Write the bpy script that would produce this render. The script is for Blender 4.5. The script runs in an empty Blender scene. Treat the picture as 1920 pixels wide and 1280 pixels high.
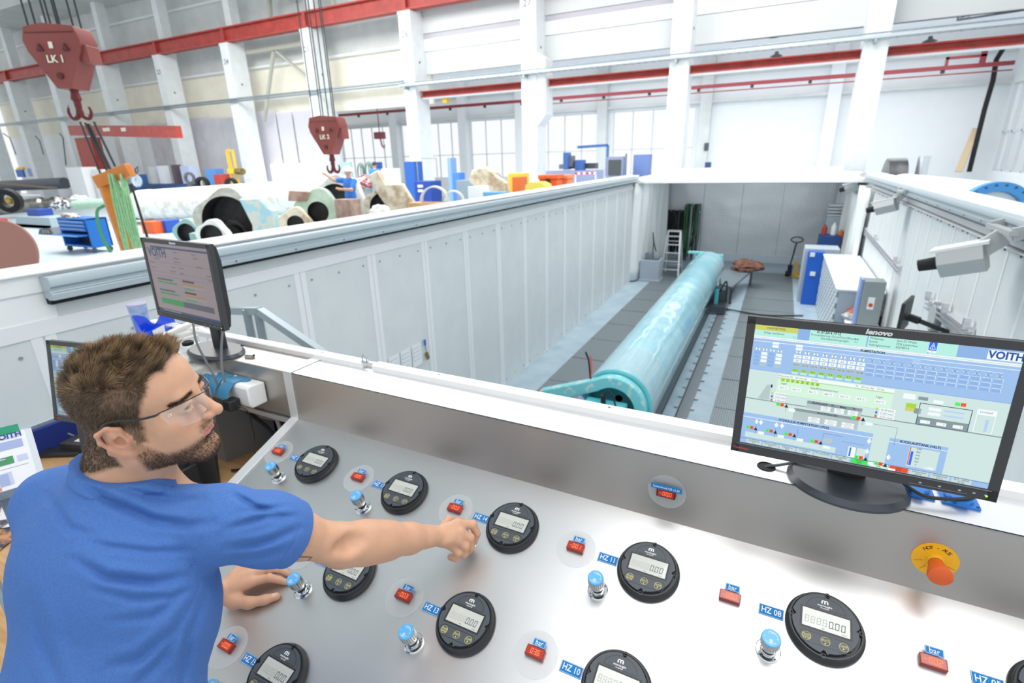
import bpy, bmesh, math, random
import numpy as np
from mathutils import Vector, Matrix

scene = bpy.context.scene
COL = scene.collection
# ------------------------------------------------------------------ camera
CAMZ = 2.08
YAW, PITCH, ROLL, F = 26.68, 19.245, -1.522, 979.5      # F in pixels of the 1920x1280 frame
_y, _p, _r = [math.radians(v) for v in (YAW, PITCH, ROLL)]
FWD = np.array([-math.sin(_y)*math.cos(_p), math.cos(_y)*math.cos(_p), -math.sin(_p)])
_rt = np.array([math.cos(_y), math.sin(_y), 0.0]); _up = np.cross(_rt, FWD)
RT = _rt*math.cos(_r) + _up*math.sin(_r); UP = _up*math.cos(_r) - _rt*math.sin(_r)
cam_data = bpy.data.cameras.new('camera'); cam = bpy.data.objects.new('camera', cam_data); COL.objects.link(cam)
cam_data.sensor_width = 36; cam_data.lens = F*36/1920; cam_data.clip_end = 200; cam_data.clip_start = .05
m = Matrix.Identity(4)
for i in range(3):
    m[i][0] = RT[i]; m[i][1] = UP[i]; m[i][2] = -FWD[i]
m[2][3] = CAMZ
cam.matrix_world = m
cam_data.dof.use_dof = True; cam_data.dof.focus_distance = 1.15; cam_data.dof.aperture_fstop = 4.5
scene.camera = cam
# ------------------------------------------------------------------ view, sky, lights
vs = scene.view_settings
vs.view_transform = 'Standard'; vs.look = 'None'; vs.gamma = 1; vs.use_curve_mapping = False
vs.exposure = 0.06
world = bpy.data.worlds.new('overcast_sky'); scene.world = world; world.use_nodes = True
bg = world.node_tree.nodes['Background']; bg.inputs[0].default_value = (0.955, 0.978, 1.0, 1); bg.inputs[1].default_value = 1.0
def area(name, loc, target, sx, sy, power, color=(1, 1, 1)):
    l = bpy.data.lights.new(name, 'AREA'); l.shape = 'RECTANGLE'; l.size = sx; l.size_y = sy; l.energy = power; l.color = color
    o = bpy.data.objects.new(name, l); COL.objects.link(o); o.location = loc
    o.rotation_euler = (Vector(target) - Vector(loc)).to_track_quat('-Z', 'Y').to_euler()
    return o
area('fill_light', (.35, 1.1, 5.2), (.3, 1.0, 1), 2.2, 2.6, 84, (1.0, .985, .96))  # unseen overhead light, added so the right of the panel reflects bright
area('fill_light', (-1, 15, 10.0), (-1, 17, -1), 5, 8, 900, (1.0, 1.0, 1.0))  # added fill over the pit, no visible fixture
area('fill_light', (-18, 13, 11.0), (-18, 14, 0), 20, 9, 4200, (1.0, .99, .97))  # added fill for the left hall under the roof slab
area('fill_light', (-1, 17.0, 1.22), (-1, 21.7, -.5), 4.5, .5, 50, (.96, .98, 1.0))  # unseen lamp added under the deck to brighten the perforated end wall
area('fill_light', (-4, 28.5, 5.6), (-4, 29.5, 0), 22, 6, 900, (.98, .99, 1.0))  # added fill to lift the dark side hall

# ------------------------------------------------------------------ pixel rays onto real planes
def ray(px, py): return FWD + RT*(px-960)/F - UP*(py-640)/F
def atd(px, py, d): return Vector(ray(px, py)*d) + Vector((0, 0, CAMZ))
def aty(px, py, y): r = ray(px, py); return Vector(r*y/r[1]) + Vector((0, 0, CAMZ))
def atx(px, py, x): r = ray(px, py); return Vector(r*x/r[0]) + Vector((0, 0, CAMZ))
def atz(px, py, z): r = ray(px, py); return Vector(r*(z-CAMZ)/r[2]) + Vector((0, 0, CAMZ))

# ------------------------------------------------------------------ materials
def lin(h):
    if isinstance(h, str):
        h = h.lstrip('#'); c = [int(h[i:i+2], 16)/255 for i in (0, 2, 4)]
    else: c = h
    return tuple(((v/12.92) if v <= .04045 else ((v+.055)/1.055)**2.4) for v in c) + (1.0,)
_M = {}
def mat(name, col, rough=.5, metal=0., noise=None, bump=0., emit=0., alpha=1., trans=0., ior=1.45, coat=0., spec=None, nscale=20., stretch=None, ramp=(.35, .65), coords='Object', bscale=None):
    """noise: second colour mixed in by a noise texture."""
    if name in _M: return _M[name]
    ma = bpy.data.materials.new(name); ma.use_nodes = True; nt = ma.node_tree; b = nt.nodes['Principled BSDF']
    b.inputs['Base Color'].default_value = lin(col); b.inputs['Roughness'].default_value = rough; b.inputs['Metallic'].default_value = metal
    b.inputs['IOR'].default_value = ior
    if spec is not None: b.inputs['Specular IOR Level'].default_value = spec
    if coat: b.inputs['Coat Weight'].default_value = coat
    if trans: b.inputs['Transmission Weight'].default_value = trans
    if alpha < 1: b.inputs['Alpha'].default_value = alpha
    if emit: b.inputs['Emission Color'].default_value = lin(col); b.inputs['Emission Strength'].default_value = emit
    if noise or bump:
        tc = nt.nodes.new('ShaderNodeTexCoord'); mp = nt.nodes.new('ShaderNodeMapping'); nt.links.new(tc.outputs[coords], mp.inputs[0])
        if stretch: mp.inputs['Scale'].default_value = stretch
        nz = nt.nodes.new('ShaderNodeTexNoise'); nz.inputs['Scale'].default_value = nscale; nz.inputs['Detail'].default_value = 6; nt.links.new(mp.outputs[0], nz.inputs[0])
        if noise:
            cr = nt.nodes.new('ShaderNodeValToRGB'); cr.color_ramp.elements[0].color = lin(col); cr.color_ramp.elements[1].color = lin(noise)
            cr.color_ramp.elements[0].position, cr.color_ramp.elements[1].position = ramp
            nt.links.new(nz.outputs[0], cr.inputs[0]); nt.links.new(cr.outputs[0], b.inputs['Base Color'])
        if bump:
            n2 = nz
            if bscale:
                n2 = nt.nodes.new('ShaderNodeTexNoise'); n2.inputs['Scale'].default_value = bscale; n2.inputs['Detail'].default_value = 3; nt.links.new(mp.outputs[0], n2.inputs[0])
            bp = nt.nodes.new('ShaderNodeBump'); bp.inputs['Strength'].default_value = bump; bp.inputs['Distance'].default_value = .01
            nt.links.new(n2.outputs[0], bp.inputs['Height']); nt.links.new(bp.outputs[0], b.inputs['Normal'])
    _M[name] = ma; return ma

# ------------------------------------------------------------------ mesh builder
class MB:
    def __init__(s): s.v = []; s.f = []; s.mi = []; s.m = Matrix.Identity(4); s.k = 0
    def at(s, m): s.m = m; return s
    def add(s, vs, fs, k=None):
        o = len(s.v); mm = s.m
        s.v += [mm @ Vector(v) for v in vs]; s.f += [tuple(i+o for i in f) for f in fs]; s.mi += [s.k if k is None else k]*len(fs); return s
    def box(s, c, d, rot=None, k=None):
        x, y, z = [q/2 for q in d]
        vs = [(-x,-y,-z),(x,-y,-z),(x,y,-z),(-x,y,-z),(-x,-y,z),(x,-y,z),(x,y,z),(-x,y,z)]
        R = Matrix.Identity(3) if rot is None else rot
        vs = [R @ Vector(v) + Vector(c) for v in vs]
        return s.add(vs, [(0,3,2,1),(4,5,6,7),(0,1,5,4),(1,2,6,5),(2,3,7,6),(3,0,4,7)], k)
    def box2(s, a, b, k=None):
        a = Vector(a); b = Vector(b); return s.box((a+b)/2, [abs(q) for q in (b-a)], None, k)
    def quad(s, a, b, c, d, k=None): return s.add([a, b, c, d], [(0, 1, 2, 3)], k)
    def frame(s, p0, p1):
        w = (Vector(p1)-Vector(p0)); L = w.length; w = w.normalized() if L > 1e-9 else Vector((0,0,1))
        u = w.orthogonal().normalized(); return u, w.cross(u), w, L
    def cyl(s, p0, p1, r0, r1=None, n=24, caps=True, k=None):
        r1 = r0 if r1 is None else r1; u, v, w, L = s.frame(p0, p1); vs = []
        for p, r in ((p0, r0), (p1, r1)):
            for i in range(n):
                a = 2*math.pi*i/n; vs.append(Vector(p)+(u*math.cos(a)+v*math.sin(a))*r)
        fs = [(i, (i+1) % n, n+(i+1) % n, n+i) for i in range(n)]
        if caps: fs += [tuple(range(n-1, -1, -1)), tuple(range(n, 2*n))]
        return s.add(vs, fs, k)
    def bar(s, p0, p1, w, h, up=(0, 0, 1), k=None):
        p0 = Vector(p0); p1 = Vector(p1); d = (p1-p0).normalized(); up = Vector(up)
        sd = d.cross(up); sd = sd.normalized() if sd.length > 1e-6 else d.orthogonal().normalized(); u2 = sd.cross(d)
        vs = [p+sd*a*w/2+u2*b*h/2 for p in (p0, p1) for a, b in ((-1,-1),(1,-1),(1,1),(-1,1))]
        return s.add(vs, [(0,1,2,3),(7,6,5,4),(0,4,5,1),(1,5,6,2),(2,6,7,3),(3,7,4,0)], k)
    def tube(s, pts, r, n=8, closed=False, k=None, caps=True):
        pts = [Vector(p) for p in pts]; m = len(pts); rs = r if isinstance(r, (list, tuple)) else [r]*m
        vs = []; up = None
        for i, p in enumerate(pts):
            a = pts[(i-1) % m] if (closed or i > 0) else p; b = pts[(i+1) % m] if (closed or i < m-1) else p
            t = (b-a).normalized()
            if up is None: up = t.orthogonal().normalized()
            up = (up - t*up.dot(t)); up = up.normalized() if up.length > 1e-6 else t.orthogonal().normalized()
            v = t.cross(up)
            for j in range(n):
                an = 2*math.pi*j/n; vs.append(p+(up*math.cos(an)+v*math.sin(an))*rs[i])
        fs = []
        for i in range(m if closed else m-1):
            i2 = (i+1) % m
            for j in range(n): fs.append((i*n+j, i*n+(j+1) % n, i2*n+(j+1) % n, i2*n+j))
        if caps and not closed: fs += [tuple(range(n-1, -1, -1)), tuple(range((m-1)*n, m*n))]
        return s.add(vs, fs, k)
    def lathe(s, prof, n=32, k=None, p0=(0, 0, 0), ax=(0, 0, 1), a0=0., a1=2*math.pi, ks=None):
        """prof: list of (radius, height) along the axis"""
        w = Vector(ax).normalized(); u = w.orthogonal().normalized(); v = w.cross(u); p0 = Vector(p0)
        full = abs(a1-a0-2*math.pi) < 1e-6; na = n if full else n+1; m = len(prof)
        for i in range(m-1):
            vs = []
            for (r, h) in (prof[i], prof[i+1]):
                for j in range(na):
                    a = a0+(a1-a0)*j/n; vs.append(p0+w*h+(u*math.cos(a)+v*math.sin(a))*max(r, 1e-5))
            fs = [(j, (j+1) % na, na+(j+1) % na, na+j) for j in range(n)]
            s.add(vs, fs, (ks[i] if ks else k))
        return s
    def prism(s, poly, h0, h1, o=(0, 0, 0), X=(1, 0, 0), Y=(0, 1, 0), k=None, kt=None):
        """extrude the polygon (x,y) in the plane o,X,Y from h0 to h1 along XxY"""
        o = Vector(o); X = Vector(X); Y = Vector(Y); Z = X.cross(Y).normalized(); n = len(poly)
        vs = [o+X*x+Y*y+Z*h0 for x, y in poly]+[o+X*x+Y*y+Z*h1 for x, y in poly]
        s.add(vs, [(i, (i+1) % n, n+(i+1) % n, n+i) for i in range(n)]+[tuple(range(n-1, -1, -1))], k)
        return s.add(vs[n:], [tuple(range(n))], k if kt is None else kt)
    def sphere(s, c, r, n=16, sc=(1, 1, 1), k=None):
        c = Vector(c); vs = []; m = n//2
        for i in range(m+1):
            t = math.pi*i/m
            for j in range(n):
                a = 2*math.pi*j/n; vs.append(c+Vector((r*sc[0]*math.sin(t)*math.cos(a), r*sc[1]*math.sin(t)*math.sin(a), r*sc[2]*math.cos(t))))
        fs = [(i*n+j, (i+1)*n+j, (i+1)*n+(j+1) % n, i*n+(j+1) % n) for i in range(m) for j in range(n)]
        return s.add(vs, fs, k)
    def build(s, name, mats, parent=None, smooth=True, ang=35, bevel=0., seg=2, world=True, weld=True):
        me = bpy.data.meshes.new(name); inv = None
        if parent is not None and world: inv = WM(parent).inverted()
        vs = [tuple(inv @ v) if inv else tuple(v) for v in s.v]
        me.from_pydata(vs, [], s.f); me.polygons.foreach_set('material_index', s.mi)
        if not isinstance(mats, (list, tuple)): mats = [mats]
        for q in mats: me.materials.append(q)
        bm = bmesh.new(); bm.from_mesh(me)
        if weld: bmesh.ops.remove_doubles(bm, verts=bm.verts, dist=1e-5)
        bmesh.ops.recalc_face_normals(bm, faces=bm.faces); bm.to_mesh(me); bm.free()
        if smooth:
            me.polygons.foreach_set('use_smooth', [True]*len(me.polygons)); me.set_sharp_from_angle(angle=math.radians(ang))
        me.update()
        o = bpy.data.objects.new(name, me); COL.objects.link(o)
        if parent is not None: o.parent = parent
        if bevel:
            b = o.modifiers.new('bevel', 'BEVEL'); b.width = bevel; b.segments = seg; b.limit_method = 'ANGLE'; b.angle_limit = math.radians(40)
        return o
def WM(o):
    M = o.matrix_basis.copy(); p = o.parent
    while p is not None: M = p.matrix_basis @ M; p = p.parent
    return M
def tag(o, label, cat, group=None, kind=None):
    if label: o['label'] = label
    if cat: o['category'] = cat
    if group: o['group'] = group
    if kind: o['kind'] = kind
    return o
def thing(name, label, cat, loc=(0, 0, 0), rot=(0, 0, 0), group=None):
    o = bpy.data.objects.new(name, None); COL.objects.link(o); o.empty_display_size = .05
    o.location = loc; o.rotation_euler = rot; return tag(o, label, cat, group)
def thingM(name, label, cat, M, group=None):
    o = thing(name, label, cat, group=group); o.matrix_basis = M; return o
def struct(o): o['kind'] = 'structure'; return o
def dup(o, M=None, label=None, group=None, parent=None):
    c = o.copy(); COL.objects.link(c)
    if parent is not None: c.parent = parent
    if M is not None: c.matrix_basis = M
    if label: c['label'] = label
    if group: c['group'] = group
    for ch in list(o.children): dup(ch, parent=c)
    return c
# text as mesh pieces: returns list of (verts2d, faces) centred
_T = {}
def glyphs(txt, size, ax='CENTER', sx=1., shear=0., bold=0.):
    key = (txt, ax, bold)
    if key not in _T:
        cu = bpy.data.curves.new('t', 'FONT'); cu.body = txt; cu.size = 1; cu.align_x = ax; cu.align_y = 'CENTER'; cu.offset = bold; cu.resolution_u = 2
        ob = bpy.data.objects.new('t', cu); COL.objects.link(ob); bpy.context.view_layer.update()
        me = bpy.data.meshes.new_from_object(ob.evaluated_get(bpy.context.evaluated_depsgraph_get()))
        _T[key] = ([(v.co.x, v.co.y) for v in me.vertices], [tuple(p.vertices) for p in me.polygons])
        bpy.data.objects.remove(ob); bpy.data.curves.remove(cu); bpy.data.meshes.remove(me)
    vs, fs = _T[key]
    return [((x+shear*y)*size*sx, y*size) for x, y in vs], fs
def text(mb, txt, o, X, Y, size, h=.0004, ax='CENTER', sx=1., shear=0., k=None, bold=0.):
    vs, fs = glyphs(txt, size, ax, sx, shear, bold); o = Vector(o); X = Vector(X); Y = Vector(Y); Z = X.cross(Y).normalized()
    mb.add([o+X*x+Y*y+Z*h for x, y in vs], fs, k); return mb
SEG = {'0': 'abcdef', '1': 'bc', '2': 'abged', '3': 'abgcd', '4': 'fgbc', '5': 'afgcd', '6': 'afgedc', '7': 'abc', '8': 'abcdefg', '9': 'abcfgd', '-': 'g', ' ': ''}
def seven(mb, txt, o, X, Y, w, h, t, z=.0005, k=None, slant=.08, gap=1.5):
    """seven segment digits, o = left-bottom of the first"""
    o = Vector(o); X = Vector(X); Y = Vector(Y); Z = X.cross(Y).normalized(); x0 = 0
    def q(a, b, c, d): mb.add([o+X*(x+slant*y)+Y*y+Z*z for x, y in ((a, b), (c, b), (c, d), (a, d))], [(0, 1, 2, 3)], k)
    for ch in txt:
        if ch == '.': q(x0-w*.35, 0, x0-w*.35+t, t); continue
        for sg in SEG[ch]:
            g = t*.3
            if sg == 'a': q(x0+g, h-t, x0+w-g, h)
            if sg == 'd': q(x0+g, 0, x0+w-g, t)
            if sg == 'g': q(x0+g, h/2-t/2, x0+w-g, h/2+t/2)
            if sg == 'f': q(x0, h/2+g, x0+t, h-g)
            if sg == 'b': q(x0+w-t, h/2+g, x0+w, h-g)
            if sg == 'e': q(x0, g, x0+t, h/2-g)
            if sg == 'c': q(x0+w-t, g, x0+w, h/2-g)
        x0 += w*gap
def circle(r, n=24, c=(0, 0), a0=0, a1=360):
    full = abs(a1-a0-360) < 1e-6; m = n if full else n+1
    return [(c[0]+r*math.cos(math.radians(a0+(a1-a0)*i/n)), c[1]+r*math.sin(math.radians(a0+(a1-a0)*i/n))) for i in range(m)]
def rrect(w, h, r, n=4, c=(0, 0)):
    out = []
    for cx, cy, a in ((w/2-r, h/2-r, 0), (-w/2+r, h/2-r, 90), (-w/2+r, -h/2+r, 180), (w/2-r, -h/2+r, 270)):
        out += [(c[0]+cx+r*math.cos(math.radians(a+90*i/n)), c[1]+cy+r*math.sin(math.radians(a+90*i/n))) for i in range(n+1)]
    return out
def spline(pts, n=8):
    P = [Vector(p) for p in pts]; P = [P[0]*2-P[1]]+P+[P[-1]*2-P[-2]]; out = []
    for i in range(1, len(P)-2):
        for j in range(n):
            t = j/n; a, b, c, d = P[i-1:i+3]
            out.append(.5*((2*b)+(c-a)*t+(2*a-5*b+4*c-d)*t*t+(3*b-a-3*c+d)*t**3))
    out.append(P[-2]); return out
# ==================================================================== implicit-surface modelling (numpy)
def _rot(ax, deg): return np.array(Matrix.Rotation(math.radians(deg), 3, ax))
class SDF:
    def __init__(s): s.ops = []; s.T = (np.eye(3), np.zeros(3)); s.warp = None
    def frame(s, R, o): s.T = (np.array(R, float), np.array(o, float)); return s
    def _p(s, p): return s.T[0] @ np.array(p, float) + s.T[1]
    def cone(s, a, b, ra, rb=None, k=.01, sub=False): s.ops.append(('c', s._p(a), s._p(b), ra, ra if rb is None else rb, k, sub)); return s
    def chain(s, pts, rs, k=.01, sub=False):
        for i in range(len(pts)-1): s.cone(pts[i], pts[i+1], rs[i], rs[i+1], k, sub)
        return s
    def ell(s, c, r, R=None, k=.01, sub=False):
        M = s.T[0] @ (np.eye(3) if R is None else R); s.ops.append(('e', s._p(c), M, np.array(r, float), None, k, sub)); return s
    def plane(s, o, n, k=.004):   # keep the side opposite to n
        n = s.T[0] @ np.array(n, float); s.ops.append(('p', s._p(o), n/np.linalg.norm(n), 0, 0, k, True)); return s
    @staticmethod
    def prim(op, P):
        t = op[0]
        if t == 'c':
            a, b, ra, rb = op[1:5]; d = b-a; L2 = d@d; q = np.clip(((P-a)@d)/(L2+1e-12), 0, 1)
            return np.linalg.norm(P-a-q[:, None]*d, axis=1)-(ra+(rb-ra)*q)
        if t == 'e':
            q = (P-op[1])@op[2]; r = op[3]; k0 = np.linalg.norm(q/r, axis=1); k1 = np.linalg.norm(q/(r*r), axis=1)+1e-9; return k0*(k0-1)/k1
        return (P-op[1])@op[2]
    def far(s, op, c, R):
        if op[0] == 'p': return False
        if op[0] == 'e': return np.linalg.norm(c-op[1])-max(op[3]) > R+.05
        return s.prim(op, c[None])[0] > R+.05
    def ev(s, P, ops=None):
        d = np.full(len(P), 1.0)
        for op in (s.ops if ops is None else ops):
            q = s.prim(op, P); k = op[5]
            if op[6]:
                if op[0] == 'p': q = -q
                q = -q; h = np.clip(.5+.5*(q-d)/k, 0, 1); d = d*(1-h)+q*h+k*h*(1-h)
            else:
                h = np.clip(.5+.5*(d-q)/k, 0, 1); d = d*(1-h)+q*h-k*h*(1-h)
        if s.warp is not None: d = s.warp(P, d)
        return d
    def mesh(s, h, lo, hi, N=16):
        lo = np.array(lo, float); hi = np.array(hi, float); B = h*N; nb = np.ceil((hi-lo)/B).astype(int)
        idx = np.stack(np.meshgrid(*[np.arange(n) for n in nb], indexing='ij'), -1).reshape(-1, 3)
        cen = lo+(idx+.5)*B; Rb = B*.87
        dc = np.concatenate([s.ev(cen[i:i+20000]) for i in range(0, len(cen), 20000)])
        idx = idx[np.abs(dc) < Rb*1.6+.006]
        g = np.arange(N+1); G = np.stack(np.meshgrid(g, g, g, indexing='ij'), -1).reshape(-1, 3)
        keys = []; pos = []; edges = []; K = 1 << 20
        key = lambda c: (c[:, 0].astype(np.int64)*K+c[:, 1])*K+c[:, 2]
        for b in idx:
            c = lo+(b+.5)*B; ops = [o for o in s.ops if not s.far(o, c, Rb)]
            if not any(not o[6] for o in ops): continue
            gi = G+b*N; d = s.ev(lo+gi*h, ops).reshape(N+1, N+1, N+1); ins = d < 0
            if ins.all() or not ins.any(): continue
            acc = np.zeros((N, N, N, 3)); cnt = np.zeros((N, N, N))
            for ax in range(3):
                sl0 = [slice(None)]*3; sl1 = [slice(None)]*3; sl0[ax] = slice(0, N); sl1[ax] = slice(1, N+1)
                d0 = d[tuple(sl0)]; d1 = d[tuple(sl1)]; x = (d0 < 0) != (d1 < 0); t = np.where(x, d0/(d0-d1+1e-12), 0)
                o = [a for a in range(3) if a != ax]
                for i in (0, 1):
                    for j in (0, 1):
                        sl = [slice(0, N)]*3; sl[o[0]] = slice(i, N+i); sl[o[1]] = slice(j, N+j)
                        xs = x[tuple(sl)]; ts = t[tuple(sl)]; cnt += xs
                        acc[..., ax] += np.where(xs, ts, 0); acc[..., o[0]] += xs*i; acc[..., o[1]] += xs*j
                sl = [slice(0, N)]*3; e = np.argwhere(x[tuple(sl)])
                if len(e): edges.append(np.column_stack([e+b*N, np.full(len(e), ax), ins[e[:, 0], e[:, 1], e[:, 2]]]))
            m_ = cnt > 0; ce = np.argwhere(m_); keys.append(key(ce+b*N)); pos.append(lo+(ce+b*N+acc[m_]/cnt[m_][:, None])*h)
        keys = np.concatenate(keys); pos = np.concatenate(pos); o = np.argsort(keys); keys = keys[o]; pos = pos[o]; E = np.concatenate(edges).astype(np.int64)
        faces = []
        for ax in range(3):
            e = E[E[:, 3] == ax]; a, b = [(1, 2), (2, 0), (0, 1)][ax]; q = []; ok = np.ones(len(e), bool)
            for da, db in ((1, 1), (0, 1), (0, 0), (1, 0)):
                c = e[:, :3].copy(); c[:, a] -= da; c[:, b] -= db; kk = key(c); p = np.searchsorted(keys, kk); p = np.clip(p, 0, len(keys)-1); ok &= keys[p] == kk; q.append(p)
            q = np.stack(q, 1); fl = e[:, 4] == 0; q[fl] = q[fl][:, ::-1]; faces.append(q[ok])
        return pos, np.concatenate(faces)
def sdf_object(s, name, h, lo, hi, mats, parent=None, color=None, smooth_it=1):
    V, Fc = s.mesh(h, lo, hi)
    # light laplacian smoothing of grid noise
    n = len(V); E = np.concatenate([Fc[:, [i, (i+1) % 4]] for i in range(4)])
    for _ in range(smooth_it):
        acc = np.zeros((n, 3)); c = np.zeros(n); np.add.at(acc, E[:, 0], V[E[:, 1]]); np.add.at(c, E[:, 0], 1); np.add.at(acc, E[:, 1], V[E[:, 0]]); np.add.at(c, E[:, 1], 1)
        V = V+.5*(acc/np.maximum(c, 1)[:, None]-V)
    W = V
    if parent is not None:
        inv = np.array(WM(parent).inverted()); W = V @ inv[:3, :3].T+inv[:3, 3]
    me = bpy.data.meshes.new(name); me.vertices.add(n); me.vertices.foreach_set('co', W.ravel())
    me.loops.add(len(Fc)*4); me.loops.foreach_set('vertex_index', Fc.ravel().astype(np.int32)); me.polygons.add(len(Fc)); me.polygons.foreach_set('loop_start', np.arange(0, len(Fc)*4, 4, dtype=np.int32))
    me.update(calc_edges=True); me.polygons.foreach_set('use_smooth', [True]*len(Fc))
    for m_ in (mats if isinstance(mats, (list, tuple)) else [mats]): me.materials.append(m_)
    if color is not None:
        at = me.color_attributes.new('tint', 'FLOAT_COLOR', 'POINT'); C_ = np.ones((n, 4)); C_[:, :3] = color(V); at.data.foreach_set('color', C_.ravel())
    o = bpy.data.objects.new(name, me); COL.objects.link(o)
    if parent is not None: o.parent = parent
    return o, V, Fc
def vnoise(P, f, seed=0):
    """smooth value noise"""
    Q = P*f+seed*17.13; i = np.floor(Q).astype(np.int64); t = Q-i; t = t*t*(3-2*t); r = 0
    for dx in (0, 1):
        for dy in (0, 1):
            for dz in (0, 1):
                hsh = ((i[:, 0]+dx)*374761393+(i[:, 1]+dy)*668265263+(i[:, 2]+dz)*2147483647+seed*1013) & 0xffffffff
                hsh = ((hsh ^ (hsh >> 13))*1274126177) & 0xffffffff; hsh = (hsh ^ (hsh >> 16)) & 0xffff
                w = (t[:, 0] if dx else 1-t[:, 0])*(t[:, 1] if dy else 1-t[:, 1])*(t[:, 2] if dz else 1-t[:, 2]); r = r+w*hsh/65535.
    return r
def vmat(name, rough, bump=0., bs=400, sss=0., spec=.4, sheen=0.):
    ma = bpy.data.materials.new(name); ma.use_nodes = True; nt = ma.node_tree; b = nt.nodes['Principled BSDF']; a = nt.nodes.new('ShaderNodeAttribute'); a.attribute_name = 'tint'
    nt.links.new(a.outputs['Color'], b.inputs['Base Color']); b.inputs['Roughness'].default_value = rough; b.inputs['Specular IOR Level'].default_value = spec
    if sss: b.inputs['Subsurface Weight'].default_value = sss; b.inputs['Subsurface Radius'].default_value = (.012, .005, .003); b.inputs['Subsurface Scale'].default_value = 1.
    if sheen: b.inputs['Sheen Weight'].default_value = sheen
    if bump:
        tc = nt.nodes.new('ShaderNodeTexCoord'); nz = nt.nodes.new('ShaderNodeTexNoise'); nz.inputs['Scale'].default_value = bs; nt.links.new(tc.outputs['Object'], nz.inputs[0])
        bp = nt.nodes.new('ShaderNodeBump'); bp.inputs['Strength'].default_value = bump; bp.inputs['Distance'].default_value = .002; nt.links.new(nz.outputs[0], bp.inputs['Height']); nt.links.new(bp.outputs[0], b.inputs['Normal'])
    return ma
# ==================================================================== SETTING
M_white = mat('white_paint', '#eef0f2', .55, noise='#ebeef0', nscale=2.)
M_wallp = mat('painted_panel', '#dde2e2', .5, noise='#d8dddf', nscale=3., bump=.05, bscale=40)
M_cream = mat('cream_cladding', '#f3efe0', .6, noise='#ebe6d4', nscale=1.)
M_greyw = mat('grey_cladding', '#d9dcda', .6, noise='#cdd1d0', nscale=1.)
M_conc = mat('painted_concrete', '#e9edee', .6, noise='#e2e6e7', nscale=2.5, bump=.03)
M_red = mat('crane_red', '#b5483f', .45, noise='#a23c36', nscale=3)
M_dred = mat('dark_red', '#8c343c', .5)
M_alu = mat('aluminium', '#e4e6e8', .35, .6, noise='#d2d5d8', nscale=8, stretch=(.2, 8, 8))
M_zinc = mat('zinc_profile', '#b9c6cc', .4, .5)
M_galv = mat('galvanised', '#aeb8bd', .45, .6, noise='#98a3a8', nscale=14)
M_black = mat('black_plastic', '#2a2c2e', .45)
M_rubber = mat('rubber', '#1d1e20', .7)
M_floor = mat('hall_floor_paint', '#c3d0d6', .35, noise='#b3c2ca', nscale=2)
M_pitfl = mat('pit_floor_paint', '#b0c2cc', .4, noise='#a0b4c0', nscale=2.5)
M_steel = mat('dark_steel', '#5b6368', .4, .7)
M_glassw = mat('sky_glass', '#ffffff', .1, alpha=.06)
# grating: fine procedural bars
def grating_mat():
    ma = mat('floor_grating', '#7e8b91', .5, .4); nt = ma.node_tree; b = nt.nodes['Principled BSDF']
    tc = nt.nodes.new('ShaderNodeTexCoord'); sp = nt.nodes.new('ShaderNodeSeparateXYZ'); nt.links.new(tc.outputs['Object'], sp.inputs[0])
    outs = []
    for i, sc in ((0, 28.), (1, 28.)):
        mu = nt.nodes.new('ShaderNodeMath'); mu.operation = 'MULTIPLY'; mu.inputs[1].default_value = sc; nt.links.new(sp.outputs[i], mu.inputs[0])
        fr = nt.nodes.new('ShaderNodeMath'); fr.operation = 'FRACT'; nt.links.new(mu.outputs[0], fr.inputs[0])
        gt = nt.nodes.new('ShaderNodeMath'); gt.operation = 'GREATER_THAN'; gt.inputs[1].default_value = .62; nt.links.new(fr.outputs[0], gt.inputs[0]); outs.append(gt)
    mx = nt.nodes.new('ShaderNodeMath'); mx.operation = 'MAXIMUM'; nt.links.new(outs[0].outputs[0], mx.inputs[0]); nt.links.new(outs[1].outputs[0], mx.inputs[1])
    mc = nt.nodes.new('ShaderNodeMix'); mc.data_type = 'RGBA'; mc.inputs[6].default_value = lin('#5a6469'); mc.inputs[7].default_value = lin('#949ea2')
    nt.links.new(mx.outputs[0], mc.inputs[0]); nt.links.new(mc.outputs[2], b.inputs['Base Color']); return ma
M_grate = grating_mat()
XL, XR, YB, ZP = -4.06, 2.06, 21.7, -1.84
YD = 16.9
# hall floor around the pit
mb = MB()
for a, b in (((-70, 1.7, -.3), (XL-.12, 60, 0)), ((XR+.12, 1.7, -.3), (12, 60, 0)), ((XL-.12, YB+.15, -.3), (XR+.12, 60, 0)), ((-70, -8, -.3), (12, 1.7, 0))): mb.box2(a, b)
struct(mb.build('floor', M_floor))
# pit floor with gratings and rails
mb = MB(); mb.box2((XL, 1.7, ZP-.2), (XR, YB, ZP)); fl = struct(mb.build('pit_floor', M_pitfl))
mb = MB()
for x0, x1 in ((-3.45, -2.35), (-.53, .72)):
    y = 2.0
    while y < YB-2.2: mb.box2((x0, y, ZP), (x1, y+1.24, ZP+.012)); y += 1.27
g = struct(mb.build('pit_floor_grating', M_grate, world=False))
mb = MB()
mb.box2((-1.36, 1.8, ZP), (-1.26, 19, ZP+.008)); mb.box2((-1.03, 1.8, ZP), (-.86, 19, ZP+.01)); mb.box2((-2.2, 1.8, ZP), (-2.05, 19, ZP+.01))
mb.k = 1; mb.box2((-1.05, 1.8, ZP), (-1.035, 19, ZP+.014)); mb.box2((-1.26, 1.8, ZP), (-1.25, 19, ZP+.014))
for i in range(40):
    mb.k = 2; mb.box2((-.86, 2.2+i*.42, ZP+.01), (-.80, 2.26+i*.42, ZP+.03)); mb.box2((-1.12, 2.2+i*.42, ZP+.01), (-1.06, 2.26+i*.42, ZP+.03))
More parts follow.
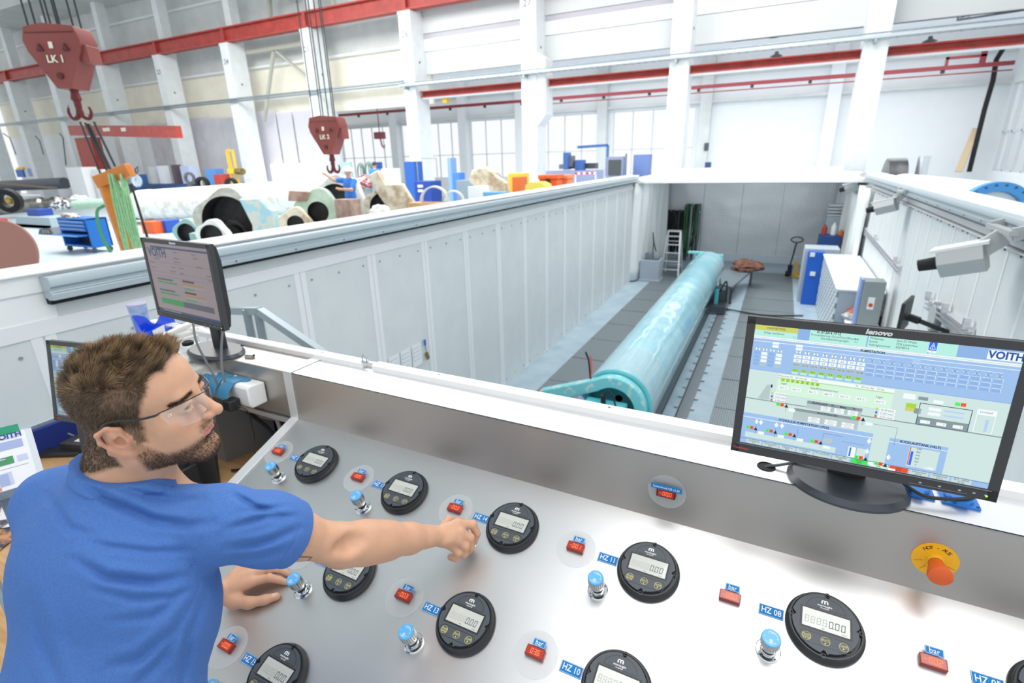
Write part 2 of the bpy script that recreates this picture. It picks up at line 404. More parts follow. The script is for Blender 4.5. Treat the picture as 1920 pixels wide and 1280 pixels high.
struct(mb.build('pit_floor_rail', [mat('rail_grey', '#7b8287', .5, .4), M_rubber, M_zinc]))
# left pit wall: panels, strips, bolts, cap and gutter
mb = MB(); mb.box2((XL-.12, 1.0, ZP), (XL, YB, 1.36))
mb.k = 1
mb.box2((XL, 1.0, 1.10), (XL+.012, YB, 1.20))          # white horizontal strip
y = 3.545-1.03*3
while y < YB-1.0:
    for dy in (-.037, .037): mb.box2((XL, y+dy-.03, ZP+.02), (XL+.008, y+dy+.03, 1.10))
    y += 1.03
mb.k = 2
y = 3.545-1.03*3
while y < YB-1.2:
    for dy in (.14, .515, .89):
        for z in (1.0, ZP+.12):
            mb.cyl((XL, y+dy, z), (XL+.010, y+dy, z), .011, n=8)
    y += 1.03
wl = struct(mb.build('wall_left', [M_wallp, M_white, M_galv]))
mb = MB(); mb.box2((XL-.30, -1.5, 1.37), (XL+.02, YD+.3, 1.485)); mb.box2((XL-.34, -1.5, 1.485), (XL+.05, YD+.3, 1.50))
mb.box2((XL-.06, -1.5, 1.18), (XL+.005, 1.6, 1.4))
struct(mb.build('trim_1', mat('cap_white', '#f4f6f7', .4), bevel=.006))
mb = MB(); P = [(0, 1.47), (.10, 1.47), (.11, 1.455), (.11, 1.41), (.085, 1.40), (.085, 1.375), (.10, 1.365), (.10, 1.325), (.04, 1.32), (0, 1.34)]
mb.prism(P, -(YD-.1), -1.55, o=(XL+.03, 0, 0), X=(1, 0, 0), Y=(0, 0, 1))
y = 2.2
mb.k = 1
while y < YD-.5: mb.cyl((XL+.13, y, 1.345), (XL+.137, y, 1.345), .008, n=8); y += .62
struct(mb.build('trim_2', [M_zinc, M_steel], bevel=.003))
mb = MB(); mb.box2((XL-.005, 1.56, 1.29), (XL+.06, YD-.1, 1.325)); struct(mb.build('trim_3', M_rubber))
# right pit wall
mb = MB(); mb.box2((XR, 1.7, ZP), (XR+.12, YB, 1.40)); mb.k = 1
y = 2.3
while y < YB-1.2:
    mb.box2((XR-.008, y-.02, ZP+.02), (XR, y+.02, 1.22)); y += .62
mb.k = 2
y = 2.4
while y < YB-2:
    mb.cyl((XR, y, 1.12), (XR-.01, y, 1.12), .012, n=8); mb.cyl((XR, y+.2, 1.12), (XR-.01, y+.2, 1.12), .012, n=8); y += .62
struct(mb.build('wall_right', [M_wallp, M_white, M_steel]))
mb = MB(); mb.box2((XR-.04, 1.7, 1.46), (XR+.30, YD+.3, 1.50)); mb.box2((XR-.02, 1.7, 1.40), (XR+.3, YD+.3, 1.46))
struct(mb.build('trim_4', _M['cap_white'], bevel=.006))
mb = MB(); P = [(0, 1.47), (-.10, 1.47), (-.11, 1.455), (-.11, 1.41), (-.085, 1.40), (-.085, 1.375), (-.10, 1.365), (-.10, 1.325), (-.04, 1.32), (0, 1.34)]
mb.prism(P, -(YD-.1), -1.7, o=(XR-.03, 0, 0), X=(1, 0, 0), Y=(0, 0, 1)); mb.k = 1
y = 2.2
while y < YD-.5: mb.cyl((XR-.13, y, 1.345), (XR-.137, y, 1.345), .008, n=8); y += .62
struct(mb.build('trim_5', [M_zinc, M_steel], bevel=.003))
mb = MB(); mb.box2((XR-.05, 5.6, 1.20), (XR, YD-1.2, 1.27)); mb.box2((XR-.10, 5.6, 1.17), (XR, YD-1.2, 1.185)); struct(mb.build('trim_6', M_alu, bevel=.004))
# pit end wall of perforated sheet
def perf_mat():
    ma = mat('perforated_sheet', '#9ca4aa', .42, .35); nt = ma.node_tree; b = nt.nodes['Principled BSDF']
    tc = nt.nodes.new('ShaderNodeTexCoord'); mp = nt.nodes.new('ShaderNodeMapping'); mp.inputs['Scale'].default_value = (14, 14, 14); nt.links.new(tc.outputs['Object'], mp.inputs[0])
    vo = nt.nodes.new('ShaderNodeTexVoronoi'); vo.inputs['Scale'].default_value = 1; vo.inputs['Randomness'].default_value = 0; nt.links.new(mp.outputs[0], vo.inputs[0])
    lt = nt.nodes.new('ShaderNodeMath'); lt.operation = 'LESS_THAN'; lt.inputs[1].default_value = .30; nt.links.new(vo.outputs['Distance'], lt.inputs[0])
    mc = nt.nodes.new('ShaderNodeMix'); mc.data_type = 'RGBA'; mc.inputs[6].default_value = lin('#dfe3e6'); mc.inputs[7].default_value = lin('#a4abb0')
    nt.links.new(lt.outputs[0], mc.inputs[0]); nt.links.new(mc.outputs[2], b.inputs['Base Color'])
    nz = nt.nodes.new('ShaderNodeTexNoise'); nz.inputs['Scale'].default_value = .7; nt.links.new(tc.outputs['Object'], nz.inputs[0])
    bp = nt.nodes.new('ShaderNodeBump'); bp.inputs['Strength'].default_value = .6; bp.inputs['Distance'].default_value = .15; nt.links.new(nz.outputs[0], bp.inputs['Height']); nt.links.new(bp.outputs[0], b.inputs['Normal'])
    return ma
mb = MB(); mb.box2((XL, YB, ZP), (XR, YB+.12, 1.4)); mb.k = 1
mb.box2((XL, YB-.05, ZP), (XR, YB, ZP+.28)); mb.box2((XL, YB-.05, 1.02), (XR, YB, 1.39))
mb.k = 2
for x in (-2.55, -1.2, .15): mb.box2((x-.01, YB-.012, ZP+.28), (x+.01, YB, 1.02))
struct(mb.build('wall_back', [perf_mat(), mat('light_sheet', '#cdd8df', .4), M_galv]))
# white cover deck across the pit end
mb = MB(); mb.box2((XL-.3, YD, 1.30), (XR+.3, YB+.3, 1.385)); mb.box2((XL-.3, YD-.03, 1.27), (XR+.3, YD+.02, 1.36))
for i in range(1, 6): mb.box2((XL-.3, YD+.8*i, 1.385), (XR+.3, YD+.8*i+.03, 1.395))
struct(mb.build('trim_7', _M['cap_white'], bevel=.005))
mb = MB(); mb.box2((XL+.5, YB+.3, 1.2), (XR-.2, YB+.7, 1.55)); struct(mb.build('trim_8', M_conc))
# hanging strip curtains in the two far corners
def curtain(x0, x1, y0, y1, z1, z0, name, seed):
    rnd = random.Random(seed); n = 70; vs = []; fs = []
    ph = [rnd.uniform(0, 6.28) for _ in range(3)]
    for j in range(9):
        t = j/8; z = z1+(z0-z1)*t
        for i in range(n+1):
            s = i/n; w = .11*math.sin(s*34+ph[0])+.05*math.sin(s*71+ph[1]+t*1.5)+.02*math.sin(s*19+ph[2]+t*4)
            dx, dy = x1-x0, y1-y0; L = math.hypot(dx, dy)
            vs.append((x0+dx*s-dy/L*w, y0+dy*s+dx/L*w, z))
    for j in range(8):
        for i in range(n): a = j*(n+1)+i; fs.append((a, a+1, a+n+2, a+n+1))
    mb = MB(); mb.add(vs, fs); o = mb.build(name, mat('curtain_white', '#e3e8e8', .6)); s_ = o.modifiers.new('s', 'SOLIDIFY'); s_.thickness = .006; return o
tag(curtain(XL+.10, XL+.22, 16.6, YB-.3, 1.27, ZP+.05, 'strip_curtain', 1), 'white pleated sheet hanging in the far left corner of the pit', 'curtain')
tag(curtain(XR-.10, XR-.14, 15.6, YB-.3, 1.2, ZP+.05, 'strip_curtain', 2), 'white pleated sheet hanging in the far right corner of the pit', 'curtain')

# ------------------------------------------------------------ hall beyond
YC = 23.0; SP = 6.336
colx = [-10.76+SP*i for i in range(-8, 3)]
nums = {-4: '23', -3: '24', -2: '25', -1: '26', 0: '27'}
for i, x in zip(range(-8, 3), colx):
    mb = MB()
    if i < 0:
        mb.box2((x, YC, 0), (x+.68, YC+1.1, 8.6)); mb.box2((x-.02, YC-.02, 8.6), (x+.70, YC+.9, 8.72)); mb.box2((x+.1, YC+.6, 8.6), (x+.58, YC+1.2, 16))
    else:
        mb.box2((x, YC, 0), (x+.72, YC+1.0, 16)); i == 0 and mb.prism([(0, 3.4), (.42, 3.9), (.42, 6.1), (0, 6.4)], -(YC+.9), -(YC+.05), o=(x+.70, 0, 0), X=(1, 0, 0), Y=(0, 0, 1))
    mb.k = 1; mb.cyl((x+.68+(.04 if i >= 0 else 0), YC+.5, 6.6), (x+.725+(.04 if i >= 0 else 0)-.03, YC+.5, 6.6), .05, n=10)
    if i in nums:
        mb.k = 2; text(mb, nums[i], (x+.32, YC, 7.75 if i < 0 else 8.2), (1, 0, 0), (0, 0, 1), .38, .01, bold=.01)
    o = mb.build('wall_column', [M_conc, M_black, mat('faded_ink', '#7d8285', .6)]); struct(o)
# cladding behind the columns, left of 26
mb = MB(); x0, x1 = -62, colx[7]+.3
mb.box2((x0, YC+2.0, 4.9), (x1, YC+2.15, 16)); mb.k = 1
mb.box2((x0, YC+1.96, 7.75), (x1, YC+2.01, 16))
mb.k = 2
for z in (7.6, 9.6, 11.4): mb.box2((x0, YC+1.75, z), (x1, YC+2.0, z+.12))
struct(mb.build('wall_hall_left', [M_cream, M_greyw, M_white]))
mb = MB(); mb.box2((x0, YC+2.0, 0), (colx[6]-.1, YC+2.15, 4.9)); struct(mb.build('wall_hall_base', M_white))
# duct far top left; unseen roof slab added to darken the panel's left reflections
mb = MB(); mb.box2((-62, -8, 16.5), (-3, YC+2.2, 16.9)); mb.box2((-60, YC-1.5, 12.5), (-25, YC+2, 13.2)); mb.box2((-25.5, YC-4, 10.6), (-24.9, YC+2, 11.1)); struct(mb.build('ceiling', M_greyw))
# crane beam
mb = MB(); z0 = 8.74
mb.box2((-62, YC+.0, z0), (colx[10]+2, YC+.45, z0+.07)); mb.box2((-62, YC+.0, z0+.68), (colx[10]+2, YC+.45, z0+.75)); mb.box2((-62, YC+.2, z0), (colx[10]+2, YC+.24, z0+.7))
for x in colx: mb.box2((x+.25, YC+.02, z0), (x+.45, YC+.43, z0+.7))
tag(mb.build('crane_runway_beam', M_red), 'long red steel runway beam on the column tops across the upper left', 'beam')
# diagonal braces between 24 and 25
mb = MB(); xa = colx[5]; xb = colx[6]
mb.bar((xa+2.9, YC+1.2, 8.2), (xa+1.2, YC+1.2, 4.6), .16, .16); mb.bar((xa+3.1, YC+1.2, 8.2), (xb+.4, YC+1.2, 5.6), .12, .12)
mb.bar((xa+3.6, YC+1.2, 13.5), (xa+3.0, YC+1.2, 9.6), .2, .2); mb.bar((xa+.7, YC+1.2, 8.35), (xb, YC+1.2, 8.35), .2, .2); mb.bar((xa+6.2, YC+1.2, 13.8), (xb+1.6, YC+1.2, 9.6), .14, .14)
struct(mb.build('wall_brace', mat('brace_grey', '#b7b9ad', .5)))
# spandrel between 26 and the right
mb = MB(); xs0 = colx[7]+.4; xs1 = 12
zs = [6.12, 7.12, 7.72, 7.95, 9.2, 12]
for a, b, k in ((6.12, 7.10, 1), (7.13, 7.66, 0), (7.66, 7.86, 2), (7.90, 9.2, 1), (9.23, 13, 0)):
    mb.k = k; mb.box2((xs0, YC+1.0, a), (xs1, YC+1.3, b))
mb.k = 1; mb.box2((xs0, YC+1.06, 6.12), (xs1, YC+1.3, 13))
struct(mb.build('wall_spandrel', [mat('spandrel_light', '#e3e7e8', .6), mat('spandrel_grey', '#d2d6d6', .6), mat('spandrel_mauve', '#b9b7c0', .6)]))
# side hall: ceiling, back wall with windows, right wall
YW = 34.0
mb = MB(); mb.add([(colx[5], YC+1.3, 5.75), (12, YC+1.3, 5.75), (12, YW, 8.2), (colx[5], YW, 8.2)], [(0, 1, 2, 3)])
M_trl = bpy.data.materials.new('translucent_roof'); M_trl.use_nodes = True; _n = M_trl.node_tree; _t = _n.nodes.new('ShaderNodeBsdfTranslucent'); _t.inputs[0].default_value = (.95, .97, 1, 1); _d = _n.nodes.new('ShaderNodeBsdfDiffuse'); _d.inputs[0].default_value = (.9, .9, .9, 1); _x = _n.nodes.new('ShaderNodeMixShader'); _x.inputs[0].default_value = .35
_n.links.new(_t.outputs[0], _x.inputs[1]); _n.links.new(_d.outputs[0], _x.inputs[2]); _n.links.new(_x.outputs[0], _n.nodes['Material Output'].inputs[0])
struct(mb.build('ceiling_side', M_trl))
wins = [(-31.5, -25.6), (-24.9, -19.9), (-21.6+.0, -16.3), (-15.0, -10.4), (-9.6, -4.75)]
wins = [(-31.8, -26.6), (-25.9, -20.4+.0), (-19.9+.0, -16.3), (-15.2, -10.6), (-9.7, -4.9)]
mb = MB(); zt = 4.62; zb = .9
edges = [-45]+[q for w in wins for q in w]+[12]
for a, b in zip(edges[::2], edges[1::2]): mb.box2((a, YW, zb), (b, YW+.25, zt))
mb.box2((-45, YW, zt), (12, YW+.25, 9)); mb.box2((-45, YW, 0), (12, YW+.25, zb))
mb.k = 1; mb.box2((-45, YW-.35, zt+.15), (12, YW, zt+.30)); mb.box2((-45, YW-.1, 6.1), (12, YW, 6.6))
struct(mb.build('wall_hall_back', [M_white, M_greyw]))
for j, x in enumerate((-25.9-.35, -20.3, -15.9, -10.3, -4.3, 1.9)):
    mb = MB(); mb.box2((x-.3, YW-.5, 0), (x+.3, YW, 8)); struct(mb.build('trim_9', M_greyw if j in (3, 4) else M_white))
for j, (a, b) in enumerate(wins):
    mb = MB(); n = max(2, round((b-a)/1.15)); fr = .022
    for i in range(n+1):
        x = a+(b-a)*i/n; mb.box2((x-fr, YW+.02, zb), (x+fr, YW+.10, zt))
    for z in (zb, 2.45, zt): mb.box2((a, YW+.02, z-fr), (b, YW+.10, z+fr))
    mb.k = 1; mb.quad((a, YW+.06, zb), (b, YW+.06, zb), (b, YW+.06, zt), (a, YW+.06, zt))
    struct(mb.build('window_%d' % (j+1), [mat('window_frame', '#ccd3d8', .5), M_glassw]))
# right wall of the side hall with tall window
XW = 8.9
mb = MB(); ya, yb = 27.6, 33.4; za, zc = 1.0, 4.75
mb.box2((XW, 8, 0), (XW+.25, ya, 9)); mb.box2((XW, yb, 0), (XW+.25, YW, 9)); mb.box2((XW, ya, zc), (XW+.25, yb, 9)); mb.box2((XW, ya, 0), (XW+.25, yb, za))
struct(mb.build('wall_hall_right', M_white))
mb = MB(); n = 5
for i in range(n+1): y = ya+(yb-ya)*i/n; mb.box2((XW+.02, y-.05, za), (XW+.14, y+.05, zc))
for z in (za, 2.7, zc): mb.box2((XW+.02, ya, z-.05), (XW+.14, yb, z+.05))
mb.k = 1; mb.quad((XW+.08, ya, za), (XW+.08, yb, za), (XW+.08, yb, zc), (XW+.08, ya, zc))
struct(mb.build('window_6', [_M['window_frame'], M_glassw]))
# crane rail of the side hall, lower red monorail, cable tray and conduit
for ci, a, b in ((0, colx[7]+.72, colx[8]), (1, colx[8]+.72, colx[9]), (2, colx[9]+.72, colx[10]), (3, colx[10]+.72, 8.6)):
    mb = MB(); mb.box2((a, YC+.35, 5.03), (b, YC+.75, 5.08)); mb.box2((a, YC+.35, 5.27), (b, YC+.75, 5.32)); mb.box2((a, YC+.52, 5.05), (b, YC+.57, 5.3)); mb.k = 1; mb.box2((a, YC+.4, 4.97), (b, YC+.7, 5.03))
    tag(mb.build('crane_rail', [M_red, M_white]), 'orange-red crane rail beam %s' % ['between column 26 and column 27', 'just right of column 27', 'left of the rightmost column', 'right of the rightmost column'][ci], 'beam')
mb = MB(); mb.box2((-30, YW-2.2, 5.34), (8.3, YW-2.0, 5.50)); mb.k = 1
for j in range(14): mb.box2((-28+j*2.6, YW-2.15, 5.2), (-27.85+j*2.6, YW-2.05, 5.34))
mb.k = 0; mb.box2((-14, YW-2.15, 5.12), (8.3, YW-2.1, 5.17)); mb.box2((5.9, YW-2.2, 5.75), (7.3, YW-2.05, 5.85)); mb.box2((7.1, YW-2.2, 5.5), (7.3, YW-2.05, 6.1)); mb.box2((5.9, YW-2.2, 5.5), (6.0, YW-2.05, 5.85))
tag(mb.build('monorail', [M_dred, M_black]), 'thin dark red monorail below the crane rail beams', 'rail')
# ==================================================================== CONSOLE
TH = math.radians(21.12); CT, ST = math.cos(TH), math.sin(TH)
CM = Matrix.Translation((0, 1.3355, CAMZ-1.018)) @ Matrix.Rotation(math.radians(-1.12), 4, 'Z')
PB = Matrix(((1, 0, 0, 0), (0, CT, -ST, 0), (0, ST, CT, 0), (0, 0, 0, 1)))   # panel basis: X right, Y up-slope, Z normal
def PM(u, v, h=0.): return CM @ Matrix.Translation((u, -v*CT, -v*ST)) @ PB @ Matrix.Translation((0, 0, h))
def CP(x, y, z): return CM @ Vector((x, y, z))
def steel(name, col, rough, stretch):
    ma = mat(name, col, rough, 1.0, bump=.03, nscale=60, stretch=stretch, noise=None)
    nt = ma.node_tree; b = nt.nodes['Principled BSDF']; tc = nt.nodes.new('ShaderNodeTexCoord')
    nz = nt.nodes.new('ShaderNodeTexNoise'); nz.inputs['Scale'].default_value = 3; nz.inputs['Detail'].default_value = 5; nt.links.new(tc.outputs['Object'], nz.inputs[0])
    mr = nt.nodes.new('ShaderNodeMapRange'); mr.inputs[3].default_value = rough-.06; mr.inputs[4].default_value = rough+.09; nt.links.new(nz.outputs[0], mr.inputs[0]); nt.links.new(mr.outputs[0], b.inputs['Roughness'])
    return ma
M_ss = steel('brushed_stainless', '#d8d8d9', .36, (3, 160, 160))
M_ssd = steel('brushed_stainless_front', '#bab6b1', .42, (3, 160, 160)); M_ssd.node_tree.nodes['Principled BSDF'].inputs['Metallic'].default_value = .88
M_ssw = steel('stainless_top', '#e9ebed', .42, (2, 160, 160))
M_strip = mat('aluminium_profile', '#eef0f1', .35, .5, bump=.03, nscale=30, stretch=(40, 1, 1))
UL, UR = -1.705, 1.35
con = thingM('control_console', 'stainless steel control console with sloped panel full of round meters', 'console', CM)
def part(name, mb, m, parent, **kw): return mb.build(name, m, parent, **kw)
mb = MB().at(CM); L = 1.06
mb.prism([(0, 0), (-L*CT, -L*ST), (-L*CT, -L*ST-.02), (0, -.02)], UL, UR, o=(0, 0, 0), X=(0, 1, 0), Y=(0, 0, 1))
part('panel_sheet', mb, M_ss, con)
mb = MB().at(CM); mb.prism([(0.0, -.001), (0.0, .212), (.004, .212), (.004, -.001)], UL, UR, X=(0, 1, 0), Y=(0, 0, 1)); part('back_panel', mb, M_ssd, con)
mb = MB().at(CM); mb.box2((UL, 0, .208), (UR, .165, .212)); part('ledge', mb, M_ssw, con)
mb = MB().at(CM)
for a, b in ((-3.0, -1.475), (-1.415, UR)): mb.prism([(.160, .209), (.160, .232), (.166, .236), (.204, .236), (.204, .209)], a, b, X=(0, 1, 0), Y=(0, 0, 1))
mb.k = 1
for x in (-2.6, -1.72, -1.1, -.42, .35, 1.0): mb.cyl((x, .187, .236), (x, .187, .2366), .005, n=10)
mb.k = 0; mb.box2((-1.48, .19, .209), (-1.41, .204, .230))
part('rear_lip', mb, [mat('lip_white', '#f0f0ee', .4), M_steel], con)
mb = MB().at(CM)
mb.prism([(-L*CT, -L*ST-.02), (-L*CT, -L*ST-.12), (-L*CT+.1, -1.06), (.2, -1.06), (.2, .208), (.006, .208), (.006, -.03)], UL+.004, UR-.004, X=(0, 1, 0), Y=(0, 0, 1)); part('cabinet_body', mb, mat('console_grey', '#b4b8ba', .5), con)
mb = MB().at(CM)   # aluminium edge profile: slope, riser and top
w = .048; x0, x1 = UL-w, UL-.002
mb.box2((x0, -.004, -.01), (x1, .01, .215)); mb.box2((x0, -.004, .212), (x1, .165, .217))
mb.prism([(.0, -.004), (.0, .004), (-L*CT, -L*ST+.004), (-L*CT, -L*ST-.02)], x0, x1, X=(0, 1, 0), Y=(0, 0, 1)); part('edge_profile', mb, M_strip, con, bevel=.001)
# annex on the left: ledge box with bare front, open bay below, desk
mb = MB().at(CM); mb.prism([(.0, .0), (.0, .212), (.165, .212), (.165, .0)], -2.20, UL-w, X=(0, 1, 0), Y=(0, 0, 1))
part('side_ledge', mb, M_ssd, con, bevel=.003)
mb = MB().at(CM); mb.box2((-2.3, .20, -1.06), (UL-.002, .22, .2)); mb.k = 1
mb.box2((-2.2, .0, -.035), (UL-w, .03, -.012)); mb.box2((-2.2, .16, -.05), (UL-w, .19, -.03))
part('bay_back', mb, [mat('navy_panel', '#232f6b', .5), M_alu], con)
mb = MB().at(CM); mb.box2((-1.79, -1.0, -1.06), (-1.77, .2, -.34)); part('side_wall', mb, mat('bay_wall', '#6e7478', .5), con)
# stains on the panel
# ---- macnaught style meters
M_hous = mat('meter_housing', '#2b2d30', .38, bump=.02, nscale=200)
M_face = mat('meter_face', '#4b5259', .45, bump=.02, nscale=220)
M_lcd = mat('lcd_glass', '#c9cdc5', .18, coat=.6); M_seg = mat('lcd_segment', '#4c5a5f', .4); M_ghost = mat('lcd_ghost', '#b4bab2', .4)
M_yel = mat('button_print', '#d8cf8e', .5); M_print = mat('white_print', '#f2f3f3', .7, spec=.15)
M_blue = mat('label_blue', '#2a7fc2', .7, spec=.15)
def make_meter(lcd=True):
    t = thing('flow_meter', '', 'meter')
    mb = MB(); mb.lathe([(.0815, 0), (.0834, .002), (.0834, .009), (.0815, .012), (.079, .0135), (.0785, .021), (.0765, .0235), (.0735, .0235), (.072, .017), (.0, .017)], n=72)
    for a in (88, 176, 4, -92):
        x, y = .0735*math.cos(math.radians(a)), .0735*math.sin(math.radians(a))
        mb.lathe([(.0055, .0236), (.0055, .0238), (.0038, .0238), (.0036, .019), (0, .019)], n=14, p0=(x, y, 0))
    mb.build('housing', M_hous, t, world=False, ang=40)
    # face: disc with notches cut, thick edge; offset up-left so that the lower right shows the groove
    poly = []
    for i in range(96):
        a = 360*i/96; r = .0705
        for na in (88, 176, 4, -92):
            d = (a-na+180) % 360-180
            if abs(d) < 5.5: r -= .009*math.cos(math.radians(d/5.5*90))
        if -85 < ((a+180) % 360-180) < -2: r -= .0035
        poly.append((r*math.cos(math.radians(a)), r*math.sin(math.radians(a))+.001))
    mb = MB(); mb.prism(poly, .016, .0262); mb.k = 1
    # raised logo arch and button rail
    def outline(pts, z, w=.0006, closed=True):
        n = len(pts)
        for i in range(n if closed else n-1):
            a = Vector((*pts[i], z)); b = Vector((*pts[(i+1) % n], z)); d = (b-a).normalized(); s_ = Vector((-d.y, d.x, 0))*w
            mb.quad(a-s_, b-s_, b+s_, a+s_)
    mb.k = 1
    arch = [(.040*math.cos(math.radians(a)), .034+.030*math.sin(math.radians(a))) for a in range(0, 181, 10)]; outline(arch, .0264)
    outline(rrect(.106, .026, .0125, 5, (0, -.041)), .0264)
    mb.prism([(-.0535, -.0215), (.0535, -.0215), (.0535, .0305), (-.0535, .0305)], .0262, .0266)
    mb.k = 2
    for x in (-.0385, 0, .0365):
        outline(circle(.0093, 22, (x, -.041)), .0268, .0004); outline([(x-.009, -.0418), (x+.009, -.0418)], .0268, .0003, False)
    text(mb, 'PRGM', (-.0385, -.0385, .0265), (1, 0, 0), (0, 1, 0), .0062, .0003, bold=.02); text(mb, 'ENTER', (-.0385, -.0455, .0265), (1, 0, 0), (0, 1, 0), .0056, .0003, bold=.02)
    text(mb, 'SELECT', (0, -.0385, .0265), (1, 0, 0), (0, 1, 0), .0048, .0003, bold=.02); text(mb, 'CLEAR', (.0365, -.0385, .0265), (1, 0, 0), (0, 1, 0), .0054, .0003, bold=.02)
    mb.add([(-.0025, -.0475, .0268), (.0025, -.0475, .0268), (0, -.0437, .0268)], [(0, 1, 2)]); mb.add([(.0345, -.0478, .0268), (.0345, -.0430, .0268), (.0390, -.0454, .0268)], [(0, 1, 2)])
    mb.k = 3
    # arched m
    o_ = Vector((-.003, .0475, .0267))
    for x in (-.006, .0, .006): mb.box2(o_+Vector((x-.0015, 0, 0)), o_+Vector((x+.0015, .005, .0003)))
    for cx in (-.003, .003):
        vs = []
        for i in range(9): a = math.pi*i/8; vs += [(o_.x+cx+.0045*math.cos(a), o_.y+.0045+.0045*math.sin(a), o_.z+.0002), (o_.x+cx+.0018*math.cos(a), o_.y+.0045+.0022*math.sin(a), o_.z+.0002)]
        mb.add(vs, [(2*i, 2*i+2, 2*i+3, 2*i+1) for i in range(8)])
    text(mb, 'macnaught', (-.003, .0425, .0265), (1, 0, 0), (0, 1, 0), .0072, .0003, bold=.015); text(mb, 'm-series', (-.003, .0365, .0265), (1, 0, 0), (0, 1, 0), .0052, .0003, bold=.015)
    mb.build('face_plate', [M_face, M_hous, M_yel, M_print], t, world=False, ang=30, weld=False)
    mb = MB(); mb.prism([(-.049, -.0175), (.049, -.0175), (.049, .0265), (-.049, .0265)], .0262, .0268)
    mb.k = 1; seven(mb, '0.00', (.006, -.0075, .0268), (1, 0, 0), (0, 1, 0), .0085, .0165, .0016, .0003, gap=1.45)
    mb.k = 2; seven(mb, '8888', (-.044, -.0075, .0268), (1, 0, 0), (0, 1, 0), .0085, .0165, .0014, .0002, gap=1.45)
    mb.k = 1; mb.box2((-.008, -.0145, .0268), (-.003, -.013, .0270)); text(mb, 'LitreS', (.036, -.0135, .0268), (1, 0, 0), (0, 1, 0), .0045, .0002)
    mb.build('display', [M_lcd, M_seg, M_ghost], t, world=False, weld=False); return t
meter = make_meter()
UD = [.228, -.191, -.609, -1.027, -1.445, .646]; VR = [.170, .472, .777]
slots = [(-1.445, 0, 'HZ 20', '-00.6', 1), (-1.027, 0, 'HZ 17', '-00.5', 1), (-.609, 0, 'HZ 14', '-00.3', 1), (-.191, 0, 'HZ 11', '-00.1', 1), (.228, 0, 'HZ 08', '-00.0', 1), (.646, 0, 'HZ 05', '-00.2', 1),
         (-1.027, 1, 'HZ 16', '-00.1', 1), (-.609, 1, 'HZ 13', '-00.3', 1), (-.191, 1, 'HZ 10', '03.6', 1), (-1.031, 2, 'HZ 15', '-00.0', 1)]
G1, G2, G3, G4, G5 = 'round flow meters on the console', 'red pressure readouts on the console', 'blue number labels on the console', 'blue-topped regulator knobs on the console', 'blue bar tags on the console'
M_led = mat('led_red_window', '#b23222', .25, coat=.5); M_lit = mat('led_digit', '#ff7a45', .4, emit=.75); M_case = mat('led_case', '#8e2a22', .3)
M_disc = mat('clear_disc', '#eef1f3', .25, alpha=.15, spec=.6)
M_knurl = mat('knurled_metal', '#a9aaa6', .28, .95); M_chrome = mat('chrome', '#dfe3e6', .12, 1.); M_kblue = mat('knob_cap_blue', '#5fb0e8', .35); M_kw = mat('knob_white', '#eef3f8', .4)
def make_led():
    t = thing('pressure_readout', '', 'readout')
    mb = MB(); n = 56; vs = circle(.0575, n); mb.prism(vs, 0.0004, .0022); mb.build('cover_disc', M_disc, t, world=False)
    mb = MB(); mb.prism(rrect(.050, .0255, .002, 3), 0, .014); mb.build('case', M_case, t, world=False, bevel=.001)
    return t
def led_digits(t, s):
    mb = MB(); mb.prism(rrect(.0455, .021, .001, 2), .0135, .0145); mb.k = 1
    seven(mb, s, (-.0185 if len(s) > 4 else -.0085 if s[0] != '0' else -.0125, -.0065, .0145), (1, 0, 0), (0, 1, 0), .0066, .013, .0014, .0003, gap=1.38)
    mb.build('digits', [M_led, M_lit], t, world=False, weld=False)
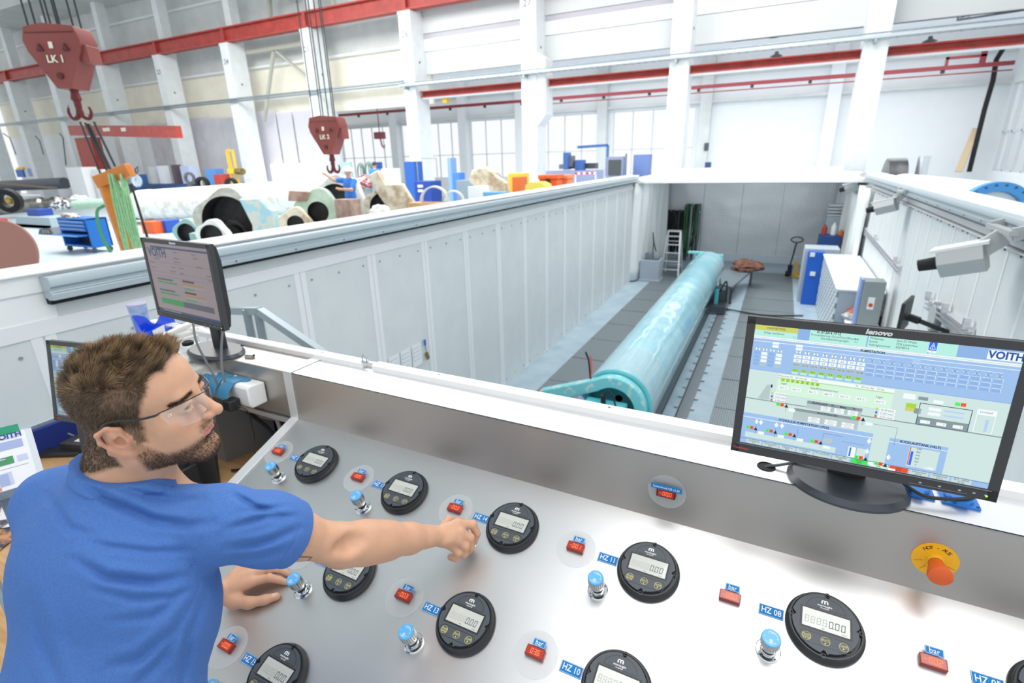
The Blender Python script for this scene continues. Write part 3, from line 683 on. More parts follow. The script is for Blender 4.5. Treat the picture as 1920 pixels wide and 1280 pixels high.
def make_knob():
    t = thing('regulator_knob', '', 'knob')
    mb = MB(); mb.lathe([(.0275, 0), (.0275, .003), (.0255, .0045), (.018, .0045), (.0165, .007), (.0145, .0075), (.0145, .012)], n=32); mb.k = 1
    for a in range(45, 405, 90): mb.cyl((.0225*math.cos(math.radians(a)), .0225*math.sin(math.radians(a)), .0045), (.0225*math.cos(math.radians(a)), .0225*math.sin(math.radians(a)), .0052), .002, n=8)
    mb.build('flange', [M_chrome, M_black], t, world=False)
    mb = MB(); mb.lathe([(.0135, .012), (.0135, .024), (.012, .026)], n=24); mb.build('collar', M_black, t, world=False)
    mb = MB(); mb.lathe([(.0, .026), (.0165, .026), (.0175, .028), (.0185, .040)], n=32); mb.build('sleeve', mat('knob_sleeve', '#c9cac4', .3, .8), t, world=False)
    mb = MB(); n = 44; ring = []
    for z, dr in ((.040, -.001), (.042, 0), (.066, 0), (.068, -.001)):
        for i in range(n): r = .0215+dr-(.0014 if i % 2 else 0); a = 2*math.pi*i/n; ring.append((r*math.cos(a), r*math.sin(a), z))
    fs = [(j*n+i, j*n+(i+1) % n, (j+1)*n+(i+1) % n, (j+1)*n+i) for j in range(3) for i in range(n)]+[tuple(range(n-1, -1, -1))]
    mb.add(ring, fs); mb.build('grip', M_knurl, t, world=False, ang=20)
    mb = MB(); mb.lathe([(.0205, .067), (.0205, .0705), (.019, .0725), (.0, .0725)], n=36); mb.k = 1
    for a0, a1, r in ((20, 120, .0135), (220, 320, .0135)):
        vs = []
        for i in range(13): a = math.radians(a0+(a1-a0)*i/12); vs += [((r+.0005)*math.cos(a), (r+.0005)*math.sin(a), .0728), ((r-.0003)*math.cos(a), (r-.0003)*math.sin(a), .0728)]
        mb.add(vs, [(2*i, 2*i+2, 2*i+3, 2*i+1) for i in range(12)])
    text(mb, '5.br.1', (0, .010, .0726), (-1, 0, 0), (0, -1, 0), .0065, .0003); text(mb, '-', (-.0135, 0, .0726), (1, 0, 0), (0, 1, 0), .008, .0003); text(mb, '+', (.0135, 0, .0726), (1, 0, 0), (0, 1, 0), .008, .0003)
    for i in range(10): a = 2*math.pi*i/10; mb.quad(*[(x, -.008+y, .0728) for x, y in ((0, 0), (.004*math.cos(a-.15), .004*math.sin(a-.15)), (.0052*math.cos(a), .0052*math.sin(a)), (.004*math.cos(a+.15), .004*math.sin(a+.15)))])
    mb.build('cap', [M_kblue, M_kw], t, world=False, weld=False); return t
led0, knob0 = make_led(), make_knob()
used = set(); pend = []
def place(proto, M, label, group, **kw):
    if id(proto) in used: o = dup(proto, M, label, group)
    else: used.add(id(proto)); o = proto; o.matrix_basis = M; o['label'] = label; o['group'] = group
    return o
def tag_plate(name, txt, w, h, M, label, cat, group, size, bold=.03):
    mb = MB(); mb.prism(rrect(w, h, .001, 2), 0, .0015); mb.k = 1; fr = .0008
    for a, b in (((-w/2+fr, -h/2+fr), (w/2-fr, -h/2+fr*1.8)), ((-w/2+fr, h/2-fr*1.8), (w/2-fr, h/2-fr)), ((-w/2+fr, -h/2+fr), (-w/2+fr*1.8, h/2-fr)), ((w/2-fr*1.8, -h/2+fr), (w/2-fr, h/2-fr))):
        mb.box2((*a, .0015), (*b, .0017))
    text(mb, txt, (0, 0, .0015), (1, 0, 0), (0, 1, 0), size, .0003, sx=.82, bold=bold)
    t = mb.build(name, [M_blue, M_print], None, weld=False); t.matrix_basis = M; tag(t, label, cat, group); return t
WHERE = {'HZ 20': 'at the far left of the back row', 'HZ 17': 'second from the left in the back row', 'HZ 14': 'just right of the operator pinching hand', 'HZ 11': 'in the back row below the system pressure display', 'HZ 08': 'in the back row below the monitor foot',
  'HZ 05': 'cut by the lower right corner of the frame', 'HZ 16': 'half covered by the operator reaching forearm', 'HZ 13': 'in the front row below the pinching hand', 'HZ 10': 'cut by the bottom edge in the middle', 'HZ 15': 'cut by the bottom edge beside the blue shirt'}
KW = {'HZ 20': 'at the far left of the back row', 'HZ 17': 'directly above the reaching forearm', 'HZ 14': 'pinched between the operator fingers', 'HZ 11': 'in the middle of the back row', 'HZ 08': 'farthest right, below the right monitor', 'HZ 16': 'touched by the operator left fingertips', 'HZ 13': 'in the front row below the pinching hand', 'HZ 15': 'at the bottom edge beside the blue shirt'}
for i, (u, r, nm, dg, _) in enumerate(slots):
    v = VR[r]; W_ = WHERE[nm]
    place(meter, PM(u, v), 'round black flow meter %s' % W_, G1)
    l = dup(led0, PM(u-.210, v), 'red pressure display left of the meter %s' % W_, G2) if i else led0
    if not i: l.matrix_basis = PM(u-.210, v); l['label'] = 'red pressure display left of the meter %s' % W_; l['group'] = G2
    pend.append((l, dg))
    tag_plate('bar_tag', 'bar', .034, .018, PM(u-.207, v-.0225, .0136), 'small blue bar tag serving the meter %s' % W_, 'label', G5, .019, .0)
    tag_plate('number_label', nm, .056, .027, PM(u-.114, v), 'blue %s label beside the meter %s' % (nm, W_), 'label', G3, .021, .01)
    if nm not in ('HZ 10', 'HZ 05'): place(knob0, PM(u-.113, v+.095), 'blue-capped steel knob %s' % KW[nm], G4)
for l, dg in pend: led_digits(l, dg)
place(knob0, PM(-.191-.113, .472+.095), 'blue-capped steel knob just below the bottom edge in the middle', G4)
# ---- system pressure readout on the back panel
BM = CM @ Matrix(((1, 0, 0, 0), (0, 0, -1, 0), (0, 1, 0, 0), (0, 0, 0, 1)))
t = thingM('system_pressure_readout', 'single red display with a wide blue strip on the upright back panel', 'readout', BM @ Matrix.Translation((-.185, .100, 0)))
mb = MB(); mb.prism(circle(.054, 56), .0004, .002); mb.build('cover_disc', mat('tinted_disc', '#cfd2d3', .2, alpha=.45), t, world=False)
mb = MB(); mb.prism(rrect(.053, .026, .002, 3), 0, .014); mb.build('case', mat('led_case_dark', '#4a1613', .3), t, world=False)
led_digits(t, '-00.0')
mb = MB(); mb.prism(rrect(.086, .015, .001, 2), .013, .0155); mb.k = 1; text(mb, 'Systemdruck HZ 13-20', (0, 0, .0155), (1, 0, 0), (0, 1, 0), .0092, .0003, sx=.86, bold=.01)
for v in mb.v: v.y += .020
mb.build('name_strip', [M_blue, M_print], t, world=False, weld=False)
# ---- emergency stop
t = thingM('emergency_stop', 'orange mushroom emergency stop on a yellow disc reading NOT - AUS', 'emergency stop', BM @ Matrix.Translation((.438, .098, 0)))
mb = MB(); mb.prism(circle(.0455, 56), 0, .0016); mb.k = 1
for j, ch in enumerate('NOT - AUS'):
    a = math.radians(90+42-j*10.5); text(mb, ch, (.034*math.cos(a), .034*math.sin(a), .0016), (math.sin(a), -math.cos(a), 0), (math.cos(a), math.sin(a), 0), .0125, .0003, bold=.01)
for a in (200, 235, 340, 305): a = math.radians(a); mb.bar((.024*math.cos(a), .024*math.sin(a), .0017), (.042*math.cos(a), .042*math.sin(a), .0017), .0007, .0003)
mb.build('warning_disc', [mat('warn_yellow', '#f5b81c', .45), mat('ink_black', '#2e2a20', .6)], t, world=False, weld=False)
mb = MB(); mb.lathe([(.0165, .001), (.0165, .012), (.0155, .013)], n=36); mb.build('collar', mat('collar_yellow', '#f2c531', .4), t, world=False)
mb = MB(); mb.lathe([(.0150, .012), (.0165, .022), (.0235, .05), (.0245, .055), (.0235, .060), (.018, .0625), (0, .0632)], n=44); mb.build('push_button', mat('stop_orange', '#e0622b', .35), t, world=False)
# ---- cable hole and two blue sockets on the ledge
mb = MB().at(CM); mb.lathe([(.0235, .2122), (.0225, .2145), (.0195, .2145), (.0185, .2125), (.0, .2124)], n=40, p0=(.059, .063, 0)); tag(mb.build('cable_grommet', M_rubber), 'black round cable hole in the ledge left of the monitor foot', 'cable hole')
M_sock = mat('socket_blue', '#2c7cd0', .35)
for x, y, lab in ((.392, .100, 'nearer the monitor foot'), (.478, .098, 'farther from the monitor foot')):
    t = thingM('blue_socket', 'blue flap socket on the ledge, %s' % lab, 'socket', CM @ Matrix.Translation((x, y, .212)), 'blue sockets on the ledge')
    mb = MB(); mb.prism(rrect(.074, .062, .003, 3), 0, .006); mb.k = 1
    for sx in (-.031, .031): mb.cyl((sx, -.025, .006), (sx, -.025, .0075), .003, n=10)
    mb.build('base_plate', [M_sock, M_black], t, world=False, bevel=.0015)
    mb = MB(); mb.lathe([(.029, .006), (.029, .013), (.026, .017), (.0, .018)], n=36); mb.box((0, -.03, .012), (.024, .014, .010)); mb.build('flap', M_sock, t, world=False)
# ---- little things on the ledge and annex
t = thingM('network_coupler', 'small metal network coupler on the ledge beside the left monitor foot', 'connector', CM @ Matrix.Translation((-2.03, .055, .212)) @ Matrix.Rotation(.25, 4, 'Z'))
mb = MB(); mb.box((0, 0, .009), (.040, .017, .014)); mb.box((-.004, 0, .004), (.034, .022, .008)); mb.build('shell', mat('tin', '#c5c8b8', .4, .6), t, world=False, bevel=.001)
mb = MB(); mb.box((.0205, 0, .009), (.002, .012, .010)); mb.build('jack_opening', M_black, t, world=False)
t = thingM('lip_clamp', 'small steel clip in the gap of the white rear lip', 'clamp', CM @ Matrix.Translation((-1.465, .175, .236)))
mb = MB(); mb.tube(spline([(-.01, 0, 0), (-.012, 0, .02), (0, 0, .032), (.010, 0, .018), (.008, 0, 0)]), .0025); mb.box((0, 0, .002), (.03, .012, .006)); mb.build('wire', M_galv, t, world=False)
# power strip on the annex front
t = thingM('power_strip', 'white power strip with teal-blue socket flaps on the side ledge front', 'power strip', CM @ Matrix.Translation((-2.03, -.004, .10)))
mb = MB(); P = [(-.085, .055), (0, .055), (0, -.055), (-.045, -.055), (-.10, .025), (-.098, .050)]
P = [(0, -.05), (0, .045), (-.075, .052), (-.085, .04), (-.085, -.03), (-.075, -.05)]
mb.prism(P, -.15, .15, X=(0, 1, 0), Y=(0, 0, 1)); mb.build('body', mat('strip_white', '#eef0ef', .4), t, world=False, bevel=.006)
M_teal = mat('flap_teal', '#3f86ae', .4)
for x in (-.125, -.05, .035):
    fl_ = [( -.02, .056), (-.085, .060), (-.115, .035), (-.130, .0), (-.126, -.002), (-.108, .030), (-.083, .052), (-.02, .050)]
    if x == -.125: fl_ = [(-.06, .056), (-.088, .050), (-.095, .02), (-.095, -.03), (-.090, -.03), (-.090, .02), (-.084, .045), (-.06, .052)]
    mb = MB(); mb.prism(fl_, x-.03, x+.035, X=(0, 1, 0), Y=(0, 0, 1)); mb.build('flap', M_teal, t, world=False, bevel=.002)
for x in (-.085, .075): mb = MB(); mb.prism(circle(.02, 20), .052, .0555, o=(x, -.03, 0)); mb.build('socket_disc', M_teal, t, world=False)
t = thingM('plug_adapter', 'black plug adapter with thin cable in the power strip', 'adapter', CM @ Matrix.Translation((-1.965, -.115, .07)))
mb = MB(); mb.box((0, 0, 0), (.05, .05, .045)); mb.build('body', M_black, t, world=False, bevel=.004)
mb = MB(); mb.tube(spline([(.02, 0, 0), (.05, .0, .0), (.07, .02, -.03), (.06, .03, -.1), (.03, .05, -.17), (.05, .02, -.25)]), .0022); mb.build('cable', M_black, t, world=False)
# white instrument case left of the side ledge
t = thingM('white_instrument_case', 'worn white metal case between the side ledge and the operator head', 'case', CM @ Matrix.Translation((-2.34, -.035, -.10)))
mb = MB(); mb.box((0, 0, .14), (.27, .14, .29)); mb.build('body', mat('case_white', '#e4e4de', .5, noise='#d2d2cb', nscale=9), t, world=False, bevel=.012)
mb = MB(); mb.cyl((.06, -.03, .285), (.06, -.03, .30), .007); mb.cyl((-.02, .02, .285), (-.02, .02, .30), .006); mb.cyl((.10, -.07, .24), (.10, -.082, .24), .008)
mb.build('screw', M_galv, t, world=False)
# upper side cabinet carrying the clutter
t = thingM('side_cabinet', 'white topped steel cabinet under the clutter and left monitor', 'cabinet', CM @ Matrix.Translation((-2.62, .09, -1.06)))
mb = MB(); mb.prism([(-.40, -.085), (.42, -.145), (.47, .10), (-.22, .11)], 0, 1.20); mb.build('body', mat('cabinet_grey', '#9aa0a3', .45, .3), t, world=False)
mb = MB(); mb.prism([(-.41, -.095), (.43, -.155), (.48, .11), (-.22, .12)], 1.20, 1.209); mb.build('top', mat('cabinet_top', '#eef1f2', .35), t, world=False)
# ==================================================================== MONITORS
def homog(src, dst):
    A = []
    for (x, y), (u, v) in zip(src, dst): A += [[x, y, 1, 0, 0, 0, -u*x, -u*y, -u], [0, 0, 0, x, y, 1, -v*x, -v*y, -v]]
    return np.linalg.svd(np.array(A, float))[2][-1].reshape(3, 3)
HS = homog([(178, 98), (1896, 296), (1672, 1127), (80, 838)], [(0, 0), (1, 0), (1, 1), (0, 1)])
def U(x, y): q = HS @ np.array([x, y, 1.]); return q[0]/q[2], q[1]/q[2]
SCR = dict(bg='#cfe6e2', blue='#9fc2ee', dblue='#8fb4e6', line='#44586a', white='#f3fbfb', olive='#cfd26a', cyan='#b8f0e4', grey='#b9c8c9', dark='#20303a', green='#58f05a', red='#f05a2a', mint='#d6f5df', key='#c9dcdb', sky='#b4d2f6', deep='#1f6bff', lime='#a6d83a', gry2='#8a9ba0', voith='#1c4fa8', aqua='#a8f0f5', btn='#49e85a', stop='#f0501e')
SK = list(SCR)
def scrmat(name, col, k):
    m_ = mat(name, '#101214', .3, spec=.3); b = m_.node_tree.nodes['Principled BSDF']; b.inputs['Emission Color'].default_value = lin(col); b.inputs['Emission Strength'].default_value = k; return m_
def scrmats(k=1.0, pre='s'): return [scrmat('%s_%s' % (pre, n), SCR[n], k) for n in SK]
def ui_screen(W, H, k, name, parent, y=0., pre='s', simple=False, z0=0., TM=None):
    """flat display: quads in the plane y (facing -Y); origin bottom centre"""
    mb = MB(); mb.m = TM or Matrix.Identity(4)
    def P(u, v, l): return ((u-.5)*W, y-.00012*l, z0+(1-v)*H)
    def R(x0, y0, x1, y1, c, l=1): mb.quad(P(x0, y0, l), P(x0, y1, l), P(x1, y1, l), P(x1, y0, l), SK.index(c))
    def Z(a, b, c, l=1):
        u0, v0 = U(*a); u1, v1 = U(*b); R(u0, v0, u1, v1, c, l)
    def T(s, p, size, c='dark', l=4, ax='CENTER', bold=0.):
        u, v = U(*p) if p[0] > 1.01 or p[1] > 1.01 else p
        text(mb, s, P(u, v, l), (1, 0, 0), (0, 0, 1), size, 0, ax, .85, k=SK.index(c), bold=bold)
    def Ln(u0, v0, u1, v1, c='line', w=.0012, l=2):
        if abs(u1-u0) > abs(v1-v0): R(u0, v0-w*.8, u1, v1+w*.8, c, l)
        else: R(u0-w/2, v0, u1+w/2, v1, c, l)
    R(0, 0, 1, 1, 'bg', 0)
    R(0, 0, 1, .085, 'dblue'); R(.0, .0, .185, .042, 'olive', 2); R(.0, .042, .185, .085, 'cyan', 2); R(.235, .0, .46, .085, 'cyan', 2); R(.465, .0, .685, .085, 'cyan', 2); R(.69, 0, .785, .085, 'cyan', 2)
    R(.685, .0, .715, .075, 'white', 3); R(.686, .002, .714, .06, 'deep', 4)
    a, b, c_ = (.700, .008), (.690, .05), (.710, .05)
    for p, q in ((a, b), (b, c_), (c_, a)):
        pa = Vector(P(*p, 6)); pb = Vector(P(*q, 6)); d = (pb-pa).normalized(); s_ = Vector((-d.z, 0, d.x))*.0005; mb.quad(pa-s_, pb-s_, pb+s_, pa+s_, SK.index('white'))
    T('!', (.700, .036), .011, 'white', 6, bold=.03); T('1', (.700, .068), .006, 'dark', 6)
    T('HANDBETRIEB', (.0925, .021), .007); T('Anlage startbereit', (.085, .058), .007); T('1.1', (.172, .072), .006)
    T('01.07.2014 17:12', (.31, .012), .008, bold=.03); T('Protokollierung: Druck/Durchfluss/min', (.24, .036), .007, ax='LEFT'); T('Getriebeschwingungen:', (.28, .058), .007, ax='LEFT'); T('6 s', (.42, .036), .006); T('2 s', (.42, .058), .006)
    for i, (a_, b_) in enumerate((('Walzentyp', 'Sym-ZS Walze'), ('Kunde', 'SCA Laakirchen'), ('Auftragsnummer', '60578914'))): T(a_, (.47, .017+.024*i), .007, ax='LEFT'); T(b_, (.57, .017+.024*i), .007, ax='LEFT')
    R(.885, .012, 1, .078, 'white', 3); T('VOITH', (.945, .046), .022, 'voith', 5, bold=.035)
    R(0, .09, 1, .108, 'white'); R(0, .098, 1, .101, 'grey', 2)
    R(0, .11, 1, .36, 'blue'); R(0, .128, 1, .132, 'white', 3); T('PUMPSTATION', (.49, .116), .008, bold=.03)
    def valve(u, v, c='white', w=.009, hgt=.018):
        mb.add([P(u-w, v-hgt, 3), P(u-w, v+hgt, 3), P(u, v, 3)], [(0, 1, 2)], SK.index(c)); mb.add([P(u+w, v-hgt, 3), P(u, v, 3), P(u+w, v+hgt, 3)], [(0, 1, 2)], SK.index(c))
        for p, q in (((u-w, v-hgt), (u+w, v+hgt)), ((u-w, v+hgt), (u+w, v-hgt))):
            pa = Vector(P(*p, 4)); pb = Vector(P(*q, 4)); d = (pb-pa).normalized(); s_ = Vector((-d.z, 0, d.x))*.0003; mb.quad(pa-s_, pb-s_, pb+s_, pa+s_, SK.index('line'))
    for i in range(4):
        u = .025+i*.032; valve(u, .195)
        for j in range(4):
            R(u-.014, .215+j*.03, u+.012, .238+j*.03, 'white' if i in (1, 3) and j < 3 else ('grey' if i in (1, 3) else 'dblue'), 3)
    for i in range(8):
        u = .20+i*.0365; valve(u, .185+.0)
        for j, c in enumerate(('white', 'white', 'grey')): R(u-.0155, .205+j*.033, u+.0155, .231+j*.033, c, 3); T('0,0' if j < 2 else 'HZ 0%d' % (i+1), (u, .219+j*.033), .006, 'dark', 4)
        R(u-.015, .318, u+.012, .340, 'lime', 4); T('P %d' % (i+1), (u-.001, .330), .006, 'dark', 5); R(u-.015, .342, u+.012, .360, 'cyan', 3)
    for i in range(13):
        u = .495+i*.0372; valve(u, .185, 'sky')
        for j in range(3): R(u-.0155, .205+j*.034, u+.0155, .209+j*.034, 'white', 3); R(u-.0155, .207+j*.034, u+.0145, .231+j*.034, 'dblue', 3); R(u+.0135, .205+j*.034, u+.0155, .231+j*.034, 'white', 3)
    R(.2, .160, .56, .163, 'white', 3); R(.64, .160, .95, .163, 'white', 3)
    for x in (.10, .20, .655): R(x-.014, .115+.01, x+.014, .145, 'white' if x < .3 else 'sky', 4); R(x-.014, .150, x+.014, .170, 'white' if x < .3 else 'sky', 4)
    R(0, .36, 1, .366, 'dblue', 2)
    # roll with temperature boxes
    R(.13, .405, .60, .545, 'mint', 2); R(.13, .405, .60, .409, 'lime', 3); R(.13, .54, .60, .543, 'grey', 3); R(.13, .375, .60, .40, 'white', 2)
    for i in range(8): R(.145+i*.021, .409, .161+i*.021, .431, 'lime', 4); T(str(i+1), (.153+i*.021, .421), .006, 'dark', 5)
    for i, s in enumerate(('33,7 °C', '39,0 °C', '38,6 °C', '38,9 °C', '36,5 °C', '39,5 °C', '49,0 °C')):
        u = (.16, .215, .285, .35, .415, .48, .555)[i]; R(u-.02, .468, u+.022, .497, 'white', 4); T(s, (u, .484), .006, 'dark', 5)
    T('Oberflächentemperatur', (.33, .452), .007); T('Lager', (.16, .447), .007); T('Lager', (.55, .447), .007)
    T('Walzenhub: FS    0,0 mm, 0ar      0,0 bar', (.13, .388), .006, ax='LEFT'); T('TS    0,0 mm, 0ar    0,0 bar', (.45, .388), .006, ax='LEFT')
    mb.add([P(.055, .60, 2), P(.105, .60, 2), P(.105, .475, 2), P(.088, .475, 2)], [(0, 1, 2, 3)], SK.index('grey')); R(.105, .47, .112, .495, 'dark', 3)
    for i, c in enumerate(('olive', 'deep', 'red')):
        R(.112, .53+i*.028, .120, .548+i*.028, c, 3); R(.125, .527+i*.028, .178, .551+i*.028, 'white', 3); T('0,%d mm/s' % (114+i*18), (.155, .540+i*.028), .006)
        R(.545, .53+i*.028, .553, .548+i*.028, c, 3); R(.558, .527+i*.028, .620, .551+i*.028, 'white', 3); T('0,%d mm/s' % (143+i*24), (.59, .540+i*.028), .006)
    R(0, .605, 1, .613, 'gry2', 2)
    R(.27, .555, .495, .58, 'gry2', 3); T('RUNDLAUF     FS       Mitte       TS', (.38, .568), .007, bold=.02); R(.27, .58, .495, .62, 'grey', 3)
    for i in range(3):
        for j in range(2): R(.33+i*.055, .583+j*.019, .37+i*.055, .60+j*.019, 'white', 4); T('0,05%d' % (i+j), (.35+i*.055, .592+j*.019), .005)
    R(.22, .632, .49, .655, 'gry2', 3); T('WUCHTDATEN', (.36, .644), .007, bold=.02); R(.22, .655, .49, .73, 'grey', 3)
    for i in range(3):
        for j in range(2): R(.285+i*.07, .685+j*.022, .335+i*.07, .704+j*.022, 'white', 4); T('%d,0 g' % (450-90*i+j*6), (.31+i*.07, .695+j*.022), .005)
    # pump pairs
    def pump(u, v, tri=True):
        R(u-.045, v-.014, u-.029, v+.012, 'green', 4); T('E', (u-.037, v), .005, 'dark', 5); R(u-.027, v-.014, u-.011, v+.012, 'red', 4); T('A', (u-.019, v), .005, 'dark', 5)
        if tri: mb.add([P(u-.009, v+.016, 4), P(u+.009, v+.016, 4), P(u, v-.014, 4)], [(0, 1, 2)], SK.index('dark'))
        Ln(u, v+.016, u, v+.05); R(u+.012, v+.018, u+.04, v+.042, 'white', 4)
    R(0, .735, .555, .955, 'blue', 1); R(0, .768, .555, .773, 'white', 2); T('HYDRAULIK-PUMPSTATION (+PU0)', (.27, .752), .008, bold=.03)
    for u, v in ((.065, .86), (.155, .86), (.24, .86), (.355, .88)): pump(u, v)
    pump(.545, .945); pump(.625, .965); pump(.505, .635); pump(.185, .625)
    R(.02, .90, .42, .945, 'bg', 2); R(.36, .835, .40, .875, 'grey', 4)
    for u, v in ((.065, .80), (.085, .80), (.155, .80), (.18, .80), (.545, .80), (.545, .885), (.63, .90)):
        mb.add([P(u, v-.024, 3), P(u-.009, v, 3), P(u, v+.024, 3), P(u+.009, v, 3)], [(0, 1, 2, 3)], SK.index('white'))
    for a_ in ((.25, .80, .25, .86), (.36, .80, .36, .87), (.36, .80, .44, .80), (.44, .84, .53, .84), (.52, .66, .64, .66), (.64, .66, .64, .80), (.065, .80, .065, .85), (.155, .80, .155, .85)): Ln(*a_)
    R(.47, .87, .50, .955, 'white', 2); R(.475, .875, .482, .95, 'deep', 3); R(.505, .87, .54, .95, 'bg', 2)
    R(.62, .745, .835, .955, 'blue', 1); R(.62, .772, .835, .776, 'white', 2); T('RÜCKLAUFTANK (+RLT)', (.735, .76), .008, bold=.03); R(.70, .79, .81, .94, 'bg', 2); R(.702, .79, .706, .93, 'red', 3); R(.708, .82, .717, .93, 'deep', 3); R(.765, .92, .80, .94, 'white', 4); T('773 Ltr', (.78, .93), .006)
    for i in range(6): T(str(1000-200*i), (.735, .795+.025*i), .006)
    # drive
    R(.652, .46, .69, .492, 'lime', 3); R(.652, .492, .685, .52, 'olive', 3); R(.685, .49, .71, .53, 'gry2', 3)
    R(.70, .445, .885, .61, 'line', 2); R(.703, .45, .882, .55, 'bg', 3); R(.703, .552, .882, .605, 'gry2', 3)
    for i in range(2): R(.735, .468+.035*i, .78, .492+.035*i, 'white', 4); R(.79, .475+.035*i, .86, .485+.035*i, 'sky', 4)
    for i in range(3): R(.715+.058*i, .57, .75+.058*i, .595, 'white', 4); T('0', (.742+.058*i, .583), .006)
    R(.82, .405, .838, .43, 'green', 3); R(.84, .405, .858, .43, 'red', 3); R(.90, .43, .965, .60, 'white', 2); R(.903, .47, .962, .597, 'bg', 3); R(.935, .50, .945, .59, 'sky', 4)
    R(.69, .40, .725, .425, 'gry2', 3); R(.745, .41, .78, .435, 'white', 3); R(.635, .39, .68, .43, 'white', 2); T('Lenkeilauf', (.93, .448), .006)
    # key bar
    R(0, .955, 1, 1, 'blue', 1)
    R(0, .958, 1, .961, 'line', 2)
    labs = ['Quittierung\n[F1]', 'Datenausgabe\n[F2]', 'Diagramme\n[F3]', 'Sammelfeld\n[F4]', 'Protokoll [F5]', 'Übergriffen\n[F6]', 'START\n[F7]', 'Betriebsart\n[F8]', 'STOP\n[F9]', 'Kennzeichen\n[F10]', 'Schaltflächen\n[F11]', 'ALT - ENDE\n[F12]']
    for i in range(12):
        u = .03+i*.0765; c = {6: 'btn', 7: 'mint', 8: 'stop'}.get(i, 'key'); R(u, .905 if 5 < i < 12 and False else .962, u+.070, .998, c, 3)
        for j, s_ in enumerate(labs[i].split('\n')): T(s_, (u+.035, .972+.017*j), .006)
    o = mb.build(name, scrmats(k, pre), parent, world=False, smooth=False, weld=False); return o
M_bez = mat('bezel_dark', '#3d3e40', .5, bump=.02, nscale=400); M_bezt = mat('bezel_back', '#2c2e31', .5); M_base = mat('stand_base', '#3d434a', .33); M_org = mat('mark_orange', '#e04a30', .4)
def monitor(name, label, M, W, H, k, pre, base_off=(0., .10), foot_r=(.17, .115), drop=.11, col_z=0.06, ui=True, base_col=None, detail=True, tilt=0., extra=None):
    """origin: bottom centre of the bezel front, X right, Z up, -Y viewer"""
    t = thingM(name, label, 'monitor', M, 'desktop monitors')
    b = .0185; bb = .026; TM = Matrix.Rotation(math.radians(-tilt), 4, 'X'); NB = lambda: MB().at(TM)
    mb = NB(); mb.box2((-W/2, 0, 0), (-W/2+b, .022, H)); mb.box2((W/2-b, 0, 0), (W/2, .022, H)); mb.box2((-W/2, 0, H-b), (W/2, .022, H)); mb.box2((-W/2, 0, 0), (W/2, .022, bb)); mb.box2((-W/2+.004, .010, .004), (W/2-.004, .022, H-.004))
    if detail:
        mb.k = 1; mb.bar((-W/2+.012, -.0012, bb-.002), (W/2-.012, -.0012, bb-.002), .0015, .002); mb.box2((.11, -.001, .006), (W/2-.05, .0, .0072))
    mb.build('bezel', [M_bez, mat('bezel_line', '#77787a', .3)], t, world=False, bevel=.0018)
    mb = NB(); mb.prism([(.022, .003), (.022, H-.003), (.034, H-.012), (.044, H*.8), (.044, H*.2), (.034, .012)], -W/2+.003, W/2-.003, X=(0, 1, 0), Y=(0, 0, 1)); mb.build('back_cover', M_bezt, t, world=False, bevel=.004)
    mb = NB(); text(mb, 'lenovo', (0, 0, H-b*.52), (1, 0, 0), (0, 0, 1), .0155, .0004, shear=.18, sx=1.15, bold=.045); mb.build('maker_logo', mat('logo_silver', '#d9dadb', .35), t, world=False, weld=False)
    mb = NB(); text(mb, 'ThinkVision', (-W/2+.023, 0, bb*.42), (1, 0, 0), (0, 0, 1), .0075, .0004, bold=.02); mb.build('orange_lettering', M_org, t, world=False, weld=False); mb = NB()
    for i, x in enumerate((.13, .165, .2, .225, .245)): 
        mb.add([(x+.003*math.cos(a*.785), -.0005, .012+.002*math.sin(a*.785)) for a in range(8)], [tuple(range(8))])
    mb.build('button_icons', mat('icon_grey', '#a7b3bd', .4), t, world=False, weld=False); mb = NB(); mb.add([(W/2-.018+.0022*math.cos(a*.785), -.0006, .010+.0022*math.sin(a*.785)) for a in range(8)], [tuple(range(8))])
    mb.build('power_light', mat('power_led', '#9dff3c', .4, emit=1.5), t, world=False, weld=False)
    if ui: (extra or ui_screen)(W-2*b, H-b-bb, k, 'screen', t, y=.0035, pre=pre, z0=bb, TM=TM)
    # stand
    bx, by = base_off
    mb = MB(); mb.prism(rrect(.085, .03, .012, 4, (bx, by-.005)), -drop+.008, H*.45); mb.box2((bx-.05, .05, H*.35), (bx+.05, by, H*.55)); mb.build('stand_column', M_bezt, t, world=False)
    mb = MB(); n = 56; ring = lambda rx, ry, z: [(bx+rx*math.cos(2*math.pi*i/n), by-.03+ry*math.sin(2*math.pi*i/n), z) for i in range(n)]
    R_ = [ring(foot_r[0], foot_r[1], -drop), ring(foot_r[0], foot_r[1], -drop+.006), ring(foot_r[0]-.012, foot_r[1]-.012, -drop+.018)]
    vs = sum(R_, []); fs = [(j*n+i, j*n+(i+1) % n, (j+1)*n+(i+1) % n, (j+1)*n+i) for j in range(2) for i in range(n)]+[tuple(range(n-1, -1, -1)), tuple(range(2*n, 3*n))]
    mb.add(vs, fs); mb.build('stand_foot', M_base, t, world=False, ang=25); return t
def monM(mid, z, yaw): return Matrix.Translation((mid[0], mid[1], z)) @ Matrix.Rotation(math.radians(yaw), 4, 'Z')
ZL = CAMZ-.806      # top of the ledge
m1 = monitor('desktop_monitor', 'large black monitor on the right showing a light blue process diagram', monM((.234, 1.296), CAMZ-.72, -.2), .529, .352, .95, 's', base_off=(0.01, .125), foot_r=(.135, .115), drop=.086, tilt=4.5)
RC = dict(paper='#94888c', navy='#3d4c68', grn='#3f8f50', gry='#5c5b66', brn='#5d3038', gold='#a08250', teal='#4c9474', ink='#4a444c', pale='#a0958f')
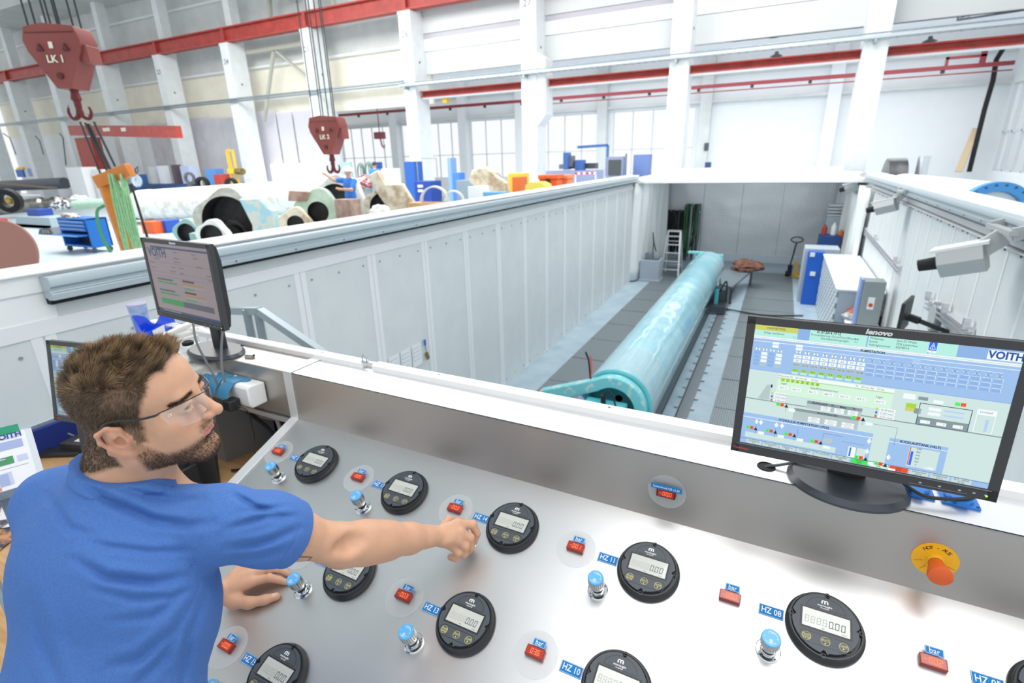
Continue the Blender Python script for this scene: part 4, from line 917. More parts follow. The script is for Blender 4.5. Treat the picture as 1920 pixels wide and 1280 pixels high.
def report_screen(W, H, k, name, parent, y=0., pre='r', z0=0., TM=None):
    mb = MB(); mb.m = TM or Matrix.Identity(4); K_ = list(RC)
    def P(u, v, l): return ((u-.5)*W, y-.0002*l, z0+(1-v)*H)
    def R(x0, y0, x1, y1, c, l=1): mb.quad(P(x0, y0, l), P(x0, y1, l), P(x1, y1, l), P(x1, y0, l), K_.index(c))
    R(0, 0, 1, 1, 'paper', 0); R(.10, .04, .985, .065, 'navy')
    text(mb, 'VOITH', P(.19, .135, 2), (1, 0, 0), (0, 0, 1), .052, 0, sx=.95, k=1, bold=.04)
    for s_, u, v in (('Prüfbericht', .17, .215), ('Werte', .50, .10), ('Datum', .78, .10), ('Walze 1', .80, .15), ('Auftragsnr.', .50, .18), ('Kennzeichen', .50, .23), ('Bearbeiter', .83, .26), ('Messwerte', .08, .28), ('Sollwerte', .08, .35), ('Grenze', .42, .31), ('Durchfluss', .54, .31), ('Temperatur', .40, .37), ('Ergebnis', .54, .38), ('Ausgabe', .95, .36), ('Freigabe', .96, .42)):
        text(mb, s_, P(u, v, 2), (1, 0, 0), (0, 0, 1), .0105, 0, k=K_.index('ink'))
    for v in (.262, .40, .46): R(.02, v, .98, v+.003, 'gry')
    for v0 in (.495, .655):
        R(.10, v0, .36, v0+.026, 'gry'); R(.10, v0+.046, .42, v0+.070, 'grn'); R(.52, v0-.02, .70, v0+.006, 'brn'); R(.52, v0+.022, .84, v0+.046, 'gold'); R(.52, v0+.06, .84, v0+.075, 'pale'); R(.52, v0+.088, .69, v0+.112, 'teal')
    R(.09, .79, .46, .872, 'grn'); R(.46, .79, .93, .872, 'gry'); R(0, .955, 1, 1, 'navy')
    for i in range(12): R(.09+.025*i, .965, .105+.025*i, .985, 'pale', 2)
    return mb.build(name, [scrmat('r_'+n, RC[n], .8) for n in K_], parent, world=False, smooth=False, weld=False)
m2 = monitor('desktop_monitor', 'black monitor on the side cabinet showing a pinkish report with green bars', monM((-2.246, 1.331), CAMZ-.64, -5.4), .537, .354, .8, 'r', base_off=(.0, .115), foot_r=(.165, .10), drop=.166, tilt=1.2, extra=report_screen)
m3 = monitor('desktop_monitor', 'black monitor low on the left, half hidden by the operator head', monM((-2.365, .952), CAMZ-.99, 10), .53, .340, .55, 'f', base_off=(.0, .11), foot_r=(.14, .10), drop=.335, tilt=11)
# ==================================================================== CLUTTER ON THE LEFT
TZ = 1.273
def onz(px, py, z): return atz(px, py, z)
# cup
q = onz(268, 616, TZ); t = thing('plastic_cup', 'tall translucent plastic cup on the side cabinet behind the blue holder', 'cup', tuple(q))
mb = MB(); mb.lathe([(.036, .0), (.0375, .01), (.045, .135), (.0435, .135), (.036, .012), (0, .01)], n=36); mb.build('cup_wall', mat('cup_clear', '#cfdff2', .15, alpha=.45, noise='#8fb2dd', nscale=30), t, world=False)
mb = MB(); mb.lathe([(.0455, .130), (.0465, .138), (.044, .140), (.0, .140)], n=36); mb.build('lid_rim', mat('cup_rim', '#c9c4e4', .3, alpha=.6), t, world=False)
# blue acrylic holder
a, b = onz(262, 632, TZ), onz(334, 612, TZ); c = (a+b)/2; t = thing('blue_card_holder', 'blue acrylic card holder with a scalloped edge on the side cabinet', 'holder', tuple(c)); M_acr = mat('acrylic_blue', '#1d4fe0', .15, coat=.6, spec=.6)
X = (b-a).normalized(); W_ = (b-a).length; Yn = Vector((0, 0, 1)).cross(X)
back = [(-.5*W_, 0), (.5*W_, 0), (.5*W_, .085), (.40*W_, .098), (.22*W_, .095), (.08*W_, .055), (0, .04), (-.08*W_, .05), (-.2*W_, .09), (-.38*W_, .108), (-.5*W_, .112)]
mb = MB(); mb.prism(back, -.002, .002, o=c+Yn*.02, X=X, Y=(0, 0, 1)); mb.build('back_plate', M_acr, t)
mb = MB(); mb.prism([(-.5*W_, 0), (.5*W_, 0), (.5*W_, .03), (.1*W_, .02), (-.1*W_, .045), (-.5*W_, .02)], -.0015, .0015, o=c-Yn*.045, X=X, Y=(0, 0, 1)); mb.prism([(-.5*W_, -.05), (.5*W_, -.05), (.5*W_, .02), (-.5*W_, .02)], -.0, .003, o=c, X=X, Y=Yn); mb.prism([(-.045, 0), (.02, 0), (.02, .112), (-.045, .02)], -.002, .002, o=a, X=Yn, Y=(0, 0, 1)); mb.build('front_plate', M_acr, t)
mb = MB(); mb.prism([(-.3*W_, 0), (.0, 0), (.02*W_, .045), (-.3*W_, .03)], .001, .002, o=c-Yn*.052, X=X, Y=(0, 0, 1)); mb.build('white_card', M_white, t)
q = onz(262, 628, TZ); t = thing('key_bunch', 'small bunch of shiny keys left of the blue card holder', 'keys', tuple(q)); 
for i in range(6): mb = MB(); mb.sphere((.008*math.cos(i*2.1), .008*math.sin(i*2.1), .01+.013*i), .011, 10, (1, .6, 1)); mb.build('key', M_galv if i % 2 else mat('key_bright', '#e5e7e8', .15, .9), t, world=False)
# stapler-like punch, pen, puck
a, b = onz(300, 646, TZ), onz(380, 612, TZ+.02); t = thing('white_stapler', 'long white stapler lying on the side cabinet', 'stapler', tuple(a)); M_st = mat('stapler_white', '#e3e2dc', .4)
d = (b-a); d.z = 0; a0 = Vector((a.x, a.y, TZ)); b0 = a0+d
mb = MB(); mb.bar(a0+Vector((0, 0, .012)), b0+Vector((0, 0, .012)), .035, .018); mb.build('base', M_st, t, bevel=.004)
mb = MB(); mb.bar(a0+Vector((0, 0, .03)), b0+Vector((0, 0, .062)), .038, .022); mb.build('arm', M_st, t, bevel=.006)
a, b = onz(310, 652, TZ), onz(370, 632, TZ); mb = MB(); mb.tube([a+Vector((0, 0, .008)), a.lerp(b, .5)+Vector((0, 0, .012)), b+Vector((0, 0, .008))], [.006, .009, .010], n=10); tag(mb.build('white_pen', M_st), 'thick white pen lying in front of the stapler', 'pen')
q = onz(353, 646, TZ); mb = MB(); mb.lathe([(0, 0), (.024, 0), (.026, .004), (.026, .014), (.018, .018), (.014, .014), (0, .014)], n=30, p0=q); tag(mb.build('black_puck', M_rubber), 'small black round puck beside the left monitor foot', 'puck')
# bench/desk in the bay
DZ = .75; M_wood = mat('desk_wood', '#cfa777', .5, noise='#bb8f5c', nscale=3, stretch=(1.5, 14, 14))
t = thing('wooden_desk', 'light wooden desk behind the operator under the low monitor', 'desk', (-2.6, 1.0, 0))
mb = MB(); mb.prism([(-3.15, .30), (-1.80, .30), (-1.80, 1.52), (-3.15, 1.52)], DZ-.03, DZ); mb.build('desk_top', M_wood, t)
for x in (-3.08, -1.88):
    for y in (.37, 1.44): mb = MB(); mb.box2((x-.03, y-.03, 0), (x+.03, y+.03, DZ-.03)); mb.build('leg', M_galv, t)
mb = MB(); mb.prism([(-3.35, .60), (-2.95, 1.12), (-2.75, 1.50), (-3.2, 1.50)], 0, .001); 
mb = MB(); A_ = Vector((-3.02, .78, 0)); B_ = Vector((-3.02, 1.52, 0)); mb.box2((-3.20, .60, 0), (-3.16, 1.56, .90)); struct(mb.build('trim_10', M_zinc, bevel=.004))
mb = MB(); mb.box2((-3.155, .62, DZ), (-3.13, 1.53, .88)); mb.box2((-3.13, 1.50, DZ), (-2.25, 1.525, .93)); tag(mb.build('navy_desk_screen', mat('navy_felt', '#1f3486', .8)), 'dark blue low screen behind the desk', 'screen')
# document stand with printed sheet
P_ = [atd(0, 815, 1.30), atd(68, 797, 1.36), atd(76, 905, 1.34), atd(0, 928, 1.28)]
o = P_[3]; X = (P_[2]-P_[3]); W_ = X.length; X = X/W_; Yv = (P_[0]-P_[3]); Yv = (Yv-X*Yv.dot(X)); H_ = Yv.length; Yv = Yv/H_
Nn = X.cross(Yv); t = thing('document_stand', 'printed process sheet in a clear holder at the left edge', 'document', tuple(o)); W_ += .10; o = o-X*.10
mb = MB(); mb.prism([(0, 0), (W_, 0), (W_, H_), (0, H_)], -.004, 0, o=o, X=X, Y=Yv); mb.k = 1; mb.prism([(W_, -.0), (W_+.012, .0), (W_+.012, H_), (W_, H_)], -.02, .002, o=o, X=X, Y=Yv); mb.build('sheet', [mat('sheet_white', '#f3f4f6', .5), mat('edge_clear', '#dfe5ea', .2)], t)
mb = MB(); mb.prism([(0, H_*.99), (W_-.01, H_*.99), (W_-.01, H_*1.12), (0, H_*1.12)], -.004, .003, o=o, X=X, Y=Yv); mb.build('green_strip', mat('strip_green', '#2f9a73', .4), t)
mb = MB(); cols = [mat('ink_'+c, c, .6) for c in ('#a9b6dc', '#4f9a66', '#7c8088', '#c9d2ea', '#e38c7c', '#34539c')]
def rr(x0, y0, x1, y1, k, h=.001): mb.quad(*[o+X*(W_*a)+Yv*(H_*b)+Nn*h for a, b in ((x0, y0), (x1, y0), (x1, y1), (x0, y1))], k)
rr(.05, .72, .94, .86, 0); rr(.62, .90, .92, .93, 3); rr(.50, .47, .80, .60, 1); rr(.35, .46, .5, .54, 2); rr(.05, .40, .94, .405, 2); rr(.50, .56, .72, .58, 3, .002); rr(.84, .48, .95, .58, 3); rr(.42, .12, .74, .34, 3); rr(.60, .13, .70, .32, 0, .0015); rr(.46, .06, .60, .11, 4)
text(mb, 'VOITH', o+X*W_*.80+Yv*H_*.945, X, Yv, .018, .002, k=5, bold=.03); mb.build('print', cols, t, weld=False)
mb = MB(); mb.bar(o+X*W_*.6-Nn*.02+Yv*.02, Vector((o.x+.04, o.y+.10, DZ)), .02, .01); mb.bar(o+X*.02-Nn*.01, o+X*W_-Nn*.01, .02, .02); mb.bar(o+X*W_*.9, Vector(((o+X*W_*.9).x, (o+X*W_*.9).y, DZ)), .012, .012); mb.bar(o+X*W_*.2, Vector(((o+X*W_*.2).x, (o+X*W_*.2).y, DZ)), .012, .012); mb.build('support', M_galv, t)
# photo prints on the desk
for i, (px, py, rot, cs, lab) in enumerate(((10, 985, .5, ('#3a3b46', '#c98c5e'), 'glossy magazine page lying at the left edge under the process sheet'), (30, 950, .8, ('#e3e3e6', '#4a4048'), 'photo sheet tucked under the process sheet'))):
    q = onz(px, py, DZ+.004+.004*i); mb = MB().at(Matrix.Translation(q) @ Matrix.Rotation(rot, 4, 'Z')); mb.box((0, 0, 0), (.21, .30, .002)); mb.at(Matrix.Identity(4)); tag(mb.build('photo_sheet', mat('photo%d' % i, cs[0], .3, noise=cs[1], nscale=16, ramp=(.45, .55))), lab, 'sheet', 'photo sheets on the desk')
# pen and black device, cables
q = onz(140, 838, DZ); t = thing('screwdriver', 'upright pale screwdriver leaning on the desk behind the operator', 'screwdriver', tuple(q)); mb = MB(); mb.tube([q, q+Vector((-.02, .02, .05))], .008); mb.build('handle', M_black, t); mb = MB(); mb.tube([q+Vector((-.02, .02, .05)), atd(127, 812, (q-Vector((0, 0, CAMZ))).dot(Vector(FWD))-.01)], .004); mb.build('shaft', M_galv, t)
q = onz(175, 830, DZ+.03); mb = MB().at(Matrix.Translation((q.x, q.y, DZ+.03)) @ Matrix.Rotation(.3, 4, 'Z')); mb.box((0, 0, 0), (.24, .14, .055)); mb.k = 1; mb.box((-.02, -.01, .028), (.08, .06, .004)); mb.at(Matrix.Identity(4)); tag(mb.build('black_device', [M_black, M_st], bevel=.006), 'black desk telephone half hidden behind the operator neck', 'telephone')
q = onz(120, 852, DZ); mb = MB().at(Matrix.Translation((q.x, q.y, DZ+.012)) @ Matrix.Rotation(.5, 4, 'Z')); mb.box((0, 0, 0), (.20, .06, .024)); mb.at(Matrix.Identity(4)); tag(mb.build('black_remote', M_black, bevel=.005), 'flat black remote lying on the desk beside the operator shoulder', 'remote')
q = onz(140, 835, DZ); mb = MB(); rnd = random.Random(8)
for j in range(3): mb.tube(spline([q+Vector((-.05+.02*j, .02, .01)), q+Vector((-.10, .08+.02*j, .02)), q+Vector((.0, .13, .015+.01*j)), q+Vector((.10, .08, .01)), q+Vector((.13, .0, .01))]), .004, n=6)
tag(mb.build('white_cable', mat('cable_white', '#dfe1e2', .4)), 'white cable loop on the desk behind the operator', 'cable')
# monitor seen edge-on behind the chin, turned away
t = thing('desktop_monitor', 'black monitor seen edge-on between the operator chin and the console', 'monitor', (-2.10, 1.2, DZ), group='desktop monitors')
pz0, pz1 = atx(413, 912, -2.06), atx(405, 730, -2.06)
X_ = Vector((-.80, -.60, 0)).normalized()
mb = MB(); c0 = Vector((-2.06, pz0.y, DZ+.005)); H2 = pz1.z-c0.z+.03; mb.prism([(0, 0), (.50, 0), (.50, H2), (0, H2)], -.018, .018, o=c0, X=X_, Y=(0, .10, 1)); mb.build('bezel', M_bez, t, bevel=.004)
Nn2 = X_.cross(Vector((0, .1, 1))).normalized(); 
if Nn2.x < 0: Nn2 = -Nn2
mb = MB(); 
for j in range(14): mb.box(c0+X_*.14+Nn2*.03+Vector((0, 0, .05+.022*j)), (.14, .05, .010), rot=Matrix.Rotation(math.atan2(X_.y, X_.x), 3, 'Z'))
mb.box(c0+X_*.2+Nn2*.022+Vector((0, 0, H2*.5)), (.26, .02, H2*.8), rot=Matrix.Rotation(math.atan2(X_.y, X_.x), 3, 'Z')); mb.build('vented_back', M_bezt, t)
sc_ = c0+X_*.08+Nn2*.11; mb = MB(); mb.box((sc_.x, sc_.y, DZ+.09), (.085, .085, .18)); mb.box((sc_.x, sc_.y, DZ+.006), (.16, .16, .012)); mb.build('stand_foot', M_bezt, t, bevel=.008)
mb = MB(); mb.bar((sc_.x, sc_.y, DZ+.16), (sc_.x-.01, sc_.y+.01, H2+DZ-.10), .06, .05); mb.build('stand_column', M_rubber, t, bevel=.01)
mb = MB(); z_ = H2+DZ-.07; mb.cyl((sc_.x-.06, sc_.y-.02, z_), (sc_.x+.06, sc_.y+.02, z_), .038, n=24); mb.build('hinge', M_bez, t, bevel=.006)
# cables
def cable(name, label, pts, r, m, n=8): mb = MB(); mb.tube(spline(pts, 8), r, n=n); return tag(mb.build(name, m), label, 'cable')
M_cgr = mat('cable_grey', '#5a5d60', .45); M_ccr = mat('cable_cream', '#cdc6b8', .5)
m2z = CAMZ-.64
cable('monitor_cable', 'grey cable hanging from the left monitor, nearer the operator', [atd(362, 606, 1.93), atd(368, 640, 1.90), atd(385, 675, 1.86), atd(402, 705, 1.84), atd(408, 722, 1.84)], .004, M_cgr)
cable('monitor_cable', 'grey cable hanging in front of the left monitor column', [atd(417, 622, 1.90), atd(415, 655, 1.85), atd(416, 690, 1.80), atd(422, 715, 1.79)], .0045, M_cgr)
cable('monitor_cable', 'black cable dropping into the ledge hole beside the right monitor', [CP(.20, .12, .26), CP(.13, .085, .235), CP(.09, .07, .222), CP(.062, .064, .214), CP(.055, .062, .205)], .004, M_cgr)
cable('monitor_cable', 'black cable curving from the right monitor foot to the blue sockets', [CP(.28, .15, .34), CP(.33, .08, .27), CP(.39, .05, .235), CP(.45, .06, .232), CP(.50, .085, .235)], .0045, M_black)
for i, (pp, r, m, lab) in enumerate((([(-2.15, .12, -.03), (-2.0, .10, -.10), (-1.9, .05, -.19), (-1.80, .02, -.28)], .010, M_ccr, 'thick cream cable running down inside the console bay'), ([(-2.2, .14, -.15), (-2.05, .12, -.13), (-1.92, .1, -.09), (-1.80, .12, -.07)], .008, M_ccr, 'cream cable crossing the console bay level'), ([(-2.12, .04, -.06), (-1.98, .05, -.15), (-1.88, 0, -.24), (-1.80, -.05, -.31)], .009, M_black, 'black cable running down inside the console bay'), ([(-2.1, -.1, -.30), (-1.95, -.03, -.29), (-1.88, -.08, -.30), (-1.95, -.14, -.305)], .006, M_black, 'black cable lying on the desk in the console bay'))):
    cable('bay_cable', lab, [CP(*p) for p in pp], r, m)
lump_bag = None
# ==================================================================== OPERATOR
HR = np.array([[.5683, .8181, .0884], [-.8149, .5744, -.0768], [-.1136, -.0284, .9931]]) @ _rot('X', 2.5); HO = np.array([-1.010, .480, 1.6530])
PS = np.array(PM(0, 0)); PSi = np.linalg.inv(PS)
def pnl(px, py, h):
    """point at height h above the sloped panel on the sight line of a pixel"""
    n_ = PS[:3, 2]; o_ = PS[:3, 3]+n_*h; d = ray(px, py); c = np.array([0, 0, CAMZ]); return c+d*(((o_-c)@n_)/(d@n_))
def A3(v): return np.array(v, float)
SR, ER = A3([-.885, .515, 1.425]), A3(atd(640, 1022, 1.23)); WR_ = pnl(812, 1004, .155)
SL, WL_ = A3([-1.235, .405, 1.41]), pnl(412, 1113, .052); EL = (SL+WL_)/2+A3([-.05, -.06, .03])
def build_skin():
    s = SDF(); s.frame(HR, HO)
    s.ell((0, -.013, .052), (.0735, .096, .084)); s.ell((0, .030, -.005), (.060, .060, .085), k=.03); s.ell((0, .045, .06), (.058, .045, .055), k=.03)
    for x in (-1, 1):
        s.cone((x*.054, .0, -.052), (x*.018, .078, -.088), .019, .018, k=.03); s.cone((x*.060, .0, -.01), (x*.054, .0, -.052), .018, .019, k=.02)
        s.ell((x*.046, .060, -.004), (.021, .022, .020), k=.025); s.ell((x*.040, .055, -.040), (.024, .03, .03), k=.03)
    s.ell((0, .089, -.086), (.021, .017, .017), k=.02)
    s.cone((-.032, .082, .036), (.032, .082, .036), .0125, k=.016)
    for x in (-1, 1): s.ell((x*.031, .103, .021), (.019, .016, .013), k=.012, sub=True)
    for x in (-1, 1): s.ell((x*.031, .078, .020), (.0115, .0115, .0112), k=.004)
    for x in (-1, 1):
        s.chain([(x*.016, .0895, .019), (x*.023, .0945, .0275), (x*.032, .0962, .0295), (x*.041, .0915, .027), (x*.047, .084, .019)], [.0022, .0032, .0034, .0032, .0022], k=.005)
        s.chain([(x*.016, .0895, .018), (x*.024, .0935, .0125), (x*.034, .0925, .0115), (x*.046, .0845, .018)], [.0022, .0024, .0024, .0022], k=.005)
    s.cone((0, .090, .034), (0, .121, -.007), .0085, .0095, k=.012); s.ell((0, .123, -.011), (.0105, .0105, .0095), k=.008)
    for x in (-1, 1): s.ell((x*.0125, .111, -.015), (.0075, .0105, .0075), k=.006); s.ell((x*.0065, .118, -.0215), (.0036, .006, .004), k=.003, sub=True)
    s.ell((0, .078, -.044), (.034, .024, .028), k=.02)
    s.chain([(-.025, .091, -.046), (-.011, .1005, -.041), (0, .1025, -.0425), (.011, .1005, -.041), (.025, .091, -.046)], [.0022, .0042, .0042, .0042, .0022], k=.004)
    s.chain([(-.024, .091, -.0475), (-.009, .099, -.052), (.009, .099, -.052), (.024, .091, -.0475)], [.0022, .0052, .0052, .0022], k=.004)
    s.chain([(-.026, .094, -.0465), (0, .1065, -.0462), (.026, .094, -.0465)], [.0009, .0012, .0009], k=.0025, sub=True)
    s.ell((0, .101, -.066), (.018, .008, .006), k=.012, sub=True)
    H0, O0 = s.T; s.frame(HR @ _rot('X', 20), HR @ A3([0, -.004, -.008])+HO)
    for x in (-1, 1):   # ears
        R = _rot('Z', x*-24)
        s.ell((x*.0765, -.006, .002), (.0055, .019, .030), R, k=.006)
        s.ell((x*.081, -.012, .010), (.0055, .017, .024), _rot('Z', x*-30), k=.006); s.chain([(x*.074, .006, .004), (x*.080, .010, .022), (x*.085, -.002, .033), (x*.089, -.020, .030), (x*.089, -.026, .014), (x*.085, -.022, -.006), (x*.079, -.010, -.024), (x*.074, -.001, -.031), (x*.071, .004, -.022)], [.0035, .004, .0042, .0042, .004, .0038, .0062, .0072, .004], k=.004)
        s.chain([(x*.084, .000, .020), (x*.085, -.012, .012), (x*.082, -.013, -.004), (x*.078, -.004, -.013)], [.0028, .003, .003, .0028], k=.004)
        s.ell((x*.084, -.001, .002), (.007, .008, .010), R, k=.004, sub=True); s.ell((x*.078, .009, -.001), (.005, .004, .006), k=.003)
        s.chain([(x*.089, -.008, .027), (x*.090, -.019, .020), (x*.088, -.019, .004)], [.0022, .0022, .002], k=.003, sub=True)
    s.frame(HR, HO)
    # neck and torso (under the shirt)
    nb = HR @ A3([0, -.035, -.03])+HO; C7 = A3([-1.062, .425, 1.50]); s.frame(np.eye(3), np.zeros(3))
    s.cone(nb, C7, .060, .066, k=.03); s.cone(HR @ A3([.03, .0, -.05])+HO, C7+A3([.02, .05, -.02]), .035, .045, k=.03)
    s.cone(HR @ A3([.066, -.02, -.035])+HO, C7+A3([.03, .09, -.05]), .014, .014, k=.02); s.cone(HR @ A3([-.066, -.02, -.035])+HO, C7+A3([-.03, .07, -.05]), .014, .014, k=.02)
    s.cone(C7+A3([0, .02, -.03]), SR+A3([-.02, -.01, 0]), .055, .055, k=.03); s.cone(C7+A3([0, .02, -.03]), SL+A3([.02, -.01, 0]), .055, .055, k=.03)
    s.ell((-1.06, .40, 1.30), (.165, .115, .20), _rot('Z', 14), k=.04); s.ell((-1.05, .32, 1.05), (.15, .10, .16), _rot('Z', 10), k=.04)
    # right arm
    s.cone(SR, SR*.45+ER*.55, .057, .050, k=.03); s.cone(SR*.45+ER*.55, ER, .048, .043, k=.02)
    fa = WR_-ER; s.chain([ER, ER+fa*.22, ER+fa*.45, ER+fa*.7, WR_-fa*.04], [.045, .0475, .0435, .036, .029], k=.03)
    s.ell(ER+A3([-.01, .0, -.018])+fa*.02, (.030, .03, .028), k=.03); s.cone(ER-fa*.12+A3([.016, 0, .014]), ER+fa*.34+A3([.010, 0, .010]), .030, .034, k=.03)
    up = A3([-.1, .1, 1.]); ax = fa/np.linalg.norm(fa); sd = np.cross(ax, up); sd /= np.linalg.norm(sd)   # sd points to the camera side
    dc = A3([0, 0, CAMZ])-ER; dc /= np.linalg.norm(dc); s.chain([ER+dc*.062-fa*.03+A3([0, 0, -.006]), ER+dc*.064+fa*.08, ER+dc*.066+fa*.20+A3([0, .0, .012])], [.005, .008, .003], k=.034, sub=True); s.ell(ER+dc*.018+fa*.38-A3([0, 0, .008]), (.030, .034, .028), k=.03)
    s.cone(WR_-fa*.12-sd*.011, WR_-sd*.012, .023, .021, k=.015); s.cone(WR_-fa*.12+sd*.012, WR_+sd*.012, .023, .020, k=.015)
    # right hand
    J = dict(i=[(858, 982, .128), (886, 983, .104), (894, 1000, .075), (889, 1016, .052)], m=[(862, 998, .122), (881, 1008, .094), (883, 1026, .062), (877, 1034, .048)],
             r=[(858, 1012, .114), (872, 1024, .088), (870, 1038, .066), (861, 1041, .056)], p=[(848, 1022, .104), (859, 1036, .082), (854, 1046, .066), (845, 1044, .06)])
    P = {k: [pnl(*q) for q in v] for k, v in J.items()}
    for k, r in (('i', (.0145, .0128, .0115, .010)), ('m', (.015, .0132, .0118, .0105)), ('r', (.0145, .0128, .0115, .0102)), ('p', (.0135, .0118, .0108, .010))):
        s.cone(WR_+(P[k][0]-WR_)*.15, P[k][0], .0185, r[0]+.0015, k=.012); s.chain(P[k], r, k=.003)
        s.ell(P[k][1], (r[1]+.001,)*3, k=.003)
    s.cone((P['i'][0]+WR_)/2, (P['p'][0]+WR_)/2, .015, .014, k=.012); s.ell((P['m'][0]+WR_)/2-A3([0, .0, .008]), (.026, .03, .014), k=.015)
    tb = [WR_+(P['i'][0]-WR_)*.2-A3([.012, -.008, .018]), pnl(842, 975, .105), pnl(866, 978, .078), pnl(876, 986, .052)]
    s.chain(tb, [.0155, .0125, .0105, .009], k=.008)
    # left arm and hand
    s.chain([SL, SL*.5+EL*.5, EL], [.055, .046, .041], k=.02); fb = WL_-EL; s.chain([EL, EL+fb*.3, EL+fb*.7, WL_], [.041, .044, .035, .027], k=.02)
    s.cone(WL_-fb*.04, WL_, .028, .026, k=.01)
    J = dict(i=[(474, 1090, .040), (505, 1083, .036), (523, 1087, .020), (536, 1091, .0095)], m=[(470, 1078, .044), (504, 1066, .040), (526, 1069, .022), (541, 1076, .009)],
             r=[(463, 1068, .042), (494, 1052, .036), (514, 1050, .020), (528, 1053, .009)], p=[(454, 1062, .038), (478, 1045, .030), (492, 1041, .018), (502, 1041, .009)])
    P = {k: [pnl(*q) for q in v] for k, v in J.items()}
    for k, r in (('i', (.015, .0122, .011, .0095)), ('m', (.015, .0122, .011, .0095)), ('r', (.014, .0115, .0105, .009)), ('p', (.0125, .0105, .0095, .0085))):
        s.cone(WL_+(P[k][0]-WL_)*.15, P[k][0], .021, r[0]+.002, k=.012); s.chain(P[k], r, k=.003); s.ell(P[k][1], (r[1]+.001,)*3, k=.003)
    s.cone(WL_+(P['i'][0]-WL_)*.4, WL_+(P['p'][0]-WL_)*.6, .017, .015, k=.012)
    s.chain([WL_*.75+pnl(440, 1128, .03)*.25, pnl(440, 1126, .030), pnl(467, 1130, .023), pnl(497, 1124, .0155), pnl(518, 1118, .0105)], [.022, .022, .0165, .0135, .0115], k=.01)
    return s, C7
SKINC = A3(lin('#cfa184')[:3]); LIPC = A3(lin('#c98078')[:3]); BRDC = A3(lin('#7a5a42')[:3]); PALEC = A3(lin('#edc6ab')[:3]); REDC = A3(lin('#c88a72')[:3]); HAIRC = A3(lin('#5a4634')[:3]); NAILC = A3(lin('#ecc8b4')[:3])
def hl(V): return (V-HO) @ HR       # to head coordinates
def sm(x, a, b): t = np.clip((x-a)/(b-a), 0, 1); return t*t*(3-2*t)
def hairline(H):
    """>0 inside the scalp hair region, in head coordinates"""
    x, y, z = H[:, 0], H[:, 1], H[:, 2]; ax = np.abs(x)
    front = .072-1.2*np.clip(ax-.035, 0, 1)-y+np.clip(z-.10, -.02, .05)*.25      # hairline over the forehead
    top = np.minimum(front+.002, (z-.085)*1.5)
    side = np.minimum(.030-y+np.clip(z-.03, 0, .05)*.45, z+.002-.0*y)               # temples, above the ear
    burn = np.minimum(np.minimum(.027-y, y-.008), z+.022)                             # sideburn
    back = np.minimum(-.022-y, z+.062-.2*(y+.022))
    return np.maximum(np.maximum(top, side), np.maximum(back, burn))
def beard(H):
    x, y, z = H[:, 0], H[:, 1], H[:, 2]
    jaw = np.minimum(-.044-.22*(y-.03)-z, y-.004)+.0
    jaw = np.minimum(np.minimum((-.042-z)+.95*np.clip(.040-y, -.008, .05), y-.006), z+.090+.35*np.clip(y-.01, 0, .08))
    chin = np.minimum(np.minimum(-.058-z, y-.05), z+.112)
    must = np.minimum(np.minimum(z+.042, -.026-z), np.minimum(y-.082, .030-np.abs(x)))
    gap = np.hypot(np.abs(x)-.036, z+.052)-.006
    return np.maximum(np.maximum(jaw, chin), np.minimum(must, 1))
def skin_color(V):
    H = hl(V); n = len(V); c = np.repeat(SKINC[None], n, 0); x, y, z = H.T
    n1 = vnoise(V, 28, 1)[:, None]; n2 = vnoise(V, 120, 2)[:, None]; c = c*(.93+.10*n1+.05*n2)
    hd = (np.abs(H).max(1) < .15)
    def mix(c, col, w): return c*(1-w[:, None])+col*w[:, None]
    c = mix(c, REDC, hd*.45*np.exp(-(((np.abs(x)-.045)/.02)**2+((y-.07)/.03)**2+((z+.01)/.02)**2)))
    c = mix(c, REDC, hd*.5*np.exp(-((x/.02)**2+((y-.122)/.015)**2+((z+.012)/.014)**2)))
    c = mix(c, REDC, hd*.45*sm(np.abs(x), .072, .082)*sm(-np.abs(y+.008), -.03, -.02)*sm(-np.abs(z), -.045, -.03))
    lip = np.minimum(.0245-np.abs(x), np.minimum(z+.0585, -.0375-.12*np.abs(x)-z)); lip = np.where(y > .085, lip, -1); c = mix(c, LIPC, hd*sm(lip, 0, .002)*.8)
    b = beard(H)+.004*(vnoise(V, 300, 3)-.5); c = mix(c, BRDC, hd*sm(b, -.004, .008)*.55*(1-sm(lip, -.001, .001)))
    brow = np.minimum(.0045-np.abs(z-.0405+.18*np.clip(np.abs(x)-.034, 0, 1)), np.minimum(np.abs(x)-.014, .052-np.abs(x))); brow = np.where(y > .06, brow, -1); c = mix(c, HAIRC, hd*sm(brow, -.002, .002)*.8)
    h = hairline(H)+.004*(vnoise(V, 200, 4)-.5); c = mix(c, HAIRC, hd*(~((np.abs(x) > .0755) & (np.abs(y+.008) < .03) & (np.abs(z) < .036)))*sm(h, -.006, .006)*.85)
    # nails of the visible thumb and index
    for px, py, hh in ((514, 1114, .02),):
        q = pnl(px, py, hh); w = np.exp(-(np.linalg.norm(V-q, axis=1)/.0075)**4); c = mix(c, NAILC, w*.8)
    # tattoo on the inner upper arm: thin zig-zag strokes
    T = [pnl(*q) for q in []]
    return np.clip(c, 0, 1)
SKH = .0028
person = thing('person', 'man in blue t-shirt and safety glasses reaching over the console to a knob', 'person', (-1.05, .1, 0))
M_skin = vmat('skin', .48, bump=.15, bs=700, sss=.12, spec=.35)
sk, C7 = build_skin()
body, SV, SF = sdf_object(sk, 'body', SKH, (-1.62, .05, .80), (-.60, 1.20, 1.86), M_skin, person, skin_color)

